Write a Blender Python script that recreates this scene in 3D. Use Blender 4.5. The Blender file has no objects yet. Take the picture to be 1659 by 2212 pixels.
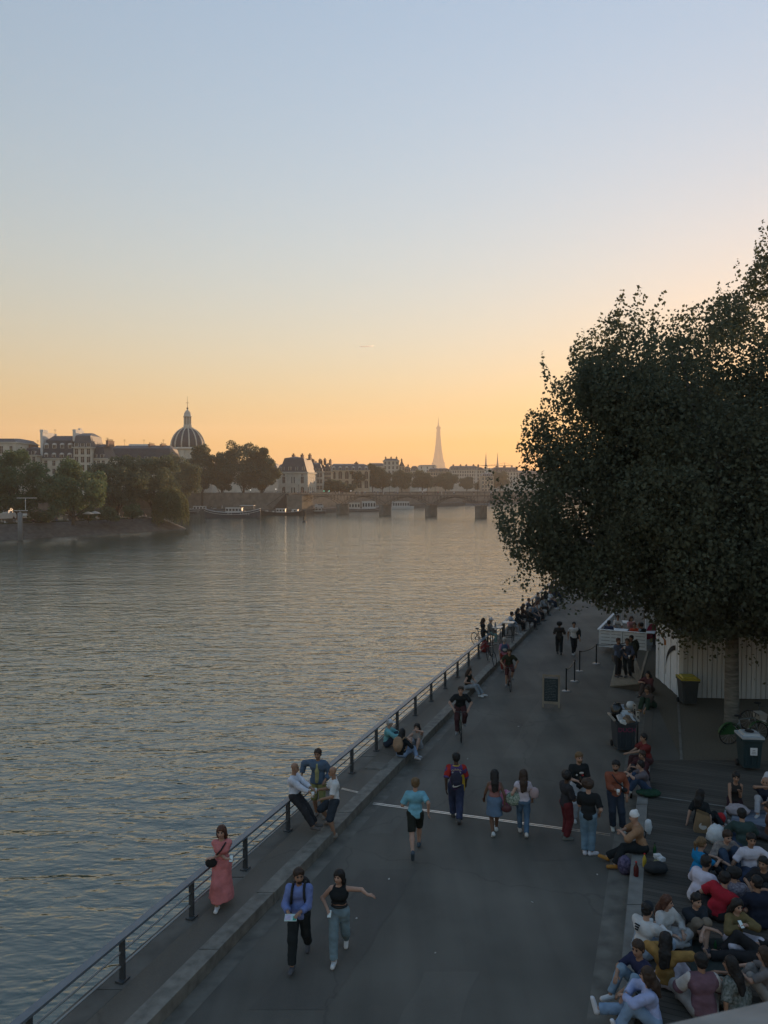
import bpy, math, random
import numpy as np
from mathutils import Vector, Matrix, noise as mnoise

random.seed(7)
RNG = np.random.default_rng(11)
SC = bpy.context.scene
COL = SC.collection
EYE = 8.8            # eye above the quay road (road is z = 0)
FOC = 1635.0         # focal length in units of a 1659 x 2212 picture
PITCH = math.atan(52 / FOC)
R = math.radians

def P(u, v, z=0.0):
    """ground point at height z seen at (u, v) of the 1659 x 2212 photograph"""
    du, dv = (u - 829.5) / FOC, (v - 1106.0) / FOC
    fy = math.cos(PITCH) - dv * math.sin(PITCH)
    fz = -math.sin(PITCH) - dv * math.cos(PITCH)
    t = (z - EYE) / fz
    return (du * t, fy * t, z)

def D(u, d, v=None):
    """point at distance d (metres along +Y) in picture column u, at the height of row v"""
    x = (u - 829.5) / FOC * d
    if v is None:
        return (x, d)
    return (x, d, EYE + (1054 - v) * d / FOC)

# ------------------------------------------------------------------ materials
MATS = {}
def mat(key, col=(.5, .5, .5), rough=.75, var=.12, scale=6., bump=0., metal=0., col2=None, spec=.3,
        stretch=(1, 1, 1), emit=0., trans=0., detail=4.):
    if key in MATS:
        return MATS[key]
    m = bpy.data.materials.new(key); m.use_nodes = True
    nt = m.node_tree; N = nt.nodes; L = nt.links
    b = N['Principled BSDF']
    b.inputs['Roughness'].default_value = rough
    b.inputs['Metallic'].default_value = metal
    b.inputs['Specular IOR Level'].default_value = spec
    tc = N.new('ShaderNodeTexCoord'); mp = N.new('ShaderNodeMapping'); mp.inputs['Scale'].default_value = stretch
    L.new(tc.outputs['Object'], mp.inputs[0])
    nz = N.new('ShaderNodeTexNoise'); nz.inputs['Scale'].default_value = scale; nz.inputs['Detail'].default_value = detail
    L.new(mp.outputs[0], nz.inputs['Vector'])
    mr = N.new('ShaderNodeMapRange'); mr.inputs[1].default_value = .3; mr.inputs[2].default_value = .7
    L.new(nz.outputs[0], mr.inputs[0])
    mx = N.new('ShaderNodeMix'); mx.data_type = 'RGBA'
    c2 = col2 if col2 else tuple(min(1, c * (1 + var)) for c in col)
    c1 = col if col2 else tuple(c * (1 - var) for c in col)
    mx.inputs[6].default_value = (*c1, 1); mx.inputs[7].default_value = (*c2, 1)
    L.new(mr.outputs[0], mx.inputs[0]); L.new(mx.outputs[2], b.inputs['Base Color'])
    if bump:
        bp = N.new('ShaderNodeBump'); bp.inputs['Strength'].default_value = bump; bp.inputs['Distance'].default_value = .02
        L.new(nz.outputs[0], bp.inputs['Height']); L.new(bp.outputs[0], b.inputs['Normal'])
    if emit:
        b.inputs['Emission Color'].default_value = (*col, 1); b.inputs['Emission Strength'].default_value = emit
    if trans:
        b.inputs['Transmission Weight'].default_value = trans
    MATS[key] = m
    return m

def cloth(col, pat=None, col2=None):
    key = 'cloth_%02d_%02d_%02d_%s' % (int(col[0]*99), int(col[1]*99), int(col[2]*99), pat or '')
    if pat == 'floral':
        return mat(key, col, .9, scale=26, col2=col2, detail=1, spec=.15)
    if pat == 'plaid':
        return mat(key, col, .9, scale=14, col2=col2, detail=3, spec=.15)
    return mat(key, col, .92, .2, 5.5, .6, spec=.15, detail=3)

def leaf_mat(key, c1, c2, tr=.38):
    if key in MATS: return MATS[key]
    m = bpy.data.materials.new(key); m.use_nodes = True
    nt = m.node_tree; N = nt.nodes; L = nt.links
    b = N['Principled BSDF']; b.inputs['Roughness'].default_value = .65; b.inputs['Specular IOR Level'].default_value = .2
    at = N.new('ShaderNodeAttribute'); at.attribute_name = 'tint'
    mx = N.new('ShaderNodeMix'); mx.data_type = 'RGBA'
    mx.inputs[6].default_value = (*c1, 1); mx.inputs[7].default_value = (*c2, 1)
    L.new(at.outputs['Fac'], mx.inputs[0]); L.new(mx.outputs[2], b.inputs['Base Color'])
    t = N.new('ShaderNodeBsdfTranslucent'); L.new(mx.outputs[2], t.inputs[0])
    ms = N.new('ShaderNodeMixShader'); ms.inputs[0].default_value = tr
    L.new(b.outputs[0], ms.inputs[1]); L.new(t.outputs[0], ms.inputs[2])
    L.new(ms.outputs[0], N['Material Output'].inputs[0])
    MATS[key] = m
    return m

# ------------------------------------------------------------------ mesh builder
class MB:
    def __init__(s): s.v = []; s.f = []; s.m = []; s.sm = []
    def add(s, vs, fs, mi=0, smooth=False):
        o = len(s.v); s.v += [tuple(p) for p in vs]
        s.f += [tuple(i + o for i in f) for f in fs]; s.m += [mi] * len(fs); s.sm += [smooth] * len(fs)
        return s
    def box(s, c, size, rz=0., mi=0, taper=1., M=None):
        hx, hy, hz = size[0] / 2, size[1] / 2, size[2] / 2
        vs = []
        for z, t in ((-hz, 1), (hz, taper)):
            for x, y in ((-hx, -hy), (hx, -hy), (hx, hy), (-hx, hy)):
                vs.append(Vector((x * t, y * t, z)))
        if M is None: M = Matrix.Rotation(rz, 3, 'Z')
        vs = [M @ p + Vector(c) for p in vs]
        return s.add(vs, [(3, 2, 1, 0), (4, 5, 6, 7), (0, 1, 5, 4), (1, 2, 6, 5), (2, 3, 7, 6), (3, 0, 4, 7)], mi)
    def bar(s, a, b, w, h=None, mi=0):
        """rectangular bar from a to b, w wide sideways, h deep"""
        a, b = Vector(a), Vector(b); h = h or w
        d = (b - a); L = d.length; d.normalize()
        up = Vector((0, 0, 1)) if abs(d.z) < .95 else Vector((0, 1, 0))
        x = d.cross(up).normalized(); z = x.cross(d)
        vs = []
        for p in (a, b):
            for i, j in ((-1, -1), (1, -1), (1, 1), (-1, 1)):
                vs.append(p + x * (i * w / 2) + z * (j * h / 2))
        return s.add(vs, [(0, 1, 2, 3), (7, 6, 5, 4), (0, 4, 5, 1), (1, 5, 6, 2), (2, 6, 7, 3), (3, 7, 4, 0)], mi)
    def tube(s, path, r, n=6, mi=0, smooth=True, cap=True):
        path = [Vector(p) for p in path]; rs = r if hasattr(r, '__len__') else [r] * len(path)
        vs = []; fs = []; ref = None
        for i, p in enumerate(path):
            d = (path[min(i + 1, len(path) - 1)] - path[max(i - 1, 0)]).normalized()
            if ref is None: ref = Vector((0, 0, 1)) if abs(d.z) < .9 else Vector((1, 0, 0))
            x = d.cross(ref).normalized(); y = x.cross(d); ref = y if abs(d.dot(y)) < .9 else ref
            for k in range(n):
                a = 2 * math.pi * k / n
                vs.append(p + (x * math.cos(a) + y * math.sin(a)) * rs[i])
        for i in range(len(path) - 1):
            for k in range(n):
                a, b = i * n + k, i * n + (k + 1) % n
                fs.append((a, b, b + n, a + n))
        if cap:
            fs.append(tuple(range(n))[::-1]); fs.append(tuple(range(len(vs) - n, len(vs))))
        return s.add(vs, fs, mi, smooth)
    def lathe(s, prof, c=(0, 0, 0), n=16, mi=0, smooth=True, sy=1., cap=True):
        vs = []; fs = []
        for r, z in prof:
            for k in range(n):
                a = 2 * math.pi * k / n
                vs.append((c[0] + r * math.cos(a), c[1] + r * sy * math.sin(a), c[2] + z))
        for i in range(len(prof) - 1):
            for k in range(n):
                a, b = i * n + k, i * n + (k + 1) % n
                fs.append((a, b, b + n, a + n))
        if cap:
            fs.append(tuple(range(n))[::-1]); fs.append(tuple(range(len(vs) - n, len(vs))))
        return s.add(vs, fs, mi, smooth)
    def prism(s, poly, z0, z1, mi=0):
        n = len(poly)
        area = sum(poly[i][0] * poly[(i + 1) % n][1] - poly[(i + 1) % n][0] * poly[i][1] for i in range(n))
        if area < 0: poly = poly[::-1]
        vs = [(x, y, z0) for x, y in poly] + [(x, y, z1) for x, y in poly]
        fs = [tuple(range(n))[::-1], tuple(range(n, 2 * n))] + [(i, (i + 1) % n, (i + 1) % n + n, i + n) for i in range(n)]
        return s.add(vs, fs, mi)
    def ball(s, c, r, n=8, mi=0, M=None):
        rx, ry, rz = r if hasattr(r, '__len__') else (r, r, r)
        m = max(4, n // 2 + 1); vs = []; fs = []
        for i in range(m + 1):
            t = math.pi * i / m
            for k in range(n):
                a = 2 * math.pi * k / n
                p = Vector((rx * math.sin(t) * math.cos(a), ry * math.sin(t) * math.sin(a), -rz * math.cos(t)))
                if M is not None: p = M @ p
                vs.append(p + Vector(c))
        for i in range(m):
            for k in range(n):
                a, b = i * n + k, i * n + (k + 1) % n
                fs.append((a, b, b + n, a + n))
        return s.add(vs, fs, mi, True)
    def build(s, name, mats, parent=None, loc=None, rz=0., **tags):
        me = bpy.data.meshes.new(name)
        me.from_pydata(s.v, [], s.f)
        for m in (mats if isinstance(mats, (list, tuple)) else [mats]): me.materials.append(m)
        me.polygons.foreach_set('material_index', s.m); me.polygons.foreach_set('use_smooth', s.sm)
        me.validate(); me.update()
        return link(name, me, parent, loc, rz, **tags)

def link(name, data, parent=None, loc=None, rz=0., **tags):
    o = bpy.data.objects.new(name, data); COL.objects.link(o)
    if parent is not None: o.parent = parent
    if loc is not None: o.location = loc
    if rz: o.rotation_euler = (0, 0, rz)
    for k, v in tags.items(): o[k] = v
    return o

def tag(o, label, category, group=None):
    o['label'] = label; o['category'] = category
    if group: o['group'] = group
    return o

def thing(name, label, category, loc=(0, 0, 0), rz=0., group=None):
    return tag(link(name, None, None, loc, rz), label, category, group)

def copy_tree(o, parent=None):
    c = o.copy(); COL.objects.link(c)
    if parent is not None: c.parent = parent
    for ch in [x for x in o.children]: copy_tree(ch, c)
    return c

def text_mesh(body, size, depth=.004):
    cu = bpy.data.curves.new('lettering', 'FONT'); cu.body = body; cu.size = size; cu.extrude = depth
    cu.align_x = 'CENTER'; cu.align_y = 'CENTER'
    o = bpy.data.objects.new('lettering', cu); COL.objects.link(o)
    dg = bpy.context.evaluated_depsgraph_get()
    me = bpy.data.meshes.new_from_object(o.evaluated_get(dg))
    bpy.data.objects.remove(o); bpy.data.curves.remove(cu)
    return me

def fast_mesh(name, V, F, mats, smooth=False, tint=None, mi=None):
    """V (n,3) float array, F (m,k) int array"""
    me = bpy.data.meshes.new(name)
    V = np.asarray(V, np.float32); F = np.asarray(F, np.int32); k = F.shape[1]
    me.vertices.add(len(V)); me.vertices.foreach_set('co', V.ravel())
    me.loops.add(F.size); me.loops.foreach_set('vertex_index', F.ravel())
    me.polygons.add(len(F)); me.polygons.foreach_set('loop_start', np.arange(0, F.size, k, dtype=np.int32))
    try: me.polygons.foreach_set('loop_total', np.full(len(F), k, np.int32))
    except Exception: pass
    for m in (mats if isinstance(mats, (list, tuple)) else [mats]): me.materials.append(m)
    if smooth: me.polygons.foreach_set('use_smooth', np.ones(len(F), bool))
    if mi is not None: me.polygons.foreach_set('material_index', np.asarray(mi, np.int32))
    if tint is not None:
        a = me.attributes.new('tint', 'FLOAT', 'FACE'); a.data.foreach_set('value', np.asarray(tint, np.float32))
    me.update(calc_edges=True)
    return me
SUN_E = 2.6
HAZE = 2.5e-4
WZ = -3.2            # water level
SL = .373            # the quay runs this much sideways per metre ahead
QD = Vector((SL, 1, 0)).normalized(); QN = Vector((1, -SL, 0)).normalized()   # along the quay, to the right of it
def Q(off, y, z=0.):   # point on the quay line whose x at y=0 is off
    return Vector((off + SL * y, y, z))

def strip(off0, off1, y0, y1, z, name, m, thick=None, n=1, kind='structure'):
    mb = MB()
    if thick:
        for i in range(n):
            a, b = y0 + (y1 - y0) * i / n, y0 + (y1 - y0) * (i + 1) / n
            g = .011 if n > 1 else 0; j = lambda s_: random.uniform(-s_, s_) if n > 1 else 0; e = j(.012)
            mb.prism([Q(off0, a + g)[:2], Q(off1 + e, a + g)[:2], Q(off1 + e, b - g)[:2], Q(off0, b - g)[:2]], z - thick, z + j(.006))
    else:
        mb.add([Q(off0, y0, z), Q(off1, y0, z), Q(off1, y1, z), Q(off0, y1, z)], [(0, 1, 2, 3)])
    o = mb.build(name, m)
    if kind: o['kind'] = kind
    return o

# ---- asphalt with stains, cracks and patches
def asphalt(key, c1, c2):
    m = bpy.data.materials.new(key); m.use_nodes = True
    nt = m.node_tree; N = nt.nodes; L = nt.links; b = N['Principled BSDF']
    b.inputs['Roughness'].default_value = .8; b.inputs['Specular IOR Level'].default_value = .3
    tc = N.new('ShaderNodeTexCoord')
    n1 = N.new('ShaderNodeTexNoise'); n1.inputs['Scale'].default_value = .35; n1.inputs['Detail'].default_value = 5
    n2 = N.new('ShaderNodeTexNoise'); n2.inputs['Scale'].default_value = 60; n2.inputs['Detail'].default_value = 2
    mp = N.new('ShaderNodeMapping'); mp.inputs['Rotation'].default_value = (0, 0, math.atan(SL)); mp.inputs['Scale'].default_value = (1.6, .12, 1)
    n3 = N.new('ShaderNodeTexNoise'); n3.inputs['Scale'].default_value = 1.; n3.inputs['Detail'].default_value = 3
    for n in (n1, n2): L.new(tc.outputs['Object'], n.inputs['Vector'])
    L.new(tc.outputs['Object'], mp.inputs[0]); L.new(mp.outputs[0], n3.inputs['Vector'])
    a = N.new('ShaderNodeMath'); a.operation = 'MULTIPLY_ADD'; a.inputs[1].default_value = .45
    L.new(n2.outputs[0], a.inputs[0]); L.new(n1.outputs[0], a.inputs[2])
    a2 = N.new('ShaderNodeMath'); a2.operation = 'MULTIPLY_ADD'; a2.inputs[1].default_value = .5
    L.new(n3.outputs[0], a2.inputs[0]); L.new(a.outputs[0], a2.inputs[2])
    mr = N.new('ShaderNodeMapRange'); mr.inputs[1].default_value = .72; mr.inputs[2].default_value = 1.22
    L.new(a2.outputs[0], mr.inputs[0])
    mx = N.new('ShaderNodeMix'); mx.data_type = 'RGBA'; mx.inputs[6].default_value = (*c1, 1); mx.inputs[7].default_value = (*c2, 1)
    L.new(mr.outputs[0], mx.inputs[0])
    vo = N.new('ShaderNodeTexVoronoi'); vo.feature = 'DISTANCE_TO_EDGE'; vo.inputs['Scale'].default_value = .16
    wv = N.new('ShaderNodeTexNoise'); wv.inputs['Scale'].default_value = 1.2; wv.inputs['Detail'].default_value = 4
    L.new(tc.outputs['Object'], wv.inputs['Vector'])
    vm = N.new('ShaderNodeVectorMath'); vm.operation = 'MULTIPLY_ADD'; vm.inputs[1].default_value = (1.1, 1.1, 0)
    L.new(wv.outputs['Color'], vm.inputs[0]); L.new(tc.outputs['Object'], vm.inputs[2]); L.new(vm.outputs[0], vo.inputs['Vector'])
    cr = N.new('ShaderNodeMapRange'); cr.inputs[1].default_value = .0; cr.inputs[2].default_value = .006; cr.inputs[3].default_value = .78; cr.inputs[4].default_value = 1
    L.new(vo.outputs[0], cr.inputs[0])
    mm = N.new('ShaderNodeMix'); mm.data_type = 'RGBA'; mm.blend_type = 'MULTIPLY'; mm.inputs[0].default_value = 1
    L.new(mx.outputs[2], mm.inputs[6]); L.new(cr.outputs[0], mm.inputs[7])
    L.new(mm.outputs[2], b.inputs['Base Color'])
    bp = N.new('ShaderNodeBump'); bp.inputs['Strength'].default_value = .35; bp.inputs['Distance'].default_value = .01
    L.new(n2.outputs[0], bp.inputs['Height']); L.new(bp.outputs[0], b.inputs['Normal'])
    MATS[key] = m
    return m

M_road = asphalt('asphalt', (.062, .059, .051), (.132, .122, .104))
M_walk = asphalt('walkway_asphalt', (.085, .076, .064), (.14, .126, .106))
M_deckg = asphalt('dark_quay_paving', (.058, .054, .046), (.095, .089, .076))
M_stone = mat('granite_kerb', (.16, .15, .13), .8, .3, 5, .3)
M_quay = mat('quay_stone', (.10, .095, .085), .85, .35, 1.2, .5)
M_conc = mat('ledge_concrete', (.16, .155, .142), .85, .22, 3, .3)
M_gut = mat('gutter_concrete', (.125, .118, .102), .85, .3, 2.5, .2)
M_steel = mat('drain_steel', (.62, .62, .60), .32, .1, 20, metal=.9)
M_dark = mat('dark_iron', (.02, .021, .023), .5, .2, 8)
M_rail = mat('rail_grey_paint', (.105, .125, .145), .42, .12, 5, spec=.5)
M_post = mat('post_paint', (.045, .052, .058), .5, .15, 6)

# ---- water: one big sheet
def water_mat():
    m = bpy.data.materials.new('river_water'); m.use_nodes = True
    nt = m.node_tree; N = nt.nodes; L = nt.links; b = N['Principled BSDF']
    b.inputs['Base Color'].default_value = (.030, .060, .044, 1); b.inputs['Roughness'].default_value = .07
    b.inputs['IOR'].default_value = 1.95; b.inputs['Specular IOR Level'].default_value = .5
    tc = N.new('ShaderNodeTexCoord')
    def nz(scale, rot, st, det, dist=0.):
        mp = N.new('ShaderNodeMapping'); mp.inputs['Rotation'].default_value = (0, 0, rot); mp.inputs['Scale'].default_value = st
        L.new(tc.outputs['Object'], mp.inputs[0])
        n = N.new('ShaderNodeTexNoise'); n.inputs['Scale'].default_value = scale; n.inputs['Detail'].default_value = det
        n.inputs['Roughness'].default_value = .55; n.inputs['Distortion'].default_value = dist
        L.new(mp.outputs[0], n.inputs['Vector']); return n
    A = nz(.62, .2, (.5, 1.3, 1), 3, .5)
    B = nz(2.1, -.3, (.6, 1.25, 1), 2, .4)
    C = nz(.09, .1, (.6, 1.4, 1), 2)
    h1 = N.new('ShaderNodeMath'); h1.operation = 'MULTIPLY_ADD'; h1.inputs[1].default_value = .38
    L.new(B.outputs[0], h1.inputs[0]); L.new(A.outputs[0], h1.inputs[2])
    h2 = N.new('ShaderNodeMath'); h2.operation = 'MULTIPLY_ADD'; h2.inputs[1].default_value = 1.2
    L.new(C.outputs[0], h2.inputs[0]); L.new(h1.outputs[0], h2.inputs[2])
    bp = N.new('ShaderNodeBump'); bp.inputs['Strength'].default_value = 1.; bp.inputs['Distance'].default_value = WAVE
    L.new(h2.outputs[0], bp.inputs['Height']); L.new(bp.outputs[0], b.inputs['Normal'])
    return m
WAVE = .165
mb = MB(); mb.add([(-2500, -30, WZ), (2500, -30, WZ), (2500, 1400, WZ), (-2500, 1400, WZ)], [(0, 1, 2, 3)])
mb.build('water', water_mat(), kind='structure')

# ---- right bank quay: body, walkway, kerb, gutters, road, ledge, decking
Y0, Y1 = -6, 330
strip(-9.75, -9.2, Y0, Y1, .235, 'quay_edge_stones', M_quay, .5, 90)
strip(-9.66, -8.57, Y0, Y1, -.02, 'quay_wall', M_quay, 3.8)
strip(-9.2, -8.575, Y0, Y1, .24, 'walkway', M_walk, .25)
strip(-8.57, -8.195, Y0, Y1, .25, 'kerb', M_stone, .32, 170)
strip(-8.6, 60, Y0, Y1, 0, 'road', M_road, 3.8)
strip(-8.19, -7.82, Y0, Y1, .004, 'gutter_strip', M_gut)
strip(-1.22, -.705, Y0, Y1, .005, 'gutter_strip', M_gut)

# repaired patches and worn lanes in the asphalt
M_patch = asphalt('asphalt_repair', (.058, .055, .049), (.118, .109, .094)); M_lane = asphalt('asphalt_worn', (.078, .073, .063), (.142, .131, .112))
random.seed(21)
for (o0, o1, y0, y1, m) in ((-6.9, -5.6, 12.5, 17.2, M_patch), (-3.2, -1.9, 17.6, 24.5, M_patch), (-5.2, -4.4, 24.4, 33, M_lane), (-7.5, -6.9, 19, 30, M_lane), (-2.4, -1.5, 31, 41, M_lane), (-6.2, -4.0, 36, 39.5, M_patch), (-4.3, -3.3, 9.5, 13.5, M_lane)):
    mb = MB(); pts = []
    for k in range(9): pts.append(Q(o0 + random.uniform(-.05, .05), y0 + (y1 - y0) * k / 8, .004))
    for k in range(9): pts.append(Q(o1 + random.uniform(-.05, .05), y1 - (y1 - y0) * k / 8, .004))
    mb.add(pts, [tuple(range(18))[::-1]]); mb.build('road_patch', m, kind='structure')
# ------------------------------------------------------------------ far banks, land, bridge, buildings
M_bank = mat('bank_stone', (.10, .095, .085), .9, .3, .8, .4)
M_wall = mat('quay_wall_stone', (.17, .155, .13), .9, .25, .5)
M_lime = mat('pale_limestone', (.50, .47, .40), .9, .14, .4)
M_lime2 = mat('warm_lit_limestone', (.48, .39, .28), .9, .14, .4)  # orange evening light on the facades is put into this stone colour
M_white = mat('white_render', (.62, .61, .57), .9, .1, .3)
M_zinc = mat('zinc_roof', (.10, .105, .115), .6, .15, .6)
M_slate = mat('slate_roof', (.055, .058, .066), .6, .2, 1.)
M_glass = mat('window_glass', (.035, .04, .045), .15, .2, 1, spec=.5)
M_frame = mat('window_frame_paint', (.5, .48, .44), .7, .08, 2)
M_brick = mat('chimney_brick', (.20, .13, .10), .9, .2, 1)
M_land = mat('city_ground', (.10, .095, .085), .9, .25, .1)
M_grass = mat('dry_lawn', (.06, .07, .035), .95, .35, .8)
M_iron = mat('bridge_iron', (.014, .014, .013), .9, .15, 2)
M_plank = mat('bridge_planks', (.03, .028, .025), .85, .2, 3)

# left bank: lower quay then street level
LQ = [(-420, 325), (-93, 362), (-39, 352), (15, 467), (57, 530), (93, 594), (160, 690), (260, 800), (420, 930), (700, 1050), (1400, 1200)]
def offs(pl, d):
    out = []
    for i, p in enumerate(pl):
        a = Vector(pl[max(i - 1, 0)]); b = Vector(pl[min(i + 1, len(pl) - 1)])
        t = (b - a).normalized(); out.append((p[0] - t.y * d, p[1] + t.x * d))
    return out
mb = MB(); mb.prism(LQ + [(1400, 1215)] + offs(LQ, 9)[::-1], WZ - 1, -1.3); mb.build('lower_quay', M_bank, kind='structure')
UP = offs(LQ, 9)
mb = MB(); mb.prism(UP + [(3000, 1300), (3000, 4150), (-2500, 4150), (-2500, 340), (-420, 340)], WZ - 1, 5.5); mb.build('left_bank_ground', M_land, kind='structure')
mb = MB(); o1 = offs(LQ, 8.6)
mb.prism(o1 + UP[::-1], -1.3, 6.5)
tag(mb.build('quay_wall', M_wall), 'long pale stone river wall above the moored boats on the far bank', 'wall')

# tip of the island: sloping stone bank and garden
IW = [(-330, 60), (-160, 122), (-87, 172), (-72, 195), (-57, 222), (-60, 231), (-75, 232), (-150, 190), (-330, 130)]
IT = [(-330, 68), (-163, 130), (-93, 178), (-79, 199), (-66, 221), (-67, 226), (-76, 227), (-150, 183), (-330, 122)]
n = len(IW); mb = MB()
mb.add([(x, y, WZ - .5) for x, y in IW] + [(x, y, .1) for x, y in IT],
       [(i, (i + 1) % n, (i + 1) % n + n, i + n) for i in range(n)] + [tuple(range(n, 2 * n))])
mb.build('island_bank', M_bank, kind='structure')
mb = MB(); c = Vector((-110, 170)); mb.prism([tuple(c + (Vector(p) - c) * .93) for p in IT], -.3, .35)
mb.build('island_lawn', M_grass, kind='structure')
mb = MB()
for (a, b) in (((-165, 136), (-100, 178)), ((-100, 178), (-85, 197))):
    mb.bar((*a, .7), (*b, .7), .5, 1.1)
mb.box((-82.5, 202, .9), (5, 4, 1.4), .7); mb.box((-82.5, 202, 1.65), (5.4, 4.4, .15), .7)
tag(mb.build('garden_wall', M_wall), 'low stone garden wall behind the people on the island bank', 'wall')

# ---- windows are parts, copied with shared meshes
WIN = {}
def window_mesh(kind, w, h):
    k = (kind, round(w, 2), round(h, 2))
    if k in WIN: return WIN[k]
    mb = MB(); f = .11
    if kind == 'arch':
        seg = [(w / 2 * math.cos(a), h - w / 2 + w / 2 * math.sin(a)) for a in [math.pi * i / 8 for i in range(9)]]
        ring = [(w / 2, 0)] + seg + [(-w / 2, 0)]
        m = len(ring)
        mb.add([(x, -.05, z) for x, z in ring] + [(x, .0, z) for x, z in ring], [tuple(range(m))] + [(i, i + m, (i + 1) % m + m, (i + 1) % m) for i in range(m)], 1)
        mb.box((0, -.07, h * .45), (.1, .05, h * .9), 0, 0)
    else:
        mb.box((0, -.02, h / 2), (w, .06, h), 0, 1)
        for sx in (-1, 1): mb.box((sx * (w / 2 + f / 2), -.05, h / 2), (f, .12, h + 2 * f), 0, 0)
        mb.box((0, -.05, h + f / 2), (w, .12, f), 0, 0); mb.box((0, -.07, -f / 2), (w, .16, f), 0, 0)
        mb.box((0, -.055, h / 2), (.09, .05, h), 0, 0)
        if h > 1.6: mb.box((0, -.055, h * .62), (w, .04, .07), 0, 0)
    o = mb.build('window', [M_frame, M_glass]); me = o.data; bpy.data.objects.remove(o); WIN[k] = me
    return me
def windows(par, y, z, xs, w, h, kind='sash', name='window', rz=0., x0=0.):
    for x in xs:
        p = (x, y, z) if rz == 0 else (x0, x, z)
        link(name, window_mesh(kind, w, h), par, p, rz)
DORM = {}
def dormer(par, x, y, z, w=1.3, h=1.7, rnd=False):
    k = (w, h, rnd)
    if k not in DORM:
        mb = MB(); mb.box((0, .6, h / 2), (w + .5, 1.3, h), 0, 0)
        if rnd: mb.lathe([(w / 2 + .35, -.66), (w / 2 + .35, .66)], n=12, mi=0); mb.v[-24:] = [(vx, .6 + vz, h + vy * .8) for vx, vy, vz in mb.v[-24:]]
        else: mb.add([(-w / 2 - .35, -.1, h), (w / 2 + .35, -.1, h), (0, -.1, h + .55), (-w / 2 - .35, 1.3, h), (w / 2 + .35, 1.3, h), (0, 1.3, h + .55)], [(0, 1, 2), (5, 4, 3), (0, 2, 5, 3), (1, 4, 5, 2)], 2)
        mb.box((0, -.07, h / 2 + .05), (w, .06, h - .2), 0, 1); mb.box((0, -.11, h / 2), (.08, .03, h - .2), 0, 0)
        o = mb.build('dormer', [M_frame, M_glass, M_zinc]); DORM[k] = o.data; bpy.data.objects.remove(o)
    link('dormer', DORM[k], par, (x, y, z))
def chimney(par, x, y, z, w, d, h, pots=4, m=None):
    mb = MB(); mb.box((x, y, z + h / 2), (w, d, h)); mb.box((x, y, z + h + .1), (w + .2, d + .2, .2))
    o = mb.build('chimney', m or M_brick, par)
    mb = MB()
    for i in range(pots):
        t = (i + .5) / pots - .5
        px, py = (x + t * w, y) if w > d else (x, y + t * d)
        mb.lathe([(.16, z + h + .2), (.13, z + h + 1.)], (px, py, 0), 6)
    mb.build('chimney_pots', M_brick, o)

def house(name, label, u0, u1, d, vtop, vcorn, mwall, mroof, bays, floors=3, fh=3.3, depth=14, rz=0., dorm=0, dwin=False,
          ww=1.2, wh=2.1, kind='sash', inset=1.4, chims=(), rows=1, base=5.5, group='houses along the far bank', sidewin=0, antenna=0):
    """front left corner seen in column u0 at distance d; cornice at row vcorn, roof ridge at row vtop"""
    x0, _ = D(u0, d); x1, _ = D(u1, d); Wd = (x1 - x0) / math.cos(rz)
    zc = D(u0, d, vcorn)[2] - base; zt = D(u0, d, vtop)[2] - base
    t = thing(name, label, 'building', (x0, d, base), rz, group)
    mb = MB(); mb.box((Wd / 2, depth / 2, zc / 2), (Wd, depth, zc)); mb.build('wall', mwall, t)
    mb = MB(); mb.box((Wd / 2, depth / 2, zc + .2), (Wd + .9, depth + .9, .4))
    mb.box((Wd / 2, -.12, zc - fh - .1), (Wd + .1, .28, .25)); mb.build('cornice', mwall, t)
    hr = zt - zc - .4
    if hr > .4:
        z0 = zc + .4; k = .78; mb = MB(); i = inset
        a = [(0, 0), (Wd, 0), (Wd, depth), (0, depth)]; b = [(i, i), (Wd - i, i), (Wd - i, depth - i), (i, depth - i)]
        c2 = [(i + 1.2, depth * .42), (Wd - i - 1.2, depth * .42), (Wd - i - 1.2, depth * .58), (i + 1.2, depth * .58)]
        vs = [(*p, z0) for p in a] + [(*p, z0 + hr * k) for p in b] + [(*p, z0 + hr) for p in c2]
        fs = [(j, (j + 1) % 4, (j + 1) % 4 + 4, j + 4) for j in range(4)] + [(j + 4, (j + 1) % 4 + 4, (j + 1) % 4 + 8, j + 8) for j in range(4)] + [(8, 9, 10, 11)]
        rf = mb.add(vs, fs).build('roof', mroof, t)
    xs = [Wd * (j + .5) / bays for j in range(bays)]
    for f in range(floors):
        windows(t, 0, zc - fh * (f + 1) + .7, xs, ww, wh, kind)
    if sidewin:
        for f in range(floors): windows(t, 0, zc - fh * (f + 1) + .7, [depth * (j + .5) / sidewin for j in range(sidewin)], ww, wh, kind, rz=math.pi / 2, x0=Wd)
    for rr in range(rows if dorm else 0):
        zz = zc + .5 + rr * hr * .42; xd = [Wd * (j + .5) / dorm for j in range(dorm)]
        for x in xd: dormer(t, x, inset * (.1 + .36 * rr), zz, 1.2, 1.5, dwin)
    for (fx, w, hh) in chims: chimney(t, Wd * fx, depth * .5, zt - 1.2, w, depth * .55, hh, 5)
    for a in range(antenna):
        mb = MB(); px = Wd * (.2 + .6 * a / max(1, antenna - 1)) if antenna > 1 else Wd * .7
        mb.tube([(px, depth * .5, zt - .3), (px, depth * .5, zt + 3)], .05, 4)
        for q in range(3): mb.bar((px - .6, depth * .5, zt + 2.2 + q * .3), (px + .6, depth * .5, zt + 2.2 + q * .3), .05)
        mb.build('aerial', M_dark, t)
    return t

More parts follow.
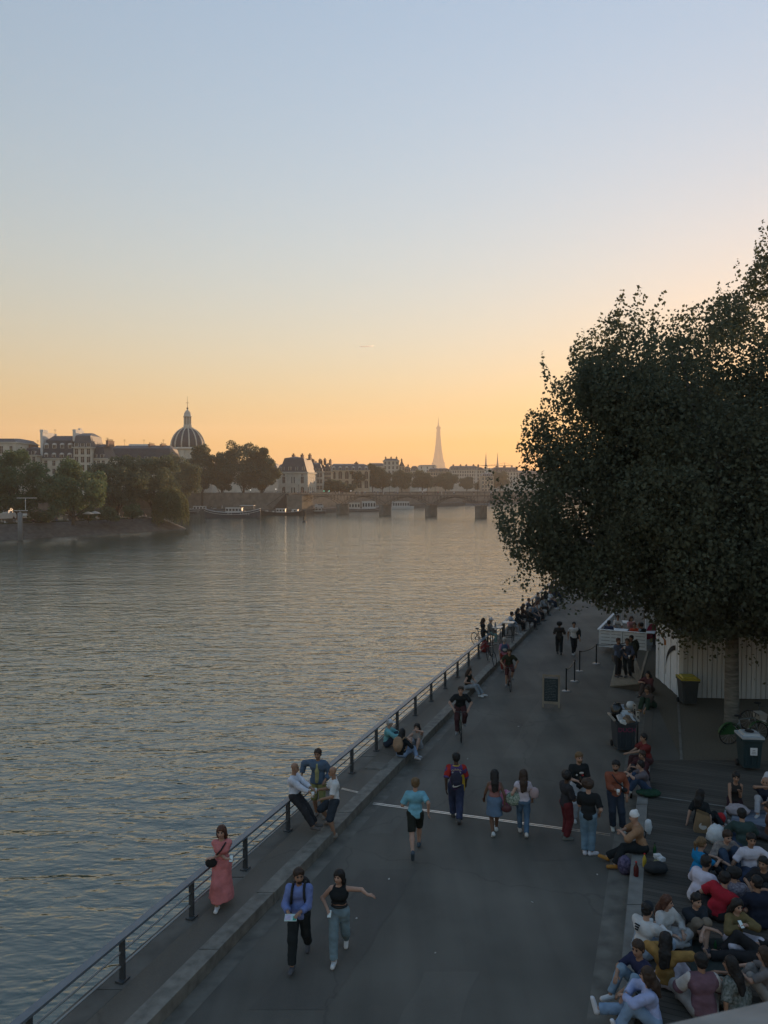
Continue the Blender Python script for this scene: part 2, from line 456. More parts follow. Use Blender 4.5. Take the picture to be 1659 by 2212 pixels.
# classical block cut by the picture edge
house('stone_palace', 'flat roofed stone building with heavy cornice at the left edge above the trees', -150, 36, 310, 945, 957, M_lime, M_zinc, 9, 2, 5, 20, wh=3)
house('low_house', 'low slate roofed house between the flat cornice block and the tall white gabled house', 37, 80, 318, 964, 985, M_lime, M_slate, 4, 2, 3.2, dorm=3, chims=((.45, .8, 2),), antenna=1)
# tall house with white party wall and two rows of dormers
t = house('mansard_house', 'tall pale house with two rows of dormers and a white party wall', 92, 160, 322, 940, 992, M_lime, M_slate, 4, 3, 3.5, dorm=4, rows=2, dwin=True, ww=1.25, wh=2.2, antenna=2)
mb = MB(); mb.prism([(0, 0), (1, 0), (1, 14), (0, 14)], 14.2, 33.2); mb.v = [(x - .9, y + .6, z - 6) for x, y, z in mb.v]
mb.box((-.4, 3.2, 27.5), (1.4, 5, 1.2)); mb.build('party_wall', M_white, t)
t = house('tower_house', 'tall narrow house with a zinc top storey between the two rooflines', 160, 199, 320, 934, 968, M_lime, M_zinc, 3, 5, 3.4, inset=.7, dorm=3, ww=1.4, wh=2.4)
mb = MB(); mb.box((-.2, 6, 25.6), (1.3, 9, 5.)); mb.box((-.2, 8, 28.5), (.9, 2.4, 1.)) ; mb.build('party_wall', M_white, t)
house('slate_house', 'small dark slate roofed house beside the tower house', 199, 229, 322, 958, 992, M_lime, M_slate, 3, 3, 3.4, dorm=2, chims=((.92, .9, 2.5),), antenna=1)
house('long_roof_range', 'long low range with dark roof and white upper storey left of the dome', 229, 372, 350, 961, 996, M_lime, M_slate, 12, 3, 3.4, 16, dorm=9, dwin=False, chims=((.62, .8, 1.6), (.8, .8, 1.5)), antenna=3)
x0, y0 = D(232, 362); mb = MB(); mb.box((12, 4, 12), (24, 8, 24)); mb.box((15, 4, 24.6), (10, 5, 1.4)); mb.box((12, 4, 24.1), (24.6, 8.6, .25))
tag(mb.build('white_attic_block', M_white, None, (x0, y0, 4.5)), 'pale rendered attic block showing over the long dark roof', 'building')

# ---- domed institute
dx, dy = D(406.5, 420)
t = thing('domed_institute', 'domed institute with ribbed slate dome and tall lantern over the trees', 'building', (dx, dy, 5.5))
mb = MB(); mb.lathe([(9.6, 0), (9.6, 18.6), (10.1, 18.7), (10.1, 19.3), (9.3, 19.4), (9.3, 24.2)], n=32, smooth=False)
for k in range(16):
    a = 2 * math.pi * k / 16
    mb.box((9.7 * math.cos(a), 9.7 * math.sin(a), 21.6), (.9, 1., 4.6), a)
mb.lathe([(10.0, 24.2), (10.2, 24.8), (9.7, 25.4), (9.2, 25.5)], n=32); mb.build('drum', M_lime, t)
dome = [(9.1 * math.cos(a), 25.5 + 11.2 * math.sin(a)) for a in [i * math.pi / 2 / 12 for i in range(12)]] + [(1.5, 36.6)]
mb = MB(); mb.lathe(dome, n=40); mb.build('dome', M_slate, t)
for k in range(14):
    a = 2 * math.pi * (k + .25) / 14; mb = MB()
    pts = [(r * math.cos(a) * 1.012, r * math.sin(a) * 1.012, z + .05) for r, z in dome[:11]]
    mb.tube(pts, [.42, .42, .4, .4, .38, .36, .34, .32, .3, .27, .24], 6); mb.build('rib', M_lime, t)
mb = MB(); mb.lathe([(3.2, 35.6), (3.3, 36.6), (2.4, 36.8), (2.2, 38.2)], n=14, smooth=False)
for k in range(8):
    a = 2 * math.pi * k / 8; mb.box((1.75 * math.cos(a), 1.75 * math.sin(a), 40.3), (.55, .55, 4.4), a)
mb.lathe([(1.3, 38), (1.3, 42.4)], n=10); mb.lathe([(2.3, 42.4), (2.35, 42.9), (2, 43), (1.9, 44.2), (1.4, 45.4), (.5, 46.2), (.3, 46.8)], n=14)
l = mb.build('lantern', M_lime, t)
mb = MB(); mb.ball((0, 0, 47.3), .55); mb.tube([(0, 0, 47.6), (0, 0, 54)], [.14, .06], 5); mb.bar((-.9, 0, 50.3), (.9, 0, 50.3), .16); mb.build('cross', M_iron, l)
mb = MB(); mb.box((0, -12, 7), (34, 10, 14)); mb.box((0, -12, 14.3), (35, 11, .6))
mb.add([(-9, -17.4, 14.6), (9, -17.4, 14.6), (0, -17.4, 18.5), (-9, -8, 14.6), (9, -8, 14.6), (0, -8, 18.5)], [(0, 1, 2), (5, 4, 3), (0, 2, 5, 3), (1, 4, 5, 2)])
for k in range(6): mb.lathe([(.6, 0), (.5, 13.8)], (-8 + 3.2 * k, -17.5, 0), 8)
mb.build('portico', M_lime, t)
mb = MB(); mb.box((0, -12, 15.2), (33, 9, 1.3), taper=.8); mb.build('roof', M_slate, t)

# ---- pavilion right of the tall trees: two visible faces, steep hipped slate roof
t = thing('corner_pavilion', 'grand stone pavilion with steep slate roof at the bridge end', 'building', (*D(603, 392), 5.2), R(-6))
Wp, Dp, Hp = 14.8, 24., 11.2
mb = MB(); mb.box((Wp / 2, Dp / 2, Hp / 2), (Wp, Dp, Hp)); mb.box((Wp / 2, Dp / 2, Hp + .35), (Wp + 1.2, Dp + 1.2, .7)); mb.box((Wp / 2, Dp / 2, 5), (Wp + .4, Dp + .4, .35)); mb.box((Wp / 2, Dp / 2, Hp - 1.6), (Wp + .5, Dp + .5, .3))
for k in range(5): mb.box((Wp * k / 4, -.15, Hp / 2), (.7, .5, Hp))
mb.build('wall', M_lime, t)
i = 2.4; z0 = Hp + .7; zr = z0 + 7.2
a = [(0, 0), (Wp, 0), (Wp, Dp), (0, Dp)]; b = [(i, i), (Wp - i, i), (Wp - i, Dp - i), (i, Dp - i)]
rf = MB().add([(*p, z0) for p in a] + [(*p, zr) for p in b] + [(Wp / 2, 7, zr + 1), (Wp / 2, Dp - 7, zr + 1)], [(j, (j + 1) % 4, (j + 1) % 4 + 4, j + 4) for j in range(4)] + [(4, 5, 8), (5, 6, 9, 8), (6, 7, 9), (7, 4, 8, 9)]).build('roof', M_slate, t)
for x in (2, 5.6, 9.2, 12.8): dormer(t, x, .3, z0 + .2, .9, 2.4)
for x in (.3, .62, .9): chimney(t, Wp * x, Dp * .6, zr - .5, 1.2, 3.5, 2.5, 3)
windows(t, 0, 6, (2.6, 7.4, 12.2), 1.7, 3.4); windows(t, 0, .3, (2.6, 7.4, 12.2), 1.9, 3.9, 'arch')
windows(t, 0, 9.9, (2.6, 7.4, 12.2), 1.1, .8)
windows(t, 0, 6, (3, 8, 13, 18), 1.5, 3.4, rz=math.pi / 2, x0=Wp); windows(t, 0, .3, (3, 8, 13, 18), 1.7, 3.8, 'arch', rz=math.pi / 2, x0=Wp)

H = house
H('pavilion_wing', 'long stone wing with dormers running back from the pavilion', 660, 697, 418, 998, 1020, M_lime, M_slate, 6, 3, 3.4, 30, dorm=5, chims=((.3, 1, 2.5), (.75, 1, 2.5)))
H('orange_lit_house', 'narrow house whose facade glows orange beside the pavilion', 698, 715, 430, 999, 1020, M_lime2, M_slate, 4, 5, 2.4, 18, ww=.9, wh=1.5, dorm=3, chims=((.1, 1, 3), (.8, 1, 2.5)))
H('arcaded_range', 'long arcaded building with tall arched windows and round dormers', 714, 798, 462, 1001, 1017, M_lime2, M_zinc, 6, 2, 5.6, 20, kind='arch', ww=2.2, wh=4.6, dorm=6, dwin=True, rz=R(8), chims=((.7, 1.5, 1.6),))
H('plain_block', 'plain grey block behind the arcaded building', 794, 832, 600, 1000, 1008, M_lime, M_zinc, 6, 3, 3.2)
H('tall_party_wall_block', 'tallest block with bare grey side wall on the skyline left of the iron tower', 828, 862, 560, 990, 996, M_lime, M_zinc, 4, 4, 3.3, 16, chims=((.15, 1, 2), (.5, 1, 2), (.85, 1, 2)))
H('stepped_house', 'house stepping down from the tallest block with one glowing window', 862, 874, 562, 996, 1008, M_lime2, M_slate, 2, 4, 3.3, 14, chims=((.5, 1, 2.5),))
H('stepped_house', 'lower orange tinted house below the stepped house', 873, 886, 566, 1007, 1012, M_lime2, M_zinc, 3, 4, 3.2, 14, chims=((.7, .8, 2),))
H('grey_mansard_house', 'grey mansard house in the gap between the tallest block and the iron tower', 886, 905, 640, 1006, 1018, M_lime, M_slate, 4, 3, 3.3, dorm=3)
H('pale_blank_block', 'pale blank walled block directly left of the iron tower', 904, 942, 760, 1004, 1007, M_white, M_zinc, 3, 2, 3.3, 16)
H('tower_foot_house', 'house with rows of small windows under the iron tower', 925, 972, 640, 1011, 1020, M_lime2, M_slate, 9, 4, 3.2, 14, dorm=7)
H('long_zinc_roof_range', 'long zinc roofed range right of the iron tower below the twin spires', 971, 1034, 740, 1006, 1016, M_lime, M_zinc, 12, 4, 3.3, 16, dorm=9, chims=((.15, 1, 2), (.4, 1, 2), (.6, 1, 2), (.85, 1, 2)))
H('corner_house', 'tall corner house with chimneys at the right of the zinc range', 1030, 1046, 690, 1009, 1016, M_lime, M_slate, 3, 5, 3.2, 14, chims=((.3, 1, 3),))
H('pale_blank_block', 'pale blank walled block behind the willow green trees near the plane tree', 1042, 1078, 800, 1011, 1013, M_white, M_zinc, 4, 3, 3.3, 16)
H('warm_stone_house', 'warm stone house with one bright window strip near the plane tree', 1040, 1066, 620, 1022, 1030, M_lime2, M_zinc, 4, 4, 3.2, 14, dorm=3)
H('edge_house', 'last pale house beside the left edge of the plane tree', 1064, 1120, 700, 1009, 1020, M_lime, M_slate, 9, 4, 3.3, 16, dorm=6, chims=((.2, 1, 2), (.5, 1, 2)))
for (u0, u1, d, vt, n_) in ((-40, 240, 520, 975, 0), (430, 600, 560, 1000, 1), (600, 700, 520, 1001, 2), (1090, 1400, 900, 1016, 3)):
    H('background_block', ['broad slate block hidden behind the far left houses', 'grey rooftop block behind the tall trees', 'rooftops behind the pavilion with small chimneys', 'grey block behind the big plane tree'][n_], u0, u1, d, vt, vt + 14, M_lime, M_zinc, 8, 2, 3.3, 20, chims=((.2, 1, 2), (.45, 1.2, 2), (.8, 1, 2)))

# twin spires and crane
x, y = D(1062, 1500)
t = thing('twin_spired_church', 'church with two thin spires on the skyline', 'church', (x - 14, y, 5))
mb = MB(); mb.box((14, 20, 15), (26, 40, 30)); mb.build('nave', M_lime, t)
for k in (0, 1):
    mb = MB(); px = 2.5 + 13.6 * 2 * k * .85
    mb.box((px, 0, 20), (6, 6, 40)); mb.lathe([(3., 40), (.1, 74)], (px, 0, 0), 8, smooth=False)
    for sx in (-1, 1):
        for sy in (-1, 1): mb.lathe([(.7, 40), (.05, 48)], (px + sx * 2.5, sy * 2.5, 0), 5)
    mb.build('spire', M_zinc, t)
x, y = D(1090, 1300)
t = thing('tower_crane', 'tower crane with long jib on the skyline near the plane tree', 'crane', (x, y, 5))
mb = MB()
for sx in (-.8, .8):
    for sy in (-.8, .8): mb.bar((sx, sy, 0), (sx, sy, 43), .3)
for k in range(14): mb.bar((-.8, -.8, 3 * k), (.8, -.8, 3 * k + 3), .2)
mb.build('mast', M_dark, t)
mb = MB(); mb.bar((-42, 0, 42), (14, 0, 42), .7); mb.bar((-42, 0, 42.2), (0, 0, 45), .25); mb.bar((0, 0, 42), (0, 0, 47), .6); mb.bar((14, 0, 42), (0, 0, 47), .25); mb.bar((-24, 0, 43), (0, 0, 47), .25)
mb.build('jib', M_dark, t)
mb = MB(); mb.box((12, 0, 40.5), (3, 1.6, 3)); mb.build('counterweight', M_dark, t)

# ---- iron lattice tower
ex, ey = D(946.6, 3430)
M_iron2 = mat('tower_iron', (.02, .017, .014), .8, .1, .05)
t = thing('iron_lattice_tower', 'iron lattice tower tapering to an antenna on the horizon', 'tower', (ex, ey, 3.3), R(20))
PR = [(0, 62), (20, 50), (40, 41), (57, 34.5), (75, 28.5), (95, 23.5), (115, 19.5), (140, 15.2), (170, 11.7), (200, 9.), (235, 6.6), (276, 4.8)]
def hw(z):
    for (a, b), (c, d_) in zip(PR, PR[1:]):
        if a <= z <= c: return b + (d_ - b) * (z - a) / (c - a)
    return 4.8
for sx in (-1, 1):
    for sy in (-1, 1):
        mb = MB()
        for (i0, j0) in ((0, 0), (1, 0), (0, 1), (1, 1)):
            pts = []
            for z in [0, 20, 40, 57, 75, 95, 115, 140, 170, 200, 235, 276]:
                h = hw(z); lw = max(2.2, h * .42) if z <= 115 else 1.0 + 5 * (276 - z) / 161
                pts.append((sx * (h - i0 * lw), sy * (h - j0 * lw), z))
            mb.tube(pts, [2.4] * 7 + [1.9, 1.7, 1.5, 1.4, 1.3], 4, smooth=False)
        zs = np.linspace(0, 270, 46)
        for z0, z1 in zip(zs, zs[1:]):
            h0, h1 = hw(z0), hw(z1); l0 = max(2.2, h0 * .42) if z0 <= 115 else 1.0 + 5 * (276 - z0) / 161; l1 = max(2.2, h1 * .42) if z1 <= 115 else 1.0 + 5 * (276 - z1) / 161
            mb.bar((sx * h0, sy * h0, z0), (sx * (h1 - l1), sy * h1, z1), 1.3); mb.bar((sx * (h0 - l0), sy * h0, z0), (sx * h1, sy * h1, z1), 1.3)
            mb.bar((sx * h0, sy * h0, z0), (sx * h1, sy * (h1 - l1), z1), 1.3); mb.bar((sx * h0, sy * (h0 - l0), z0), (sx * h1, sy * h1, z1), 1.3)
        mb.build('leg', M_iron2, t)
mb = MB()
for s in (0, 1, 2, 3):
    a = s * math.pi / 2; M3 = Matrix.Rotation(a, 3, 'Z')
    zs = np.linspace(122, 274, 20)
    for z0, z1 in zip(zs, zs[1:]):
        h0, h1 = hw(z0), hw(z1)
        for q in (-1, 1): mb.bar(M3 @ Vector((q * h0 * .9, -h0, z0)), M3 @ Vector((-q * h1 * .9, -h1, z1)), 1.1)
        mb.bar(M3 @ Vector((-h0, -h0, z0)), M3 @ Vector((h0, -h0, z0)), .8)
    arch = [M3 @ Vector((37 * math.cos(p), -47 + 8 * math.sin(p), 12 + 38 * math.sin(p))) for p in np.linspace(0, math.pi, 13)]
    mb.tube(arch, 1.6, 4)
mb.build('lattice', M_iron2, t)
for nm, z, h, th in (('first_platform', 57, 38, 6), ('second_platform', 116, 22.5, 5), ('top_platform', 276, 8.2, 5)):
    mb = MB(); mb.box((0, 0, z), (2 * h, 2 * h, th)); mb.box((0, 0, z + th * .5 + .7), (2 * h + 2, 2 * h + 2, 1.2)); mb.build(nm.split('_')[1], M_iron2, t)
mb = MB(); mb.lathe([(6, 278), (5.5, 284), (3.5, 287), (3, 296), (1.6, 298), (1.3, 312), (.9, 313), (.7, 328)], n=8); mb.build('antenna', M_iron2, t)

# ---- iron footbridge on stone piers
PIER = [(-19.0, 348.), (1.2, 335.), (20.7, 320.), (39.8, 308.)]
bd = (Vector(PIER[3]) - Vector(PIER[0])).normalized(); bn = Vector((-bd.y, bd.x)); ang = math.atan2(bd.y, bd.x)
sp = 23.6
piers = [Vector(PIER[0]) + bd * sp * k for k in range(-1, 7)]
t = thing('arched_footbridge', 'low iron arched footbridge crossing the river on stone piers', 'bridge', (PIER[0][0], PIER[0][1], 0), ang)
ZD = 5.75
for k in range(0, 7):
    x = sp * k
    mb = MB(); n_ = 10
    pts = [(x + 1.3, -2.6), (x + 1.3, 2.6)] + [(x + 1.3 * math.cos(a), 2.6 + 1.3 * math.sin(a)) for a in np.linspace(.3, math.pi - .3, 5)] + [(x - 1.3, 2.6), (x - 1.3, -2.6)] + [(x - 1.3 * math.cos(a), -2.6 - 1.3 * math.sin(a)) for a in np.linspace(.3, math.pi - .3, 5)]
    mb.prism(pts, WZ - 1, 1.2); mb.prism([(px + .12 * (1 if px > x else -1), py * 1.02) for px, py in pts], 1.2, 1.6)
    mb.build('pier', M_wall, t)
for k in range(-2, 7):
    xa, xb = sp * k + (1.2 if k > -2 else 0), sp * (k + 1) - 1.2
    for yy in (-2.6, 0, 2.6):
        mb = MB(); pts = [(xa + (xb - xa) * s, yy, 1.6 + 3.4 * (1 - (2 * s - 1) ** 2)) for s in np.linspace(0, 1, 13)]
        mb.tube(pts, .08, 5)
        for p in pts[1:-1]:
            if p[2] < 4.6: mb.bar(p, (p[0], yy, ZD - .4), .07)
        for (p, q) in zip(pts[::2], pts[1::2]): mb.bar(p, (q[0], yy, ZD - .4), .06)
        mb.build('arch', M_iron, t)
mb = MB(); mb.box((sp * 2.5, 0, ZD - .2), (sp * 9.6, 7, .22)); mb.build('deck', M_plank, t)
for yy in (-3.4, 3.4):
    mb = MB(); x0, x1 = -sp * 2.2, sp * 7.2
    mb.bar((x0, yy, ZD + 1.1), (x1, yy, ZD + 1.1), .06, .06); mb.bar((x0, yy, ZD + .1), (x1, yy, ZD + .1), .05)
    for q in range(60):
        xx = x0 + (x1 - x0) * q / 59; mb.bar((xx, yy, ZD), (xx, yy, ZD + 1.1), .03)
    mb.build('railing', M_iron, t)
for k in range(-1, 7):
    for yy in (-3.3, 3.3):
        mb = MB(); mb.tube([(sp * k, yy, ZD), (sp * k, yy, ZD + 4.2)], [.09, .05], 5); mb.ball((sp * k, yy, ZD + 4.4), .22, 6); mb.build('lamp_post', M_iron, t)
# abutment and stair on the left bank
t = thing('bridge_abutment', 'stone abutment with dark stair at the left end of the footbridge', 'stairs', (-44, 356, 0), R(-20))
mb = MB(); mb.box((2, 6, 1), (8, 12, 8.2)); mb.box((2, 6, 5.2), (8.4, 12.4, .4)); mb.build('wall', M_wall, t)
mb = MB()
for k in range(16): mb.box((-2.5 - .62 * k, 1.2, 2 - .45 * k * .93), (.62, 2.6, 8 - .45 * k))
mb.build('stairs', M_dark, t)
mb = MB(); mb.bar((-2, -.2, 7), (-12.5, -.2, .2), .14); mb.bar((-2, 2.6, 7), (-12.5, 2.6, .2), .14); mb.build('handrail', M_iron, t)

# contrail, a thin streak high up
c0 = Vector(((777 - 829.5) / FOC, 1, (1054 - 750.5) / FOC)) * 16000; c1 = Vector(((808 - 829.5) / FOC, 1, (1054 - 748.5) / FOC)) * 16300
mb = MB(); mb.tube([c0, c0.lerp(c1, .15), c0.lerp(c1, .7), c1], [3, 7, 9, 3], 6)
tag(mb.build('contrail', leaf_mat('contrail_vapour', (1, 1, 1), (1, 1, 1), .95)), 'short thin white streak high in the sky', 'contrail')

# ---- right bank behind the plane trees: street wall and the long palace range that keeps the low sun off the quay
mb = MB(); mb.prism([Q(25, -6)[:2], Q(26, -6)[:2], Q(26, 330)[:2], Q(25, 330)[:2]], 0, 7.2); mb.prism([Q(24.85, -6)[:2], Q(26.15, -6)[:2], Q(26.15, 330)[:2], Q(24.85, 330)[:2]], 7.2, 7.5)
tag(mb.build('street_wall', M_wall), 'high stone wall between the quay and the street behind the plane trees', 'wall')
mb = MB(); mb.prism([Q(26.2, -6)[:2], Q(130, -6)[:2], Q(130, 330)[:2], Q(26.2, 330)[:2]], -1, 6.4); mb.build('right_bank_street', M_road, kind='structure')
p0 = Q(56, 90, 6.4); t = thing('long_palace', 'long stone palace range on the right bank hidden behind the plane trees', 'building', p0, math.atan2(1, SL))
Lp, Dp = 620, 22
mb = MB(); mb.box((Lp / 2, -Dp / 2, 9.5), (Lp, Dp, 19)); mb.box((Lp / 2, -Dp / 2, 19.3), (Lp + 1, Dp + 1, .6)); mb.build('wall', M_lime, t)
mb = MB(); mb.add([(0, 0, 19.6), (Lp, 0, 19.6), (Lp, -Dp, 19.6), (0, -Dp, 19.6), (3, -8, 25), (Lp - 3, -8, 25), (Lp - 3, -14, 25), (3, -14, 25)], [(0, 1, 5, 4), (1, 2, 6, 5), (2, 3, 7, 6), (3, 0, 4, 7), (4, 5, 6, 7)]); mb.build('roof', M_slate, t)
for k in range(40): link('window', window_mesh('sash', 2, 3.6), t, (6 + k * 6, .03, 9.5), math.pi)
# ------------------------------------------------------------------ foliage
def vnoise(p, s, seed):
    """cheap smooth value noise on (n,3) points"""
    q = p * s + seed * 17.3; i = np.floor(q).astype(np.int64); f = q - i; f = f * f * (3 - 2 * f)
    def h(x, y, z):
        n = (x * 374761393 + y * 668265263 + z * 2147483647 + seed * 9973) & 0x7fffffff
        n = ((n ^ (n >> 13)) * 1274126177) & 0x7fffffff
        return ((n ^ (n >> 16)) & 0xffff) / 65535.
    r = 0
    for dx in (0, 1):
        for dy in (0, 1):
            for dz in (0, 1):
                w = np.abs(1 - dx - f[:, 0]) * np.abs(1 - dy - f[:, 1]) * np.abs(1 - dz - f[:, 2])
                r = r + w * h(i[:, 0] + dx, i[:, 1] + dy, i[:, 2] + dz)
    return r

def leaves_at(C, size, rng, droop=.3, up=None):
    """kite shaped folded leaves at points C"""
    n = len(C); s = size * rng.uniform(.65, 1.3, n)[:, None]
    a = rng.normal(size=(n, 3)); a[:, 2] -= droop; a /= np.linalg.norm(a, axis=1)[:, None]
    b = rng.normal(size=(n, 3)); b -= (b * a).sum(1)[:, None] * a; b /= np.linalg.norm(b, axis=1)[:, None]
    c = np.cross(a, b)
    V = np.empty((n, 4, 3)); V[:, 0] = C; V[:, 1] = C + s * (.45 * a + .42 * b + .12 * c); V[:, 2] = C + s * a; V[:, 3] = C + s * (.45 * a - .42 * b + .12 * c)
    return V.reshape(-1, 3), np.arange(4 * n).reshape(n, 4)

def crown_points(blobs, n, rng, gap=.42, ns=.9, seed=1, shell=.45):
    w = np.array([b[3] * b[4] * b[5] for b in blobs]) ** .75; w /= w.sum()
    k = rng.choice(len(blobs), size=int(n * 2.2), p=w); B = np.array(blobs)[k]
    d = rng.normal(size=(len(k), 3)); d /= np.linalg.norm(d, axis=1)[:, None]
    r = rng.uniform(shell, 1, len(k)) ** .6
    p = B[:, :3] + d * B[:, 3:6] * r[:, None]
    keep = vnoise(p, ns, seed) + .25 * rng.uniform(-1, 1, len(p)) > gap
    p = p[keep]
    return p[:n]

def tree(name, label, x, y, zb, height, width, mats, n, size, seed, trunk=.35, crown0=.25, lumps=26, group=None, squash=1., trunk_m=None, gap=.42, category='tree', lean=0., leaf_tr=None):
    """trunk and limbs in one mesh, crown in another"""
    rng = np.random.default_rng(seed)
    t = thing(name, label, category, (x, y, zb), 0, group)
    zc0 = height * crown0; H = height - zc0; cz = zc0 + H * .5
    blobs = [(0, 0, cz, width * .33, width * .33, H * .38)]
    for i in range(lumps):
        a = rng.uniform(0, 2 * math.pi); ph = math.asin(rng.uniform(-.85, 1)); rr = rng.uniform(.62, .86)
        r = rng.uniform(.16, .26) * width
        wz = 1.0 if ph < 0 else math.cos(ph) ** .6 / max(math.cos(ph), .05) if False else 1.
        blobs.append((width / 2 * rr * math.cos(ph) * math.cos(a) * wz, width / 2 * rr * math.cos(ph) * math.sin(a) * squash, cz + H / 2 * rr * math.sin(ph), r * .55, r * .55, r * .5))
    pts = crown_points(blobs, n, rng, gap, 5. / width * 1.6, seed)
    V, F = leaves_at(pts, size, rng)
    tint = np.clip(vnoise(pts, 6. / width, seed + 5) * .8 + .2 * rng.uniform(0, 1, len(pts)), 0, 1)
    link('crown', fast_mesh('crown', V, F, mats, tint=tint), t)
    mb = MB(); r0 = trunk
    mb.tube([(0, 0, -.3), (.05 * r0, 0, zc0 * .5), (lean, .1, zc0 * 1.05), (lean * 1.3, .2, cz)], [r0 * 1.25, r0, r0 * .8, r0 * .4], 9)
    for i in range(7):
        b = blobs[1 + i * (len(blobs) - 1) // 7]; z0 = zc0 * rng.uniform(.8, 1.15)
        mb.tube([(lean * .9, 0, z0), (b[0] * .45, b[1] * .45, z0 + (b[2] - z0) * .55), (b[0] * .9, b[1] * .9, b[2])], [r0 * .45, r0 * .28, r0 * .08], 6)
    mb.build('trunk', trunk_m or M_bark, t)
    return t
M_bark = mat('bark', (.07, .062, .05), .9, .35, 3, .6, stretch=(1, 1, .35))
M_bark2 = mat('pale_ringed_bark', (.12, .115, .10), .85, .4, 5, .6, stretch=(.6, .6, 3.2))
L_far = leaf_mat('leaves_far_green', (.095, .14, .075), (.13, .19, .10))
L_far2 = leaf_mat('leaves_far_dull', (.10, .12, .08), (.135, .165, .105))
L_wil = leaf_mat('leaves_willow', (.10, .115, .055), (.14, .16, .08))
L_near = leaf_mat('leaves_plane_tree', (.088, .098, .064), (.13, .145, .09), .45)

G1 = 'trees on the island tip'; G2 = 'tall trees on the far quay'; G3 = 'trees beyond the footbridge'
def at_px(u, d, vtop, wpx, zb):
    x = (u - 829.5) / FOC * d; h = EYE + (1054 - vtop) * d / FOC - zb
    return x, h, wpx * d / FOC
for i, (u, d, vt, wp, lab, lm) in enumerate([
        (-45, 185, 968, 150, 'green broad tree cut by the left picture edge on the island', L_far),
        (38, 188, 962, 150, 'broad green tree behind the mooring post at the left end of the island', L_far),
        (158, 184, 994, 150, 'round lighter green tree second from the mooring post on the island', L_far),
        (255, 212, 984, 140, 'dull dark tree below the tower house right of the round island tree', L_far2),
        (332, 226, 972, 130, 'tall dull tree directly left of the dome on the island', L_far2),
        (392, 300, 972, 90, 'narrow dark tree in front of the dome behind the willow', L_far2)]):
    x, h, w = at_px(u, d, vt, wp, 0)
    tree('broad_tree', lab, x, d, 0, h, w, lm, 16000, .5, 20 + i, .4, .1, 38, G1, gap=.33)
for i, (u, d, vt, wp) in enumerate([(285, 205, 1088, 46), (232, 200, 1100, 60), (90, 190, 1100, 60), (190, 196, 1092, 50)]):
    x, h, w = at_px(u, d, vt, wp, 0)
    tree('shrub', ['small round bush beside the willow above the sunbathers', 'low bush under the dark island tree', 'low bush right of the mooring post', 'bush between the round tree and the low bush'][i], x, d, 0, h, w, L_far, 2500, .4, 60 + i, .1, .05, 12, 'bushes on the island', category='bush')
# willow: hanging strands
def willow(x, y, zb, h, w, seed):
    rng = np.random.default_rng(seed)
    t = thing('weeping_willow', 'weeping willow hanging over the water at the island tip', 'tree', (x, y, zb))
    P_ = []
    for s in range(620):
        a = rng.uniform(0, 2 * math.pi); r = w / 2 * rng.uniform(.15, 1) ** .6
        z0 = h * (1 - .45 * (2 * r / w) ** 2) * rng.uniform(.86, 1.0); L = rng.uniform(.55, 1.) * (z0 + 2.2) * (.55 + .45 * r / (w / 2))
        m = int(L / .28) + 2; zz = np.linspace(z0, max(z0 - L, -2.6), m); sw = rng.normal(0, .1, (m, 2)).cumsum(0) * .3
        k = 1 + .12 * (z0 - zz) / h
        P_.append(np.stack([r * math.cos(a) * k + sw[:, 0], r * math.sin(a) * k + sw[:, 1], zz], 1))
    P_ = np.concatenate(P_); V, F = leaves_at(P_, .38, rng, 2.5)
    link('crown', fast_mesh('crown', V, F, L_wil, tint=np.clip(vnoise(P_ * [1, 1, .25], .8, 3), 0, 1)), t)
    mb = MB(); mb.tube([(0, 0, -.5), (.2, 0, h * .35), (0, .2, h * .75)], [.5, .4, .2], 8)
    for i in range(6):
        a = i * 1.05; mb.tube([(.15, 0, h * .35), (w * .2 * math.cos(a), w * .2 * math.sin(a), h * .75), (w * .38 * math.cos(a), w * .38 * math.sin(a), h * .8)], [.2, .12, .05], 5)
    mb.build('trunk', M_bark, t)
x, h, w = at_px(372, 221, 1047, 82, .1); willow(x, 219, .1, h, w * .92, 5)

for i, (u, d, vt, wp, lab) in enumerate([
        (440, 372, 955, 66, 'loose topped tree right beside the dome on the far quay'),
        (482, 374, 968, 60, 'second tall tree between the loose topped tree and the big broad one'),
        (528, 370, 948, 100, 'biggest broad tree with sunlit gaps on the far quay'),
        (568, 368, 962, 70, 'tall tree nearest the stone pavilion on the far quay'),
        (412, 380, 985, 50, 'dark tree just right of the willow on the far quay')]):
    x, h, w = at_px(u, d, vt, wp, -1.3)
    tree('quay_tree', lab, x, d - 3, -1.3, h, w * 1.1, L_far2, 14000, .7, 80 + i, .45, .22, 34, G2, gap=.38)
for i, (u, d, vt, wp, lab) in enumerate([
        (722, 428, 1038, 50, 'low bushy tree at the foot of the arcaded building'),
        (768, 470, 1008, 62, 'big round tree in front of the arcaded building'),
        (805, 492, 999, 40, 'slim poplar like tree rising left of the tallest block'),
        (826, 500, 1012, 50, 'bushy tree below the tallest block'),
        (868, 520, 1015, 60, 'dark tree below the stepped houses'),
        (912, 548, 1017, 58, 'tree below the pale blank block left of the iron tower'),
        (962, 580, 1021, 64, 'broad tree below the iron tower'),
        (1008, 620, 1029, 36, 'small tree below the twin spires'),
        (1080, 660, 1014, 44, 'tree just left of the plane tree on the far bank'),
        (745, 445, 1044, 44, 'small tree filling the gap beside the low bushy tree'),
        (1040, 640, 1036, 40, 'low tree below the pale house near the plane tree')]):
    x, h, w = at_px(u, d, vt, wp, 5.5)
    tree('street_tree', lab, x, d, 5.5, h, w, L_far2, 6500, .9, 110 + i, .3, .12, 24, G3, gap=.33)

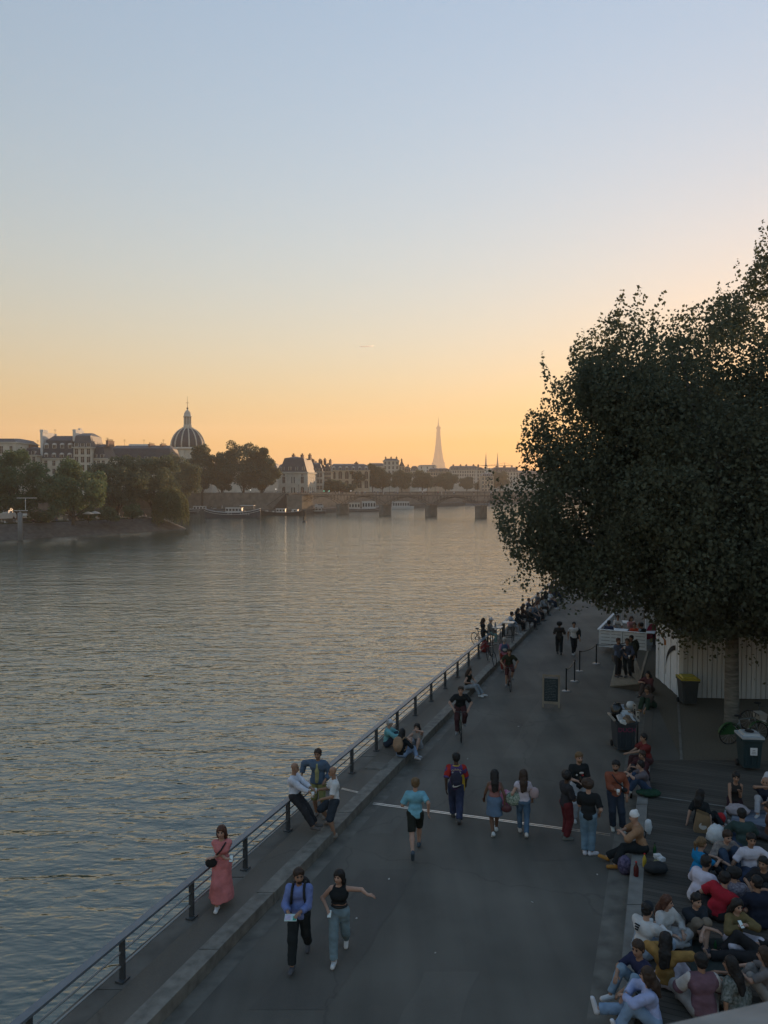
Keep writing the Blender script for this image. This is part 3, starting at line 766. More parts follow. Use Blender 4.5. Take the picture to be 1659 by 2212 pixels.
# ---- the big plane tree over the quay
def big_tree(label, x, y, zb, lob, n, size, seed, trunk, trunk_top, sprigs=0, hang=()):
    """lob: blobs relative to the trunk foot"""
    rng = np.random.default_rng(seed)
    t = thing('plane_tree', label, 'tree', (x, y, zb), 0, 'trees along the quay')
    blobs = []
    for (bx, by, bz, rx, ry, rz) in lob:
        blobs.append((bx, by, bz, rx * .86, ry * .86, rz * .86))
        for i in range(16):
            d = rng.normal(size=3); d /= np.linalg.norm(d); q = rng.uniform(.18, .32)
            blobs.append((bx + d[0] * rx * .82, by + d[1] * ry * .82, bz + d[2] * rz * .82, rx * q, ry * q, rz * q * 1.1))
    pts = crown_points(blobs, n, rng, .34, .75, seed, .5)
    # upright shoots and hanging sprays along the outline
    S = []
    for i in range(sprigs):
        b = blobs[rng.integers(len(blobs))]; d = rng.normal(size=3); d[2] = abs(d[2]) * 1.1 + .1; d[1] *= .6; d /= np.linalg.norm(d)
        p0 = np.array(b[:3]) + d * np.array(b[3:6]) * .9; L = rng.uniform(.5, 1.5)
        dr = np.array([d[0] * .35, d[1] * .35, 1.]); dr /= np.linalg.norm(dr); m = int(L / .035)
        tt = np.linspace(0, 1, m); S.append(p0 + dr * L * tt[:, None] + rng.normal(0, 1, (m, 3)) * (.13 * (1.1 - tt))[:, None])
    for (hx, hy, hz, L) in hang:
        for q in range(5):
            m = int(L / .035); tt = np.linspace(0, 1, m); dr = np.array([rng.normal(0, .5), rng.normal(0, .5), -1 + rng.normal(0, .35)])
            S.append(np.array([hx, hy, hz]) + dr * L * tt[:, None] + rng.normal(0, .16, (m, 3)))
    if S: pts = np.concatenate([pts] + S)
    V, F = leaves_at(pts, size, rng, .55)
    tint = np.clip(.25 + .5 * (vnoise(pts, .5, seed + 5) - .3) + .45 * rng.uniform(0, 1, len(pts)) ** 2, 0, 1)
    link('crown', fast_mesh('crown', V, F, L_near, tint=tint), t)
    mb = MB(); mb.tube([(0, 0, -.2), (0, 0, .5), (-.02, 0, 2), (.0, .05, trunk_top), (-.4, .3, trunk_top + 3.5), (-.5, .3, trunk_top + 7)], [trunk * 1.3, trunk * 1.05, trunk, trunk * .9, trunk * .55, trunk * .2], 14)
    for i in range(9):
        b = blobs[int(rng.integers(len(blobs)))]; z0 = trunk_top + rng.uniform(-.5, 2.5)
        mb.tube([(0, 0, z0), (b[0] * .5, b[1] * .5, z0 + (b[2] - z0) * .6), (b[0], b[1], b[2])], [trunk * .4, trunk * .25, .04], 6)
    mb.build('trunk', M_bark2, t)
    return t
T0 = Vector(P(1580, 1575, .36))
big_tree('big plane tree leaning over the quay road, its trunk in front of the white cabin', T0.x, T0.y, .36,
         [(-3.4, 1.5, 8.6, 4.5, 4.6, 4.4), (-.4, .5, 10.6, 4.8, 4.8, 5.2), (-4.4, 2.5, 6.9, 2.7, 3.6, 2.9), (-1.0, -.9, 4.5, 2.4, 2, 1.35), (2.4, -1.5, 4.2, 3, 2, 1.25), (-4.2, 1.5, 10.5, 3.0, 3, 3.1), (3.4, 0, 9.9, 4.4, 4.6, 5.5), (1.6, 1, 13.5, 2.7, 3, 2.9), (-2.6, 1.2, 6.0, 4.6, 3.8, 2.2), (3.4, .2, 5.9, 4.4, 4.2, 2.9), (-3.2, 1.5, 12.3, 2.3, 2.6, 2.6),
          (.2, -1.2, 5.0, 3.6, 2.6, 1.9), (3.6, -1.6, 4.6, 3.4, 2.4, 1.6), (-.5, -2., 8, 4.5, 3, 4.)],
         200000, .125, 3, .235, 3.4, 380, hang=((-4.6, .5, 4.8, .5), (-3.6, .5, 4.6, .5), (-6.9, 2, 5.3, .6), (1.4, -1.4, 3.4, .8), (.3, -1.2, 3.7, .9), (2.6, -1.6, 3.5, .9), (3.6, -1.6, 3.4, .9), (-.8, -.6, 3.9, .9), (-2.3, .2, 4.1, .6), (-1.6, 0, 3.8, .8), (.9, -1.8, 3.6, .9), (-5.6, 1, 4.8, .6)))
for i, (dy, n_) in enumerate(((9.5, 36000), (19, 28000), (29, 20000), (40, 15000), (52, 12000))):
    lab = ['second plane tree of the quay row, behind the big one', 'third plane tree of the quay row, hidden behind the big crown', 'fourth plane tree of the quay row behind the terrace', 'fifth plane tree of the quay row', 'last plane tree of the quay row'][i]
    big_tree(lab, T0.x + SL * dy, T0.y + dy, .36, [(-1.6, 0, 8.2, 4.6, 4.6, 4.6), (.8, 0, 10.6, 4.2, 4.4, 4.4), (-2.4, 0, 5.8, 3.6, 4.4, 2.2), (3, 0, 6.6, 3.8, 4, 3.4)], n_, .22, 40 + i, .26, 3.4, 30)
# ------------------------------------------------------------------ quay furniture
DZ = .36            # decking / ledge level
PL = lambda u, v, z=0.: Vector(P(u, v, z))
# ledge, decking, gravel
strip(-.70, -.40, Y0, 23.2, DZ, 'ledge', M_conc, .4, 18)
strip(-.70, -.40, 23.2, Y1, DZ - .003, 'quay_paving', M_deckg, .4)
M_deck = None
def deck_mat():
    m = bpy.data.materials.new('weathered_decking'); m.use_nodes = True
    nt = m.node_tree; N = nt.nodes; L = nt.links; b = N['Principled BSDF']; b.inputs['Roughness'].default_value = .85; b.inputs['Specular IOR Level'].default_value = .25
    tc = N.new('ShaderNodeTexCoord'); mp = N.new('ShaderNodeMapping'); mp.inputs['Rotation'].default_value = (0, 0, math.atan(SL) + R(2))
    L.new(tc.outputs['Object'], mp.inputs[0])
    sx = N.new('ShaderNodeSeparateXYZ'); L.new(mp.outputs[0], sx.inputs[0])
    mu = N.new('ShaderNodeMath'); mu.operation = 'MULTIPLY'; mu.inputs[1].default_value = 1 / .14; L.new(sx.outputs[1], mu.inputs[0])
    fl = N.new('ShaderNodeMath'); fl.operation = 'FLOOR'; L.new(mu.outputs[0], fl.inputs[0])
    fr = N.new('ShaderNodeMath'); fr.operation = 'FRACT'; L.new(mu.outputs[0], fr.inputs[0])
    wn = N.new('ShaderNodeTexWhiteNoise'); wn.noise_dimensions = '1D'; L.new(fl.outputs[0], wn.inputs['W'])
    nz = N.new('ShaderNodeTexNoise'); nz.inputs['Scale'].default_value = 1.; nz.inputs['Detail'].default_value = 4
    mp2 = N.new('ShaderNodeMapping'); mp2.inputs['Scale'].default_value = (.7, 9, 1); L.new(mp.outputs[0], mp2.inputs[0]); L.new(mp2.outputs[0], nz.inputs['Vector'])
    ad = N.new('ShaderNodeMath'); ad.operation = 'MULTIPLY_ADD'; ad.inputs[1].default_value = .5; L.new(wn.outputs[0], ad.inputs[0]); L.new(nz.outputs[0], ad.inputs[2])
    mr = N.new('ShaderNodeMapRange'); mr.inputs[1].default_value = .35; mr.inputs[2].default_value = 1.1; L.new(ad.outputs[0], mr.inputs[0])
    mx = N.new('ShaderNodeMix'); mx.data_type = 'RGBA'; mx.inputs[6].default_value = (.040, .037, .032, 1); mx.inputs[7].default_value = (.082, .075, .064, 1); L.new(mr.outputs[0], mx.inputs[0])
    gp = N.new('ShaderNodeMath'); gp.operation = 'GREATER_THAN'; gp.inputs[1].default_value = .07; L.new(fr.outputs[0], gp.inputs[0])
    mm = N.new('ShaderNodeMix'); mm.data_type = 'RGBA'; mm.inputs[6].default_value = (.008, .008, .008, 1); L.new(gp.outputs[0], mm.inputs[0]); L.new(mx.outputs[2], mm.inputs[7])
    L.new(mm.outputs[2], b.inputs['Base Color'])
    bp = N.new('ShaderNodeBump'); bp.inputs['Strength'].default_value = .5; bp.inputs['Distance'].default_value = .012; L.new(gp.outputs[0], bp.inputs['Height']); L.new(bp.outputs[0], b.inputs['Normal'])
    return m
ye = PL(1472, 1642, DZ).y
strip(-.395, 40, Y0, ye, DZ - .004, 'decking', deck_mat(), .35)
strip(-.395, 60, ye + .005, Y1, DZ - .004, 'quay_paving', M_deckg, .35)
M_grav = mat('sandy_gravel', (.085, .072, .052), .95, .3, 22, .5)
g0, g1, g2 = PL(1472, 1641, DZ), PL(1462, 1470, DZ), PL(1700, 1470, DZ)
mb = MB(); zz = DZ + .002; mb.add([(g0.x, g0.y, zz), (g0.x + 14, g0.y - .6, zz), (g1.x + 14, g1.y + 6, zz), (g1.x, g1.y + 6, zz)], [(0, 1, 2, 3)]); mb.build('gravel_bed', M_grav, kind='structure')
mb = MB(); mb.bar((g0.x, g0.y, DZ), (g1.x, g1.y, DZ), .08, .03); mb.build('gravel_edging', M_gut, kind='structure')
# slot drain across the road and walkway
a, b = PL(806, 1736), PL(1318, 1804); dd = (b - a).normalized(); nn = Vector((-dd.y, dd.x, 0))
mb = MB()
for s in (-.04, .04): mb.bar(a + nn * s + Vector((0, 0, .006)), b + nn * s + Vector((0, 0, .006)), .03, .012)
mb.bar(a + Vector((0, 0, .003)), b + Vector((0, 0, .003)), .05, .006, 1)
tag(mb.build('slot_drain', [M_steel, M_dark]), 'bright double steel slot drain crossing the asphalt road', 'drain')
a2, b2 = PL(738, 1704, .24), PL(773, 1712, .24); mb = MB()
for s in (-.03, .03): mb.bar(a2 + nn * s + Vector((0, 0, .006)), b2 + nn * s + Vector((0, 0, .006)), .025, .012)
tag(mb.build('slot_drain', [M_steel]), 'short steel drain on the raised walkway behind the three talking men', 'drain')
c = PL(815, 1655, .24); mb = MB(); mb.box((c.x, c.y, .248), (.62, .62, .012), -.36); mb.box((c.x, c.y, .256), (.5, .5, .012), -.36)
tag(mb.build('manhole_cover', M_gut), 'square pale access cover on the walkway near the seated trio', 'manhole cover')
c = PL(1420, 1716, DZ); mb = MB(); mb.bar(Q(-.3, c.y - .1, DZ + .004), Q(9, c.y - 3.4, DZ + .004), .06, .012); mb.build('deck_joint', M_conc, kind='structure')
# ---- railing
M_thin = mat('thin_rail_steel', (.26, .27, .27), .35, .1, 6, metal=.5)
ROFF = -9.36
t = thing('quay_railing', 'long grey steel railing with flat handrail along the river edge', 'railing', Q(ROFF, 8, .24))
rl = lambda y, off=0., z=0.: Q(ROFF + off, y, .24 + z) - Q(ROFF, 8, .24)
mb = MB()
ys = [-2, 20, 45, 70, 120]
for p, q in zip(ys, ys[1:]): mb.bar(rl(p, 0, .77), rl(q, 0, .77), .15, .05)
mb.build('handrail', M_rail, t)
for zz in (.25, .5):
    mb = MB(); mb.tube([rl(y, -.02, zz) for y in ys], 0.02, 6); mb.build('rail', M_thin, t)
y = 9.06
MP = None
while y < 118:
    p = rl(y)
    if MP is None:
        mb = MB(); ax = math.atan2(QD.y, QD.x); mb.box((0, 0, .375), (.1, .05, .75), ax + math.pi / 2 - 0); mb.box((0, 0, .015), (.2, .16, .03), ax); MP = mb.build('post', M_post, t, p).data
    else: link('post', MP, t, p)
    y += 1.92

# ---- chalkboard
c = PL(1190, 1529); t = thing('chalkboard_sign', 'free standing wooden framed chalkboard with faint writing on the road', 'chalkboard', c, R(-14))
M_wood = mat('pale_wood_frame', (.23, .19, .14), .7, .2, 4, .2, stretch=(1, 1, .2)); M_slab = mat('chalk_slate', (.025, .035, .038), .8, .2, 5)
Mt = Matrix.Rotation(R(-9), 3, 'X')
def tilt(mb): mb.v = [tuple(Mt @ Vector(p)) for p in mb.v]; return mb
mb = MB(); w_, h_ = .62, 1.3
for s in (-1, 1): mb.box((s * (w_ / 2), 0, h_ / 2), (.07, .04, h_))
mb.box((0, 0, h_ - .04), (w_ - .075, .04, .08)); mb.box((0, 0, .2), (w_ - .075, .04, .1)); tilt(mb).build('frame', M_wood, t)
mb = MB(); mb.box((0, .0, .70), (w_ - .075, .02, .9)); bo = tilt(mb).build('board', M_slab, t)
mb = MB(); random.seed(3)
for k in range(13):
    z = 1.08 - k * .062; x = -.22
    while x < .2 - random.random() * .12:
        wd = random.uniform(.015, .05); mb.box((x + wd / 2, -.013, z + random.uniform(-.004, .004)), (wd, .003, random.uniform(.006, .016))); x += wd + .014
tilt(mb).build('chalk_writing', mat('chalk', (.16, .18, .18), .9, .2, 30), bo)
mb = MB(); Mb = Matrix.Rotation(R(12), 3, 'X')
for s in (-1, 1): mb.box((s * (w_ / 2), .0, h_ / 2), (.05, .03, h_))
mb.box((0, 0, .3), (w_ - .06, .03, .06)); mb.v = [tuple(Mb @ (Vector(p) - Vector((0, 0, h_))) + Vector((0, .2 + .02, h_ - .02))) for p in mb.v]; mb.build('back_legs', M_wood, t)

# ---- rope stanchions
st = [(1223, 1493), (1241, 1472), (1252, 1450), (1288, 1434), (1375, 1424)]
M_post2 = mat('stanchion_black', (.02, .02, .022), .35, .1, 5, spec=.5); M_disc = mat('stanchion_base', (.28, .28, .28), .4, .1, 5, spec=.5)
ob = None; TOP = []
slab = ['rope post nearest the chalkboard', 'second rope post behind the chalkboard', 'third rope post behind the chalkboard', 'fourth rope post near the men holding drinks', 'rope post standing on the ramp behind the men with drinks']
for i, (u, v) in enumerate(st):
    z = 0 if i < 4 else .3; c = PL(u, v, z)
    if ob is None:
        ob = thing('rope_stanchion', slab[i], 'stanchion', c, 0, 'rope barrier posts')
        mb = MB(); mb.lathe([(.18, 0), (.18, .02), (.06, .04)], n=20); mb.build('base', M_disc, ob)
        mb = MB(); mb.lathe([(.032, .03), (.032, .95), (.045, .96), (.045, 1.0), (.02, 1.01)], n=12); mb.build('pole', M_post2, ob)
    else:
        o = copy_tree(ob); o.location = c; o['label'] = slab[i]
    TOP.append(c + Vector((0, 0, .96)))
for (i, j, lab) in ((0, 1, 'short black belt between the two posts nearest the chalkboard'), (2, 3, 'black belt from the third to the fourth rope post'), (3, 4, 'black belt running to the post on the ramp')):
    a, b = TOP[i], TOP[j]; mb = MB(); mb.tube([a.lerp(b, s) + Vector((0, 0, -.10 * 4 * s * (1 - s))) for s in np.linspace(0, 1, 9)], .022, 5)
    tag(mb.build('barrier_belt', M_post2), lab, 'barrier belt', 'belts of the rope barrier')

# ---- ramp
M_plk = mat('ramp_planks', (.22, .185, .135), .85, .3, 2.5, .3, stretch=(1, .2, 1))
f0, f1 = PL(1317, 1483, .02), PL(1382, 1477, DZ); b0, b1 = Vector(P(1336, 1405, .02)), PL(1402, 1407, DZ)
t = thing('plank_ramp', 'wooden plank ramp beside the white slatted terrace', 'ramp', (f0.x, f0.y, 0))
mb = MB(); n_ = 14
for k in range(n_):
    s0, s1 = k / n_ + .004, (k + 1) / n_ - .004
    q = [f0.lerp(f1, s0), f0.lerp(f1, s1), b0.lerp(b1, s1), b0.lerp(b1, s0)]; q = [p - f0 for p in q]
    mb.add([p + Vector((0, 0, .05)) for p in q] + [p + Vector((0, 0, .0)) for p in q], [(0, 1, 2, 3), (7, 6, 5, 4), (0, 4, 5, 1), (1, 5, 6, 2), (2, 6, 7, 3), (3, 7, 4, 0)])
mb.build('planks', M_plk, t)
mb = MB(); q = [f0 - f0 + Vector((.05, .02, -.02)), f1 - f0 + Vector((0, .02, 0)), Vector((f1.x - f0.x, f1.y - f0.y + .02, -.02))]
mb.add([p for p in q] + [p + Vector((.6, 6, 0)) for p in q], [(0, 2, 1), (1, 2, 5, 4)]); mb.build('side_board', mat('ramp_side', (.07, .055, .04), .85, .2, 4), t)

# ---- white slatted terrace
M_wp = mat('white_painted_slats', (.60, .63, .65), .6, .08, 4, .1); M_blk = mat('gap_black', (.012, .012, .013), .8, .1)
t0 = PL(1293, 1397, DZ); t1 = PL(1397, 1406, DZ); fd = (t1 - t0); Wt = fd.length; an = math.atan2(fd.y, fd.x)
t = thing('slatted_terrace_wall', 'white slatted low wall round the terrace under the plane trees', 'terrace wall', t0, an)
def slat_panel(mb, x0, x1, y, along_x=True):
    for k in range(5):
        z = .1 + k * .175
        if along_x: mb.box(((x0 + x1) / 2, y, z), (x1 - x0 - .03, .035, .15))
        else: mb.box((y, (x0 + x1) / 2, z), (.035, x1 - x0 - .03, .15))
    for x in (x0 + .05, (x0 + x1) / 2, x1 - .05):
        if along_x: mb.box((x, y + .03, .45), (.08, .03, .9), mi=0)
        else: mb.box((y + .03, x, .45), (.03, .08, .9))
for k in range(2):
    mb = MB(); slat_panel(mb, Wt * k / 2, Wt * (k + 1) / 2, 0); mb.build('front_panel', M_wp, t)
for k in range(5):
    mb = MB(); slat_panel(mb, .1 + k * 1.6, .1 + (k + 1) * 1.6, .02, False); mb.build('side_panel', M_wp, t)
mb = MB(); mb.box((Wt / 2, -.01, .93), (Wt + .1, .14, .04)); mb.box((-.01, 4.15, .93), (.14, 8.1, .04)); mb.build('top_rail', M_wp, t)
mb = MB(); mb.box((Wt / 2, .12, .42), (Wt - .2, .02, .78)); mb.build('lining', M_blk, t)
TT = Matrix.Translation(t0) @ Matrix.Rotation(an, 4, 'Z')
tab = None
for i, (x, y, lab) in enumerate(((.9, 1.3, 'terrace table just behind the white slats at left'), (2.3, 1.4, 'terrace table behind the white slats at right'), (.9, 4.0, 'terrace table deeper under the foliage'))):
    if tab is None:
        tab = thing('terrace_table', lab, 'table', TT @ Vector((x, y, 0)), an, 'terrace tables'); mb = MB(); mb.box((0, 0, .74), (.8, .8, .04)); mb.build('tabletop', M_wp, tab)
        for sx in (-.35, .35):
            for sy in (-.35, .35): mb = MB(); mb.box((sx, sy, .36), (.05, .05, .72)); mb.build('leg', M_post2, tab)
    else: o = copy_tree(tab); o.location = TT @ Vector((x, y, 0)); o['label'] = lab
# dark and white kiosk behind, with board and pink disc
c = PL(1400, 1398, DZ); t = thing('kiosk_screen', 'white screen with a pink half disc beside the terrace', 'screen', c + Vector((.0, .6, 0)), R(4))
mb = MB(); mb.box((.55, 0, 1.05), (1.0, .06, 2.1)); mb.build('panel', M_wp, t)
mb = MB(); pts = [(.42 + .38 * math.cos(a), .3 + .85 * math.sin(a)) for a in np.linspace(math.pi * .0, math.pi, 14)]
mb.add([(x, -.045, z) for x, z in pts] + [(x, -.032, z) for x, z in pts], [tuple(range(14))[::-1], tuple(range(14, 28))] + [(i, (i + 1) % 14, (i + 1) % 14 + 14, i + 14) for i in range(14)]); mb.build('half_disc', mat('pink_paint', (.32, .035, .07), .6, .1), t)
c = PL(1421, 1449, DZ); t = thing('leaning_board', 'plain pale board standing at the cabin corner with a small white square', 'board', c, R(8)); mb = MB(); mb.box((.16, 0, .95), (.34, .05, 1.9)); mb.build('panel', mat('pale_board', (.3, .29, .26), .8, .15, 3), t)
mb = MB(); mb.box((.26, -.03, .42), (.06, .01, .12)); mb.build('notice', mat('white_notice', (.7, .7, .7), .8, .02), t)  # plain white square on the board
# cabin
c = Vector((11.85, 30.1, DZ)); t = thing('white_cabin', 'white boarded cabin with ribbed end wall behind the plane trunk', 'cabin', c, R(-4))
mb = MB(); mb.box((3.2, 1.7, 1.3), (6.2, 3.2, 2.55)); mb.build('core', M_blk, t)
mb = MB(); mb.box((3.2, 1.75, 2.62), (6.5, 3.4, .07)); mb.build('roof', M_zinc, t)
mb = MB(); M_gw = mat('grey_white_boards', (.40, .42, .43), .65, .12, 3, .15, stretch=(1, 1, .15))
for k in range(33): mb.box((.23 + k * .19, .06, 1.28), (.168, .04, 2.5))
mb.build('front_boarding', M_gw, t)
mb = MB(); mb.box((.05, .06, 1.3), (.17, .12, 2.6)); mb.build('corner_post', M_wp, t)
mb = MB()
for k in range(8): mb.box((.06, .24 + k * .42, 1.3), (.09 if k % 2 else .04, .40, 2.55))
mb.build('ribbed_end_wall', M_wp, t)
mb = MB(); pts = []
for a in np.linspace(.25, 1.75, 10): pts.append((.2 + 1.5 * math.sin(a) * 1.1, .75 + 1.1 * math.cos(a)))
outer = [(y, z + .2) for y, z in pts][::-1]; ring = pts + outer; m = len(ring)
mb.add([(-.0, y, z) for y, z in ring] + [(-.012, y, z) for y, z in ring], [tuple(range(m)), tuple(range(m, 2 * m))[::-1]] + [(i, i + m, (i + 1) % m + m, (i + 1) % m) for i in range(m)])
mb.build('black_arc', M_blk, t)
c = PL(1437, 1372, 2.3); t = thing('orange_awning', 'small orange awning above the pale board at the cabin corner', 'awning', (12.0, 33.0, 2.35)); mb = MB(); mb.add([(0, 0, .25), (.8, 0, .22), (.85, -.9, -.1), (-.05, -.9, -.06), (-.05, -.9, -.25), (.85, -.9, -.28)], [(0, 1, 2, 3), (3, 2, 5, 4)]); mb.build('canvas', mat('orange_canvas', (.42, .16, .03), .8, .15, 3), t)
mb = MB(); mb.tube([(0, .05, .25), (0, -.9, -.08)], .02, 5); mb.tube([(.8, .05, .22), (.85, -.9, -.1)], .02, 5); mb.build('arms', M_post2, t)

# ---- wheelie bins
M_bin = mat('dark_bin_plastic', (.035, .042, .045), .5, .15, 5, spec=.4); M_lidy = mat('yellow_bin_lid', (.30, .25, .03), .5, .12, 4, spec=.4)
M_rub = mat('rubber', (.012, .012, .012), .8, .1); M_metal = mat('worn_galvanised', (.35, .33, .29), .45, .2, 8, metal=.4)
def wheelie(label, c, rz, w, d, h, body, lid):
    t = thing('wheelie_bin', label, 'bin', c, rz)
    mb = MB(); f = .82
    mb.add([(-w / 2 * f, -d / 2 * f, .1), (w / 2 * f, -d / 2 * f, .1), (w / 2 * f, d / 2 * f, .1), (-w / 2 * f, d / 2 * f, .1), (-w / 2, -d / 2, h), (w / 2, -d / 2, h), (w / 2, d / 2, h), (-w / 2, d / 2, h)], [(3, 2, 1, 0), (0, 1, 5, 4), (1, 2, 6, 5), (2, 3, 7, 6), (3, 0, 4, 7)])
    for s in (-.6, 0, .6): mb.box((s * w / 2, -d / 2 * .92, h * .5), (.03, .05, h * .6))
    mb.box((0, -d / 2 - .02, h - .03), (w + .06, .06, .06)); mb.box((0, d / 2 + .02, h - .03), (w + .06, .06, .06))
    for s in (-1, 1): mb.box((s * (w / 2 + .02), 0, h - .03), (.06, d - .03, .06))
    mb.build('body', body, t)
    for s in (-1, 1): mb = MB(); mb.lathe([(.04, -.03), (.1, -.03), (.1, .03), (.04, .03)], n=16); mb.v = [(s * (w / 2 - .03) + z, d / 2 * f + y, .1 + x) for x, y, z in mb.v]; mb.build('wheel', M_rub, t)
    if lid:
        mb = MB(); mb.box((0, 0, h + .04), (w + .08, d + .1, .06)); mb.box((0, .02, h + .1), (w * .86, d * .8, .06), taper=.9); mb.box((0, d / 2 + .09, h + .02), (w * .7, .05, .05)); mb.build('lid', lid, t)
    return t
wheelie('grey bin with a yellow lid against the white cabin corner', PL(1485, 1521, DZ), R(-5), .62, .72, 1.0, M_bin, M_lidy)
tb = wheelie('dark recycling bin with pale lid, round hole and white label', PL(1628, 1668, DZ) + Vector((0, .3, 0)), R(-6), .56, .6, .98, mat('petrol_bin', (.02, .04, .045), .5, .12, 4), mat('pale_grey_lid', (.33, .35, .36), .5, .1, 4))
mb = MB(); mb.lathe([(.13, 1.135), (.13, 1.15), (.105, 1.152)], n=20); mb.build('hole_rim', M_blk, tb)
mb = MB(); mb.box((.02, -.318, .62), (.2, .02, .22)); lb = mb.build('label_plate', mat('white_label', (.6, .6, .6), .7, .05), tb)
mb = MB()
for k in range(3): mb.box((.02, -.330, .56 + k * .05), (.13 - .03 * k, .003, .012))
mb.build('printed_lines', M_blk, lb)
# overflowing container
c = PL(1356, 1630); to = wheelie('big overflowing rubbish container with pink graffiti letters on the road', c + Vector((0, .5, 0)), R(-3), .64, .9, 1.05, mat('container_slate', (.030, .038, .045), .55, .15, 4), None)
me = text_mesh('DUCH', .2, .002); me.materials.append(mat('pink_graffiti', (.22, .03, .08), .7, .2, 20))
o = link('graffiti', me, to, (.0, -.478, .80)); o.rotation_euler = (math.pi / 2, 0, 0)
mb = MB()
for s in (-1, 1):
    mb.box((s * .39, -.2, 1.1), (.07, .42, .05)); mb.box((s * .39, .27, 1.1), (.07, .36, .05))
mb.build('side_rims', M_metal, to)
for s in (1,):
    for yy, hh in ((-.05, 1.3), (.35, 1.42)):
        mb = MB(); mb.box((.46, yy, hh / 2), (.05, .05, hh)); mb.box((.46, yy, hh - .08), (.1, .06, .2), mi=1); mb.box((.46, yy - .032, hh - .02), (.05, .01, .04), mi=2); mb.box((.46, yy - .032, hh - .15), (.05, .01, .04), mi=2); mb.build('lifting_arm', [M_post2, M_metal, M_blk], to)
random.seed(8)
JUNK = [('cardboard_box', (.17, .12, .075), 'brown'), ('pizza_box', (.42, .42, .42), 'white'), ('paper_sheet', (.5, .52, .55), 'crumpled white'), ('paper_bag', (.2, .145, .09), 'torn brown')]
base = c + Vector((0, .46, -.07))
for i, (nm, colr, lab, x, y, z, sx, sy, sz, rx, ry, rz) in enumerate((
        ('pizza_box', (.40, .43, .46), 'flat pale blue white carton on top of the rubbish', .1, .05, 1.22, .34, .33, .05, .5, .1, .1),
        ('cardboard_box', (.17, .12, .08), 'brown torn carton at the front of the rubbish', .08, -.3, 1.16, .32, .26, .12, .3, .3, .5),
        ('cardboard_box', (.2, .15, .1), 'brown carton behind the pale carton', .12, .32, 1.28, .4, .25, .14, -.2, .2, -.3),
        ('paper_sheet', (.5, .52, .54), 'folded white paper at the left of the rubbish', -.2, -.22, 1.22, .26, .2, .04, 1.0, .3, .5),
        ('paper_sheet', (.55, .55, .52), 'crumpled white paper at the front edge of the rubbish', -.16, -.44, 1.14, .2, .12, .08, .2, .4, .1),
        ('paper_sheet', (.45, .47, .5), 'white sheet poking out at the right of the rubbish', .24, -.18, 1.2, .12, .3, .03, .4, .5, .2),
        ('printed_carton', (.3, .34, .4), 'blue white printed carton at the back of the rubbish', -.02, .35, 1.36, .3, .2, .1, .6, .1, .25))):
    M3 = (Matrix.Rotation(rz, 4, 'Z') @ Matrix.Rotation(rx, 4, 'X') @ Matrix.Rotation(ry, 4, 'Y')).to_3x3()
    mb = MB(); mb.box(base + Vector((x, y, z)), (sx, sy, sz), M=M3); mb.box(base + Vector((x, y, z)) + M3 @ Vector((.03, sy * .45, sz * .75)), (sx * .9, sy * .3, .012), M=M3 @ Matrix.Rotation(.7, 3, 'X'))
    tag(mb.build(nm, mat('junk_%d' % i, colr, .85, .2, 8, .3)), lab, 'rubbish')
def bag_mesh(r, seed, lump=.22):
    rng = np.random.default_rng(seed); mb = MB(); mb.ball((0, 0, 0), r, 18)
    v = np.array(mb.v); nz = vnoise(v, 5. / max(r), seed) - .5; mb.v = [tuple(p * (1 + lump * 1.6 * q)) for p, q in zip(v, nz)]; return mb
M_bbag = mat('black_bin_bag', (.012, .013, .014), .25, .2, 12, .4, spec=.5); M_wbag = mat('white_plastic_bag', (.5, .52, .53), .4, .12, 12, .4)
def bag(name, label, c, r, m, seed, lump=.22, cat='bag'):
    return tag(bag_mesh(r, seed, lump).build(name, m, None, c), label, cat)
bag('bin_bag', 'shiny black rubbish bag bulging out of the container', base + Vector((-.15, .28, 1.32)), (.2, .2, .26), M_bbag, 3)
bag('plastic_bag', 'white plastic bag beside the people behind the container', PL(1381, 1545, .2) + Vector((0, 1.0, 0.1)), (.17, .15, .16), M_wbag, 4)
bag('plastic_bag', 'small white plastic bag at the feet of the man in the rust jumper', PL(1355, 1722, 0) + Vector((0, 0, .13)), (.12, .1, .15), M_wbag, 5)
bag('plastic_bag', 'white carrier bag behind the man in the tan top', PL(1400, 1800, DZ) + Vector((0, 0, .16)), (.09, .08, .2), M_wbag, 6)
bag('patterned_bag', 'purple patterned bag standing on the road by the ledge', PL(1350, 1888, 0) + Vector((0, 0, .2)), (.17, .15, .22), mat('purple_pattern', (.03, .025, .06), .8, scale=18, col2=(.12, .10, .17), detail=1), 7, .12)
bag('sports_bag', 'black bag lying open on the decking with white packets on it', PL(1420, 1893, DZ) + Vector((0, .1, .14)), (.27, .17, .13), mat('black_nylon', (.014, .016, .018), .7, .2, 9, .4), 8)
for i, (u, v, dz) in enumerate(((1415, 1866, .27), (1423, 1872, .26), (1412, 1876, .22))):
    c = PL(u, v, DZ); mb = MB(); mb.box(c + Vector((0, -.15, dz - .02)), (.16, .1, .07), .4 * i); mb.box(c + Vector((0, -.15, dz + .02)), (.12, .08, .012), .4 * i + .2)
    tag(mb.build('food_packet', mat('packet_%d' % i, ((.5, .5, .5), (.45, .46, .47), (.3, .26, .12))[i], .6, .2, 14)), ['white food packet on top of the black bag', 'second white packet on the black bag', 'yellowish packet on the black bag'][i], 'packet')
bag('green_jacket', 'dark green jacket lying on the ledge beside the white trainer', PL(1402, 1718, DZ) + Vector((0, 0, .08)), (.32, .22, .1), mat('green_cloth', (.012, .045, .025), .9, .3, 8, .5), 9, .3, 'jacket')
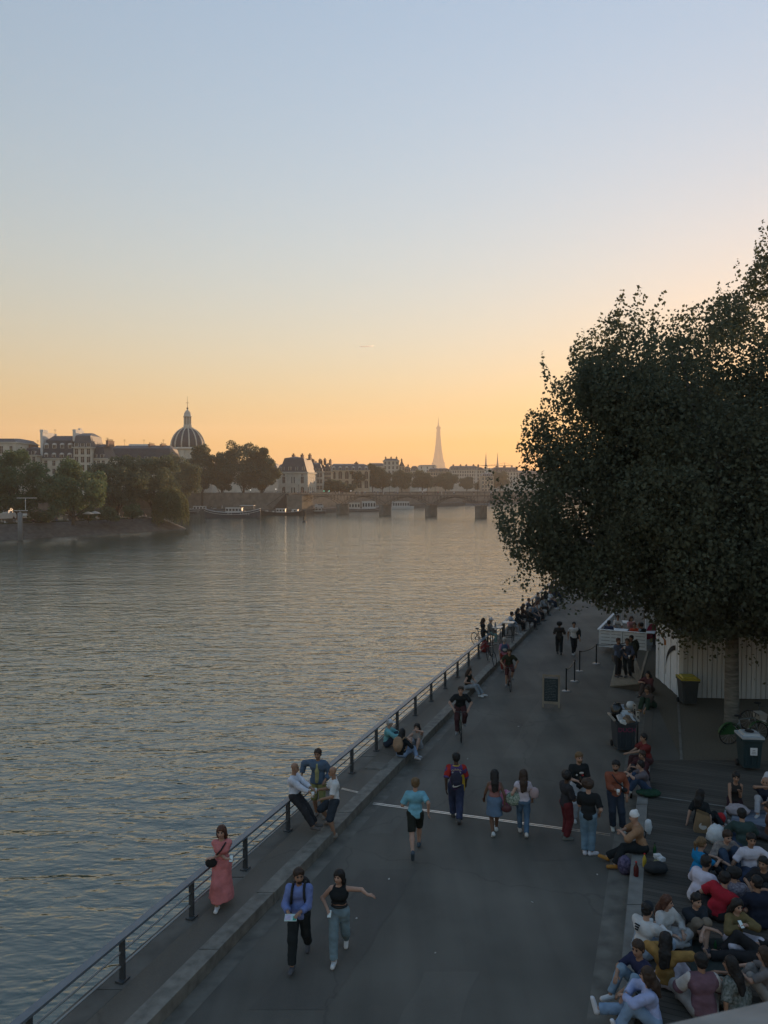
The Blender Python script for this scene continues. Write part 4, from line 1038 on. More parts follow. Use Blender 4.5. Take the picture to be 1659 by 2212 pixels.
bag('red_bag', 'red bag on the walkway by the railing and parked bikes', PL(1047, 1408, .24) + Vector((0, 0, .25)), (.24, .2, .32), mat('red_nylon', (.17, .03, .03), .8, .2, 8, .3), 10)

def bottle(label, c, h, r, m, mc=None, name='bottle'):
    t = thing(name, label, 'bottle', c); mb = MB(); mb.lathe([(r * .9, 0), (r, .02 * h), (r, .55 * h), (r * .85, .64 * h), (r * .36, .8 * h), (r * .34, .93 * h)], n=14); mb.build('body', m, t)
    mb = MB(); mb.lathe([(r * .42, .93 * h), (r * .42, h)], n=10); mb.build('cap', mc or M_blk, t); return t
GLG = mat('green_glass', (.015, .07, .025), .12, .1, spec=.6); GLB = mat('brown_glass', (.03, .014, .008), .15, .1, spec=.6)
CLR = mat('clear_plastic', (.2, .25, .3), .15, .15, spec=.6); RED = mat('red_plastic', (.4, .02, .02), .4, .1); YEL = mat('yellow_juice', (.42, .30, .04), .3, .1)
bottle('dark cola bottle with red label standing on the ledge', PL(1374, 1892, DZ), .32, .055, mat('cola_label', (.05, .01, .01), .25, scale=6, col2=(.12, .012, .012)), RED)
bottle('yellow juice bottle with red cap beside the man in the tan top', PL(1392, 1872, DZ), .3, .045, YEL, RED)
bottle('dark wine bottle standing behind the black bag', PL(1414, 1848, DZ), .3, .04, GLG)
bottle('brown beer bottle at the feet of the man hugging his knees', PL(1363, 1724), .26, .035, GLB)
bottle('clear water bottle by the boy in the dark patched jacket', PL(1490, 2042, DZ), .3, .04, CLR)
bottle('green beer bottle lying in the middle of the picnic circle', PL(1545, 2056, DZ), .24, .032, GLG)
bottle('green beer bottle right of the other green bottle', PL(1572, 2064, DZ), .25, .033, GLG)
bottle('clear bottle in front of the woman in the floral dress', PL(1552, 2150, DZ), .3, .036, CLR)
bottle('clear water bottle on the picnic blanket by the woman in the vest', PL(1566, 1772, DZ), .3, .04, CLR, GLG)
bottle('wine bottle with dark neck leaning in the white carrier bag', PL(1556, 1812, DZ), .34, .04, mat('black_glass', (.01, .008, .012), .15, .1, spec=.6))
def cup(label, c, m=None, h=.13):
    mb = MB(); mb.lathe([(.03, 0), (.042, h), (.038, h), (.036, h - .01)], n=12); return tag(mb.build('drinking_cup', m or mat('white_cup', (.62, .62, .6), .6, .05), None, c), label, 'cup')
BEER = mat('beer_cup', (.5, .38, .16), .3, .15)
cup('beer cup with pale foam behind the red shirt', PL(1558, 1906, DZ), BEER, .16); cup('second beer cup right of the red shirt', PL(1591, 1908, DZ), BEER, .16)
cup('white cup in the middle of the picnic circle', PL(1523, 2052, DZ)); cup('small white cup near the white v neck man', PL(1575, 1898, DZ))
# paper bag with white fruit mark
c = PL(1517, 1796, DZ); t = thing('paper_carrier_bag', 'brown paper bag with white fruit mark standing on the decking', 'paper bag', c, R(-14)); mb = MB()
mb.add([(-.2, -.1, 0), (.2, -.1, 0), (.2, .1, 0), (-.2, .1, 0), (-.15, -.06, .5), (.16, -.09, .42), (.16, .08, .43), (-.12, .07, .52)], [(3, 2, 1, 0), (0, 1, 5, 4), (1, 2, 6, 5), (2, 3, 7, 6), (3, 0, 4, 7)]); mb.build('bag', mat('kraft_paper', (.20, .135, .075), .85, .15, 6, .3), t)
mb = MB(); pts = [(.09 * math.cos(a) * (1 + .06 * math.cos(2 * a)), .17 + .085 * math.sin(a)) for a in np.linspace(0, 2 * math.pi, 22)[:-1] ]
pts = [(x - .03 * max(0, 1 - abs(z - .19) / .05) * (x > 0), z) for x, z in pts]; yf = lambda z: -.106 + .035 * z / .45 - .004
mb.add([(x, yf(z), z) for x, z in pts], [tuple(range(21))]); mb.add([(.0, yf(.27), .27), (.03, yf(.28), .275), (.05, yf(.31), .315), (.015, yf(.3), .3)], [(0, 1, 2, 3)]); mb.build('fruit_mark', mat('white_print', (.45, .42, .38), .8, .05), t)
c = PL(1553, 1826, DZ); bag('carrier_bag', 'open white carrier bag with a dark bottle in front of the dark green shirt', c + Vector((0, .12, .2)), (.24, .18, .24), M_wbag, 12, .3)
bag('red_pouch', 'round red pouch on the picnic blanket', PL(1558, 1780, DZ) + Vector((0, .05, .13)), (.13, .11, .14), mat('red_cloth', (.34, .015, .02), .8, .15, 6), 13, .1)
bag('pink_bundle', 'crumpled pale pink cloth bundle behind the dark green shirt', PL(1605, 1770, DZ) + Vector((0, .3, .12)), (.3, .24, .14), mat('pale_pink_cloth', (.3, .26, .27), .9, .2, 8, .5), 14, .3, 'cloth')
def blanket(label, corners, m, seed):
    rng = np.random.default_rng(seed); a, b, c_, d = [PL(u, v, DZ) for u, v in corners]; n_ = 18; V = []; F = []
    for i in range(n_ + 1):
        for j in range(n_ + 1):
            s, t_ = i / n_, j / n_; p = a.lerp(b, s).lerp(d.lerp(c_, s), t_); V.append([p.x, p.y, DZ + .012])
    V = np.array(V); V[:, 2] += .035 * vnoise(V, 3., seed); V[:, 2] += .006
    for i in range(n_):
        for j in range(n_): q = i * (n_ + 1) + j; F.append((q, q + 1, q + n_ + 2, q + n_ + 1))
    return tag(link('blanket', fast_mesh('blanket', V, F, m, smooth=True)), label, 'blanket')
blanket('blue and white picnic blanket under the group at the right edge', ((1570, 1812), (1760, 1812), (1745, 1752), (1585, 1752)), mat('blue_blanket', (.05, .07, .11), .9, scale=5, col2=(.16, .18, .22), stretch=(.3, 3, 1)), 1)
blanket('dark blanket under the lower picnic circle', ((1490, 2110), (1640, 2110), (1640, 2030), (1500, 2030)), mat('dark_blanket', (.02, .028, .026), .95, .3, 6), 2)
bag('dark_blanket_roll', 'dark folded coat beside the red shirt', PL(1540, 2000, DZ) + Vector((.3, .3, .06)), (.28, .22, .08), mat('coat_black', (.012, .012, .014), .9, .3, 6, .4), 15, .3, 'coat')

# ---- bicycles
M_tyre = M_rub; M_chrome = mat('spokes', (.3, .3, .3), .35, .1, metal=.8)
def bicycle(label, c, yaw, colr, lean=0., basket=False, green=None, steer=0., group=None):
    """wheel line along +Y, front forward"""
    t = thing('bicycle', label, 'bicycle', c, 0, group); t.rotation_euler = (0, lean, -R(yaw)); t.rotation_mode = 'XYZ'
    fm = mat('bike_%02d%02d%02d' % tuple(int(99 * q) for q in colr), colr, .4, .1, 5, spec=.5); r = .34
    for y in (-.52, .52):
        w = MB(); n_ = 28; pr = [(r * math.cos(2 * math.pi * k / n_), r * math.sin(2 * math.pi * k / n_)) for k in range(n_ + 1)]
        w.tube([(0, py, pz) for py, pz in pr], .019, 6, cap=False); o = w.build('wheel', M_tyre, t, (0, y, r))
        w = MB()
        for k in range(14): a = 2 * math.pi * k / 14; w.bar((0, 0, 0), (0, r * math.cos(a), r * math.sin(a)), .005)
        w.lathe([(.02, -.05), (.02, .05)], n=8); w.build('spokes', M_chrome, o)
    mb = MB(); bb, st_, hd_, hb = (0, -.06, .3), (0, -.2, .82), (0, .36, .86), (0, .40, .68)
    for a, b in ((bb, st_), (bb, hb), (st_, hd_), (hb, hd_), (bb, (0, -.52, r)), ((0, -.17, .74), (0, -.52, r)), (hb, (0, .52, r))): mb.tube([a, b], .02, 6)
    mb.build('frame', fm, t)
    mb = MB(); mb.tube([hd_, (0, .38, 1.0)], .016, 6); mb.tube([(-.29, .28, 1.03), (-.2, .36, 1.02), (0, .40, 1.0), (.2, .36, 1.02), (.29, .28, 1.03)], .014, 6); mb.build('handlebar', M_post2, t)
    mb = MB(); mb.tube([st_, (0, -.23, .93)], .015, 6); mb.ball((0, -.25, .95), (.09, .14, .035), 10); mb.build('saddle', M_blk, t)
    mb = MB(); mb.lathe([(.09, -.01), (.09, .01)], n=14); mb.v = [(z + .05, bb[1] + x, bb[2] + y) for x, y, z in mb.v]; mb.bar((.06, -.06, .3), (.07, .02, .15), .02); mb.bar((-.06, -.06, .3), (-.07, -.14, .45), .02); mb.box((.11, .02, .15), (.1, .07, .02)); mb.box((-.11, -.14, .45), (.1, .07, .02)); mb.build('pedals', M_metal, t)
    if green:
        mb = MB()
        for y in (-.52, .52):
            a0, a1 = (.2, 2.9) if y < 0 else (.5, 2.6)
            for k in range(12):
                a, b = a0 + (a1 - a0) * k / 12, a0 + (a1 - a0) * (k + 1) / 12
                mb.bar((0, y - .39 * math.cos(a), r + .39 * math.sin(a)), (0, y - .39 * math.cos(b), r + .39 * math.sin(b)), .09, .02)
        for s in (-.05, .05): mb.add([(s, -.9, .34), (s, -.52, .74), (s, -.15, .36)], [(0, 1, 2)])
        mb.build('mudguard', mat('bike_green', green, .5, .12, 4, spec=.4), t)
    if basket: mb = MB(); mb.box((0, .55, .92), (.32, .26, .2), taper=1.15); mb.build('basket', M_metal, t)
    return t
bicycle('green rental bicycle parked on the gravel behind the recycling bin', PL(1612, 1610, DZ) + Vector((0, .2, 0)), 82, (.10, .12, .12), .06, True, (.012, .055, .014))
bicycle('dark bicycle cut by the right edge behind the green one', PL(1672, 1590, DZ) + Vector((.0, .6, 0)), 95, (.03, .03, .03), -.06)
bicycle('dark parked bicycle standing at the kerb below the railing', PL(1062, 1434, .24), 172, (.04, .045, .05), .05)
bicycle('black bicycle leaning on the railing behind the high table', PL(1062, 1400, .24) + Vector((-.5, .4, 0)), 150, (.02, .02, .02), .1)

# ---- high tables by the railing
def high_table(label, c, rz):
    t = thing('high_table', label, 'table', c, rz, 'high tables by the railing'); mb = MB(); mb.box((0, 0, 1.08), (.62, .62, .04)); mb.build('tabletop', mat('pale_tabletop', (.42, .40, .36), .35, .08, 4, spec=.5), t)
    for sx in (-.26, .26):
        for sy in (-.26, .26): mb = MB(); mb.box((sx, sy, .53), (.04, .04, 1.06)); mb.build('leg', M_post2, t)
    mb = MB(); mb.box((0, .26, .3), (.48, .03, .03)); mb.box((0, -.26, .3), (.48, .03, .03)); mb.build('footrest', M_post2, t); return t
ht = high_table('pale topped high table nearest the camera by the railing', PL(1072, 1398, .24), R(-20))
o = copy_tree(ht); o.location = PL(1098, 1386, .24); o['label'] = 'second high table just beyond the first by the railing'
bottle('clear jug on the nearest high table', PL(1070, 1398, .24) + Vector((0, .05, 1.1)), .26, .05, CLR)

# ---- parapet of the bridge we stand on
pd = Vector((.134, .036, 0)).normalized(); pn = Vector((-pd.y, pd.x, 0)); e0 = Vector((.276, .777, 0))
mb = MB(); prof = [(-.62, 7.0), (0.02, 7.0), (.02, 8.0), (.05, 8.04), (.05, 8.175), (.02, 8.215), (-.03, 8.232), (-.5, 8.236), (-.6, 8.20), (-.62, 8.1)]
L0, L1, ns = -6, 7, 52
vs = []; fs = []
for k in range(ns + 1):
    q = e0 + pd * (L0 + (L1 - L0) * k / ns)
    for s, z in prof: w = .006 * (mnoise.noise((k * .7, s * 9, z * 5))); vs.append((q.x + pn.x * (s + w), q.y + pn.y * (s + w), z + w))
m = len(prof)
for k in range(ns):
    for i in range(m): fs.append((k * m + i, k * m + (i + 1) % m, (k + 1) * m + (i + 1) % m, (k + 1) * m + i))
mb.add(vs, fs); tag(mb.build('bridge_parapet', mat('parapet_stone', (.22, .21, .195), .9, .3, 9, .6)), 'pale stone bridge parapet, out of focus at the bottom corner', 'parapet')

# ---- boats on the far side
M_hull = mat('hull_dark_blue', (.045, .06, .075), .5, .12, 1); M_hullb = mat('hull_black', (.02, .02, .022), .5, .15, 1); M_bw = mat('boat_white', (.5, .5, .48), .5, .1, 2)
def hull(t, L, B, H, m, sheer=.9, mtrim=None):
    n_ = 18; V = []; F = []; rim = []
    for k in range(n_ + 1):
        s = k / n_; x = -L / 2 + L * s; w = B / 2 * (1 - abs(2 * s - 1) ** 3.5) ** .6 + .06; z = H + sheer * abs(2 * s - 1) ** 2.4
        V += [(x * .97, -w * .8, -.6), (x, -w, z), (x, w, z), (x * .97, w * .8, -.6)]; rim.append((x, -w, z))
        if k:
            o = 4 * (k - 1)
            F += [(o, o + 4, o + 5, o + 1), (o + 2, o + 6, o + 7, o + 3), (o + 1, o + 5, o + 6, o + 2)]
    F += [(0, 1, 2, 3), (4 * n_ + 3, 4 * n_ + 2, 4 * n_ + 1, 4 * n_)]
    mb = MB(); mb.add(V, F); mb.build('hull', m, t)
    if mtrim:
        mb = MB(); mb.tube([(x, y - .06, z - .1) for x, y, z in rim], .12, 5); mb.tube([(x * .99, y * .97 - .04, max(.55, z - .9)) for x, y, z in rim], .09, 5); mb.build('rubbing_strake', mtrim, t)
def boat(name, label, u, v, L, B, H, m, rz=0., cat='boat', cab=(), group=None, trim=None, sheer=.9, awn=None, clutter=0, seed=0):
    c = PL(u, v, WZ); t = thing(name, label, cat, c, rz, group); hull(t, L, B, H, m, sheer, trim); rng = random.Random(seed)
    for (x0, x1, z0, z1, w, mm) in cab:
        mb = MB(); mb.box(((x0 + x1) / 2, 0, (z0 + z1) / 2), (x1 - x0, w, z1 - z0)); mb.box(((x0 + x1) / 2, 0, z1 + .06), (x1 - x0 + .4, w + .3, .12)); o = mb.build('cabin', mm, t)
        k = int((x1 - x0) / 1.3)
        for q in range(k): mb = MB(); mb.box((x0 + (x1 - x0) * (q + .5) / k, -w / 2 - .02, (z0 + z1) / 2 + .1), (.85, .05, (z1 - z0) * .5)); mb.build('window', M_glass, o)
    if awn: mb = MB(); x0, x1, z = awn; mb.box(((x0 + x1) / 2, 0, z), (x1 - x0, B * .8, .1)); [mb.bar((x, y, H), (x, y, z), .07) for x in (x0 + .2, x1 - .2) for y in (-B * .36, B * .36)]; mb.build('awning', M_bw, t)
    for q in range(clutter):
        mb = MB(); mb.box((rng.uniform(-L * .4, L * .4), rng.uniform(-B * .2, B * .2), H + .35), (rng.uniform(.5, 1.6), .7, rng.uniform(.4, .9)), taper=.8); mb.build('deck_box', rng.choice([M_bw, M_zinc, M_lime]), t)
    return t
tb = boat('river_barge', 'long dark blue barge with white strakes and pale letters on its side', 502, 1118, 23, 4.6, 2.2, M_hull, 0, 'barge', ((-2.5, 4, 2.2, 3.9, 2.8, M_bw),), None, M_bw, 1.6, (3.2, 9, 4.9), 7, 1)
for s, x in (('N A', -.6), ('A N C E', 5.4)):
    me = text_mesh(s, 1.15, .02); me.materials.append(M_bw); o = link('lettering', me, tb, (x, -2.42, 1.5)); o.rotation_euler = (math.pi / 2, 0, 0)
boat('moored_barge', 'low dark barge with pale clutter on deck right of the blue barge', 612, 1113, 20, 4.4, 1.3, M_hullb, R(-2), 'barge', ((-3, 1, 1.3, 2.8, 2.4, M_bw), (4, 6.5, 1.3, 2.5, 2.2, M_bw)), None, None, 1., None, 9, 2)
boat('motor_launch', 'small white launch moored near the leftmost bridge pier', 688, 1108, 7, 2.4, 1.0, M_hullb, R(-4), 'boat', ((-1.5, 1.5, 1, 2.2, 1.6, M_bw),), None, M_bw, .5, None, 2, 3)
boat('houseboat', 'brown houseboat moored under the bridge between the first two piers', 782, 1104, 19, 4.4, 1.3, mat('hull_brown', (.11, .085, .07), .6, .15, 1), R(4), 'houseboat', ((-7, -1, 1.3, 4.2, 3.4, M_lime), (0, 7, 1.3, 5, 3.4, M_bw)), None, M_bw, .6, None, 4, 4)
boat('white_tour_boat', 'white boat with glass cabin behind the second bridge pier', 866, 1100, 15, 4.2, 1.2, M_bw, R(8), 'boat', ((-5, 4.5, 1.2, 4.2, 3.4, M_bw),), None, None, .6, None, 1, 5)
boat('low_white_boat', 'low boat moored left of the second bridge pier', 822, 1102, 9, 3, .9, M_zinc, R(5), 'boat', ((-2, 2, .9, 2.1, 2, M_bw),), None, None, .5, None, 0, 6)
boat('glass_river_boat', 'glass roofed river boat with a bright window beyond the right pier', 1022, 1091, 24, 5, 1., mat('hull_pale_blue', (.16, .2, .24), .5, .1, 1), R(-12), 'boat', ((-7, 8, 1, 3.2, 4, mat('boat_glass', (.12, .14, .15), .12, .1, spec=.7)),), None, None, .6, None, 0, 7)
boat('moored_barge', 'dark barge partly hidden behind the willow on the far quay', 432, 1108, 16, 4.2, 1.5, M_hullb, R(3), 'barge', ((-3, 3, 1.5, 3.2, 2.4, M_bw),), None, M_bw, .9, None, 4, 8)
boat('work_boat', 'small boat with a white awning tied up at the foot of the stairs', 655, 1106, 9, 3, 1., M_hullb, R(3), 'boat', (), None, M_bw, .6, (-3, 3, 3.0), 4, 9)
boat('white_launch', 'white boat half cut by the left picture edge', 2, 1112, 12, 3.4, 1.3, M_bw, 0, 'boat', ((-3, 3, 1.3, 3.0, 2.6, M_bw),), None, None, .5, None, 2, 10).location = (*D(0, 215), .3)
# parked vans and cars up on the far quay
for i, (u, d, lab, colr, big) in enumerate(((108, 300, 'white parasols', (.6, .6, .6), 0),)): pass
# channel buoy and mooring post
c = PL(657, 1128, WZ); t = thing('river_buoy', 'small dark conical buoy afloat in midstream', 'buoy', c); mb = MB(); mb.lathe([(.75, -.3), (.8, .1), (.6, .35), (.28, .5), (.2, 1.4), (.32, 1.45), (.3, 1.75), (.02, 2.1)], n=14); mb.build('float', mat('buoy_dark', (.04, .045, .04), .5, .1), t)
c = PL(44, 1167, WZ); t = thing('mooring_post', 'tall grey mooring post with white crossbars off the island bank', 'post', c)
mb = MB(); mb.lathe([(.52, -1), (.52, 6.2), (.4, 6.35)], n=16); mb.build('pile', mat('pile_steel', (.2, .215, .225), .5, .15, .8, stretch=(1, 1, .3)), t)
mb = MB(); mb.box((.2, 0, 6.8), (3.2, .12, .16)); mb.bar((1.3, 0, 6.8), (1.3, 0, 9.6), .12); mb.box((1.6, 0, 9.7), (4.6, .12, .14)); mb.box((1.2, -.1, 5.9), (1., .1, .5)); mb.build('crossbars', M_bw, t)

M_scrap = mat('scrap_paper', (.45, .44, .41), .8, .2, 20)
for k, (u, v) in enumerate(((840, 1900), (1010, 1640), (1150, 1950), (940, 2060), (1240, 1705), (1120, 1570), (770, 1985), (1290, 1890), (1055, 1745), (900, 1735))):
    c = PL(u, v); mb = MB(); M3 = (Matrix.Rotation(k * 1.1, 4, 'Z') @ Matrix.Rotation(.25, 4, 'X')).to_3x3(); mb.box(c + Vector((0, 0, .014)), (.035 + .012 * (k % 3), .025, .004), M=M3); mb.box(c + Vector((.01, .01, .018)), (.02, .03, .003), M=M3 @ Matrix.Rotation(.5, 3, 'Y'))
    tag(mb.build('litter_scrap', M_scrap), 'tiny pale scrap of litter on the asphalt road', 'litter', 'litter on the road')
# ------------------------------------------------------------------ people: one smooth skin grown round a posed skeleton
def V3(*a): return np.array(a, float)
def unit(v): v = np.asarray(v, float); return v / (np.linalg.norm(v) + 1e-9)

def surface_nets(F, org, h):
    S = F < 0
    nx, ny, nz = F.shape
    c = [S[i:nx - 1 + i, j:ny - 1 + j, k:nz - 1 + k] for i in (0, 1) for j in (0, 1) for k in (0, 1)]
    cnt = sum(x.astype(np.int8) for x in c); act = (cnt > 0) & (cnt < 8)
    idx = -np.ones(act.shape, np.int64); n = int(act.sum()); idx[act] = np.arange(n)
    I, J, K = np.nonzero(act)
    val = {(i, j, k): F[I + i, J + j, K + k] for i in (0, 1) for j in (0, 1) for k in (0, 1)}
    acc = np.zeros((n, 3)); num = np.zeros(n)
    for a in val:
        for ax in range(3):
            if a[ax] == 0:
                b = list(a); b[ax] = 1; va, vb = val[a], val[tuple(b)]
                m = (va < 0) != (vb < 0); t = np.where(m, va / np.where(m, va - vb, 1), 0)
                p = np.zeros((n, 3)); p[:] = a; p[:, ax] += t
                acc[m] += p[m]; num += m
    V = (np.stack([I, J, K], 1) + acc / np.maximum(num, 1)[:, None]) * h + org
    Q_ = []
    for ax in range(3):
        sl0 = [slice(None)] * 3; sl1 = [slice(None)] * 3; sl0[ax] = slice(0, -1); sl1[ax] = slice(1, None)
        A, B = S[tuple(sl0)], S[tuple(sl1)]; ch = A != B
        u, w = [(1, 2), (2, 0), (0, 1)][ax]
        q = np.argwhere(ch)
        q = q[(q[:, u] > 0) & (q[:, w] > 0)]
        ok = (q[:, u] < act.shape[u]) & (q[:, w] < act.shape[w]); q = q[ok]
        if not len(q): continue
        def at(du, dw):
            r = q.copy(); r[:, u] += du; r[:, w] += dw; return idx[r[:, 0], r[:, 1], r[:, 2]]
        f = np.stack([at(-1, -1), at(0, -1), at(0, 0), at(-1, 0)], 1)
        ins = A[tuple(q.T)]
        f[~ins] = f[~ins][:, ::-1]
        Q_.append(f)
    Fq = np.concatenate(Q_); Fq = Fq[(Fq >= 0).all(1)]
    return V, Fq

def sdf_mesh(prims, h, cuts=(), k=.035, infl=0., ncut=None):
    """prims: (a, b, ra, rb, flat, k) round cones; cuts: (point, normal) drop the side the normal points to"""
    prims = [(np.asarray(p[0], float), np.asarray(p[1], float), p[2] + infl, p[3] + infl, p[4] if len(p) > 4 else 0, p[5] if len(p) > 5 else k) for p in prims]
    lo = np.min([np.minimum(p[0], p[1]) - max(p[2], p[3]) for p in prims], 0) - 2.5 * h
    hi = np.max([np.maximum(p[0], p[1]) + max(p[2], p[3]) for p in prims], 0) + 2.5 * h
    n = np.ceil((hi - lo) / h).astype(int) + 1
    F = np.full(n, .5)
    ax = [lo[i] + h * np.arange(n[i]) for i in range(3)]
    def cut(F):
        for c, nn in cuts:
            c = np.asarray(c, float); nn = unit(nn)
            pl = (ax[0][:, None, None] - c[0]) * nn[0] + (ax[1][None, :, None] - c[1]) * nn[1] + (ax[2][None, None, :] - c[2]) * nn[2]
            F = np.maximum(F, pl)
        return F
    for pi_, (a, b, ra, rb, flat, kk) in enumerate(prims):
        if pi_ == ncut: F = cut(F)
        m = max(ra, rb) + kk + 2 * h
        s = []
        for i in range(3):
            i0 = max(0, int((min(a[i], b[i]) - m - lo[i]) / h)); i1 = min(n[i], int((max(a[i], b[i]) + m - lo[i]) / h) + 2); s.append(slice(i0, i1))
        x = ax[0][s[0]][:, None, None] - a[0]; y = ax[1][s[1]][None, :, None] - a[1]; z = ax[2][s[2]][None, None, :] - a[2]
        d = b - a; L2 = max(d @ d, 1e-9)
        t = np.clip((x * d[0] + y * d[1] + z * d[2]) / L2, 0, 1)
        q = np.sqrt((x - t * d[0]) ** 2 + (y - t * d[1]) ** 2 + (z - t * d[2]) ** 2) - (ra + (rb - ra) * t)
        if flat:
            L = math.sqrt(L2); proj = (x * d[0] + y * d[1] + z * d[2]) / L
            if flat & 1: q = np.maximum(q, proj - L)
            if flat & 2: q = np.maximum(q, -proj)
        sub = F[tuple(s)]
        hh = np.clip(.5 + .5 * (sub - q) / kk, 0, 1)
        F[tuple(s)] = sub * (1 - hh) + q * hh - kk * hh * (1 - hh)
    if ncut is None or ncut >= len(prims): F = cut(F)
    F[0] = F[-1] = .5; F[:, 0] = F[:, -1] = .5; F[:, :, 0] = F[:, :, -1] = .5
    return surface_nets(F, lo, h)

def ruffle(V, F, amp, scale, seed, st=(1, 1, 1)):
    a = np.cross(V[F[:, 2]] - V[F[:, 0]], V[F[:, 3]] - V[F[:, 1]]); N = np.zeros_like(V)
    for i in range(4): np.add.at(N, F[:, i], a)
    N /= np.linalg.norm(N, axis=1)[:, None] + 1e-9
    return V + N * ((vnoise(V * np.array(st) + 50, scale, seed % 97) - .45) * amp)[:, None]

def ik(a, b, l1, l2, hint):
    a, b = np.asarray(a, float), np.asarray(b, float); d = b - a; L = np.linalg.norm(d); mx = (l1 + l2) * .995
    if L > mx: b = a + d / L * mx; d = b - a; L = mx
    L = max(L, abs(l1 - l2) + .02); u = unit(d); c = (l1 * l1 - l2 * l2 + L * L) / (2 * L); hgt = math.sqrt(max(l1 * l1 - c * c, 0))
    hint = np.asarray(hint, float); w = hint - (hint @ u) * u
    if np.linalg.norm(w) < 1e-3: w = np.cross(u, [1, 0, .1])
    return a + u * c + unit(w) * hgt, b

# poses in a frame facing +Y, metres for a 1.75 m body; L is -X
def pose(kind, **kw):
    p = dict(hip=(0, 0, .92), s1=(0, -.02, 1), s2=(0, .04, 1), yaw=0, look=(0, 1, -.05), head=(0, .1, 1), hipyaw=0,
             handL=(-.25, .05, .84), handR=(.25, .05, .84), elbL=(-.5, -1, -.2), elbR=(.5, -1, -.2),
             footL=(-.1, 0, .08), footR=(.1, 0, .08), toeL=(-.15, 1, 0), toeR=(.15, 1, 0), kneeL=(-.1, 1, 0), kneeR=(.1, 1, 0), dirL=None, dirR=None)
    K = {
        'stand': {},
        'contra': dict(hip=(.03, 0, .91), footL=(-.14, .06, .08), footR=(.08, -.02, .08)),
        'walkL': dict(hip=(0, 0, .90), footL=(-.08, .32, .085), footR=(.08, -.34, .15), toeR=(.05, 1, -.75), toeL=(-.05, 1, .12), handL=(-.25, -.14, .86), handR=(.25, .2, .88)),
        'walkR': dict(hip=(0, 0, .90), footR=(.08, .32, .085), footL=(-.08, -.34, .15), toeL=(-.05, 1, -.75), toeR=(.05, 1, .12), handR=(.25, -.14, .86), handL=(-.25, .2, .88)),
        'run': dict(hip=(0, 0, .92), s1=(0, .14, 1), footL=(-.06, -.5, .2), toeL=(0, .6, -1), footR=(.09, .26, .1), handL=(-.2, .26, 1.1), handR=(.3, -.12, 1.0)),
        'lean': dict(hip=(0, -.05, .86), s1=(0, -.1, 1), footL=(-.12, .42, .08), footR=(.1, .46, .08)),
        'cross': dict(hip=(0, 0, .12), s1=(0, .06, 1), s2=(0, .2, 1), footL=(.1, .3, .07), footR=(-.1, .36, .07), kneeL=(-1, .4, .45), kneeR=(1, .4, .45), toeL=(1, .4, 0), toeR=(-1, .4, 0), handL=(-.12, .36, .3), handR=(.12, .34, .3), elbL=(-1, -.4, -.3), elbR=(1, -.4, -.3), look=(0, 1, -.25)),
        'knees': dict(hip=(0, 0, .12), s1=(0, .02, 1), s2=(0, .25, 1), footL=(-.12, .5, .08), footR=(.12, .54, .08), kneeL=(-.15, .3, 1), kneeR=(.15, .3, 1), handL=(-.08, .46, .42), handR=(.1, .48, .42), elbL=(-1, -.2, -.4), elbR=(1, -.2, -.4), look=(0, 1, -.25)),
        'legs': dict(hip=(0, 0, .12), s1=(0, -.2, 1), s2=(0, .1, 1), footL=(-.1, .84, .08), footR=(.12, .8, .08), kneeL=(0, .2, 1), kneeR=(0, .2, 1), toeL=(-.2, .3, 1), toeR=(.2, .3, 1), handL=(-.3, -.28, .08), handR=(.3, -.28, .08), elbL=(-.6, -1, 0), elbR=(.6, -1, 0)),
        'side': dict(hip=(0, 0, .12), s1=(-.12, .05, 1), s2=(0, .15, 1), footL=(.42, .3, .07), footR=(.5, .14, .07), kneeL=(-.3, 1, .4), kneeR=(.3, 1, .3), toeL=(1, .1, 0), toeR=(1, -.1, 0), handL=(-.34, -.02, .06), handR=(.16, .34, .28), elbL=(-1, -.3, 0), elbR=(1, -.4, -.3), look=(0, 1, -.2)),
        'kneel': dict(hip=(0, 0, .24), s1=(0, .2, 1), s2=(0, .35, 1), footL=(-.1, -.12, .08), footR=(.1, -.12, .08), kneeL=(-.15, 1, -.1), kneeR=(.15, 1, -.1), toeL=(0, -1, -.3), toeR=(0, -1, -.3), handL=(-.16, .48, .3), handR=(.16, .46, .3), look=(0, 1, -.4)),
        'bench': dict(hip=(0, 0, .54), s1=(0, .08, 1), s2=(0, .2, 1), footL=(-.12, .42, .08), footR=(.14, .5, .08), kneeL=(-.1, 1, .3), kneeR=(.1, 1, .3), handL=(-.12, .42, .62), handR=(.12, .42, .62), elbL=(-1, -.4, -.3), elbR=(1, -.4, -.3), look=(0, 1, -.2)),
        'bike': dict(hip=(0, -.12, .98), s1=(0, .5, 1), s2=(0, .55, 1), footL=(-.12, .08, .22), footR=(.12, .14, .5), kneeL=(-.1, 1, .2), kneeR=(.1, 1, .3), handL=(-.24, .52, 1.0), handR=(.24, .52, 1.0), elbL=(-1, -.4, -.5), elbR=(1, -.4, -.5), look=(0, 1, .1), head=(0, .25, 1)),
        'lie': dict(hip=(0, 0, .13), s1=(0, -1, .12), s2=(0, -1, .45), footL=(-.12, .86, .08), footR=(.1, .6, .08), kneeL=(0, 0, 1), kneeR=(0, 0, 1), toeL=(-.2, .3, 1), toeR=(0, 1, .2), handL=(-.32, -.32, .06), handR=(.2, .0, .25), head=(0, -.5, 1), look=(0, 1, .2)),
    }[kind]
    p.update(K); p.update(kw); return p

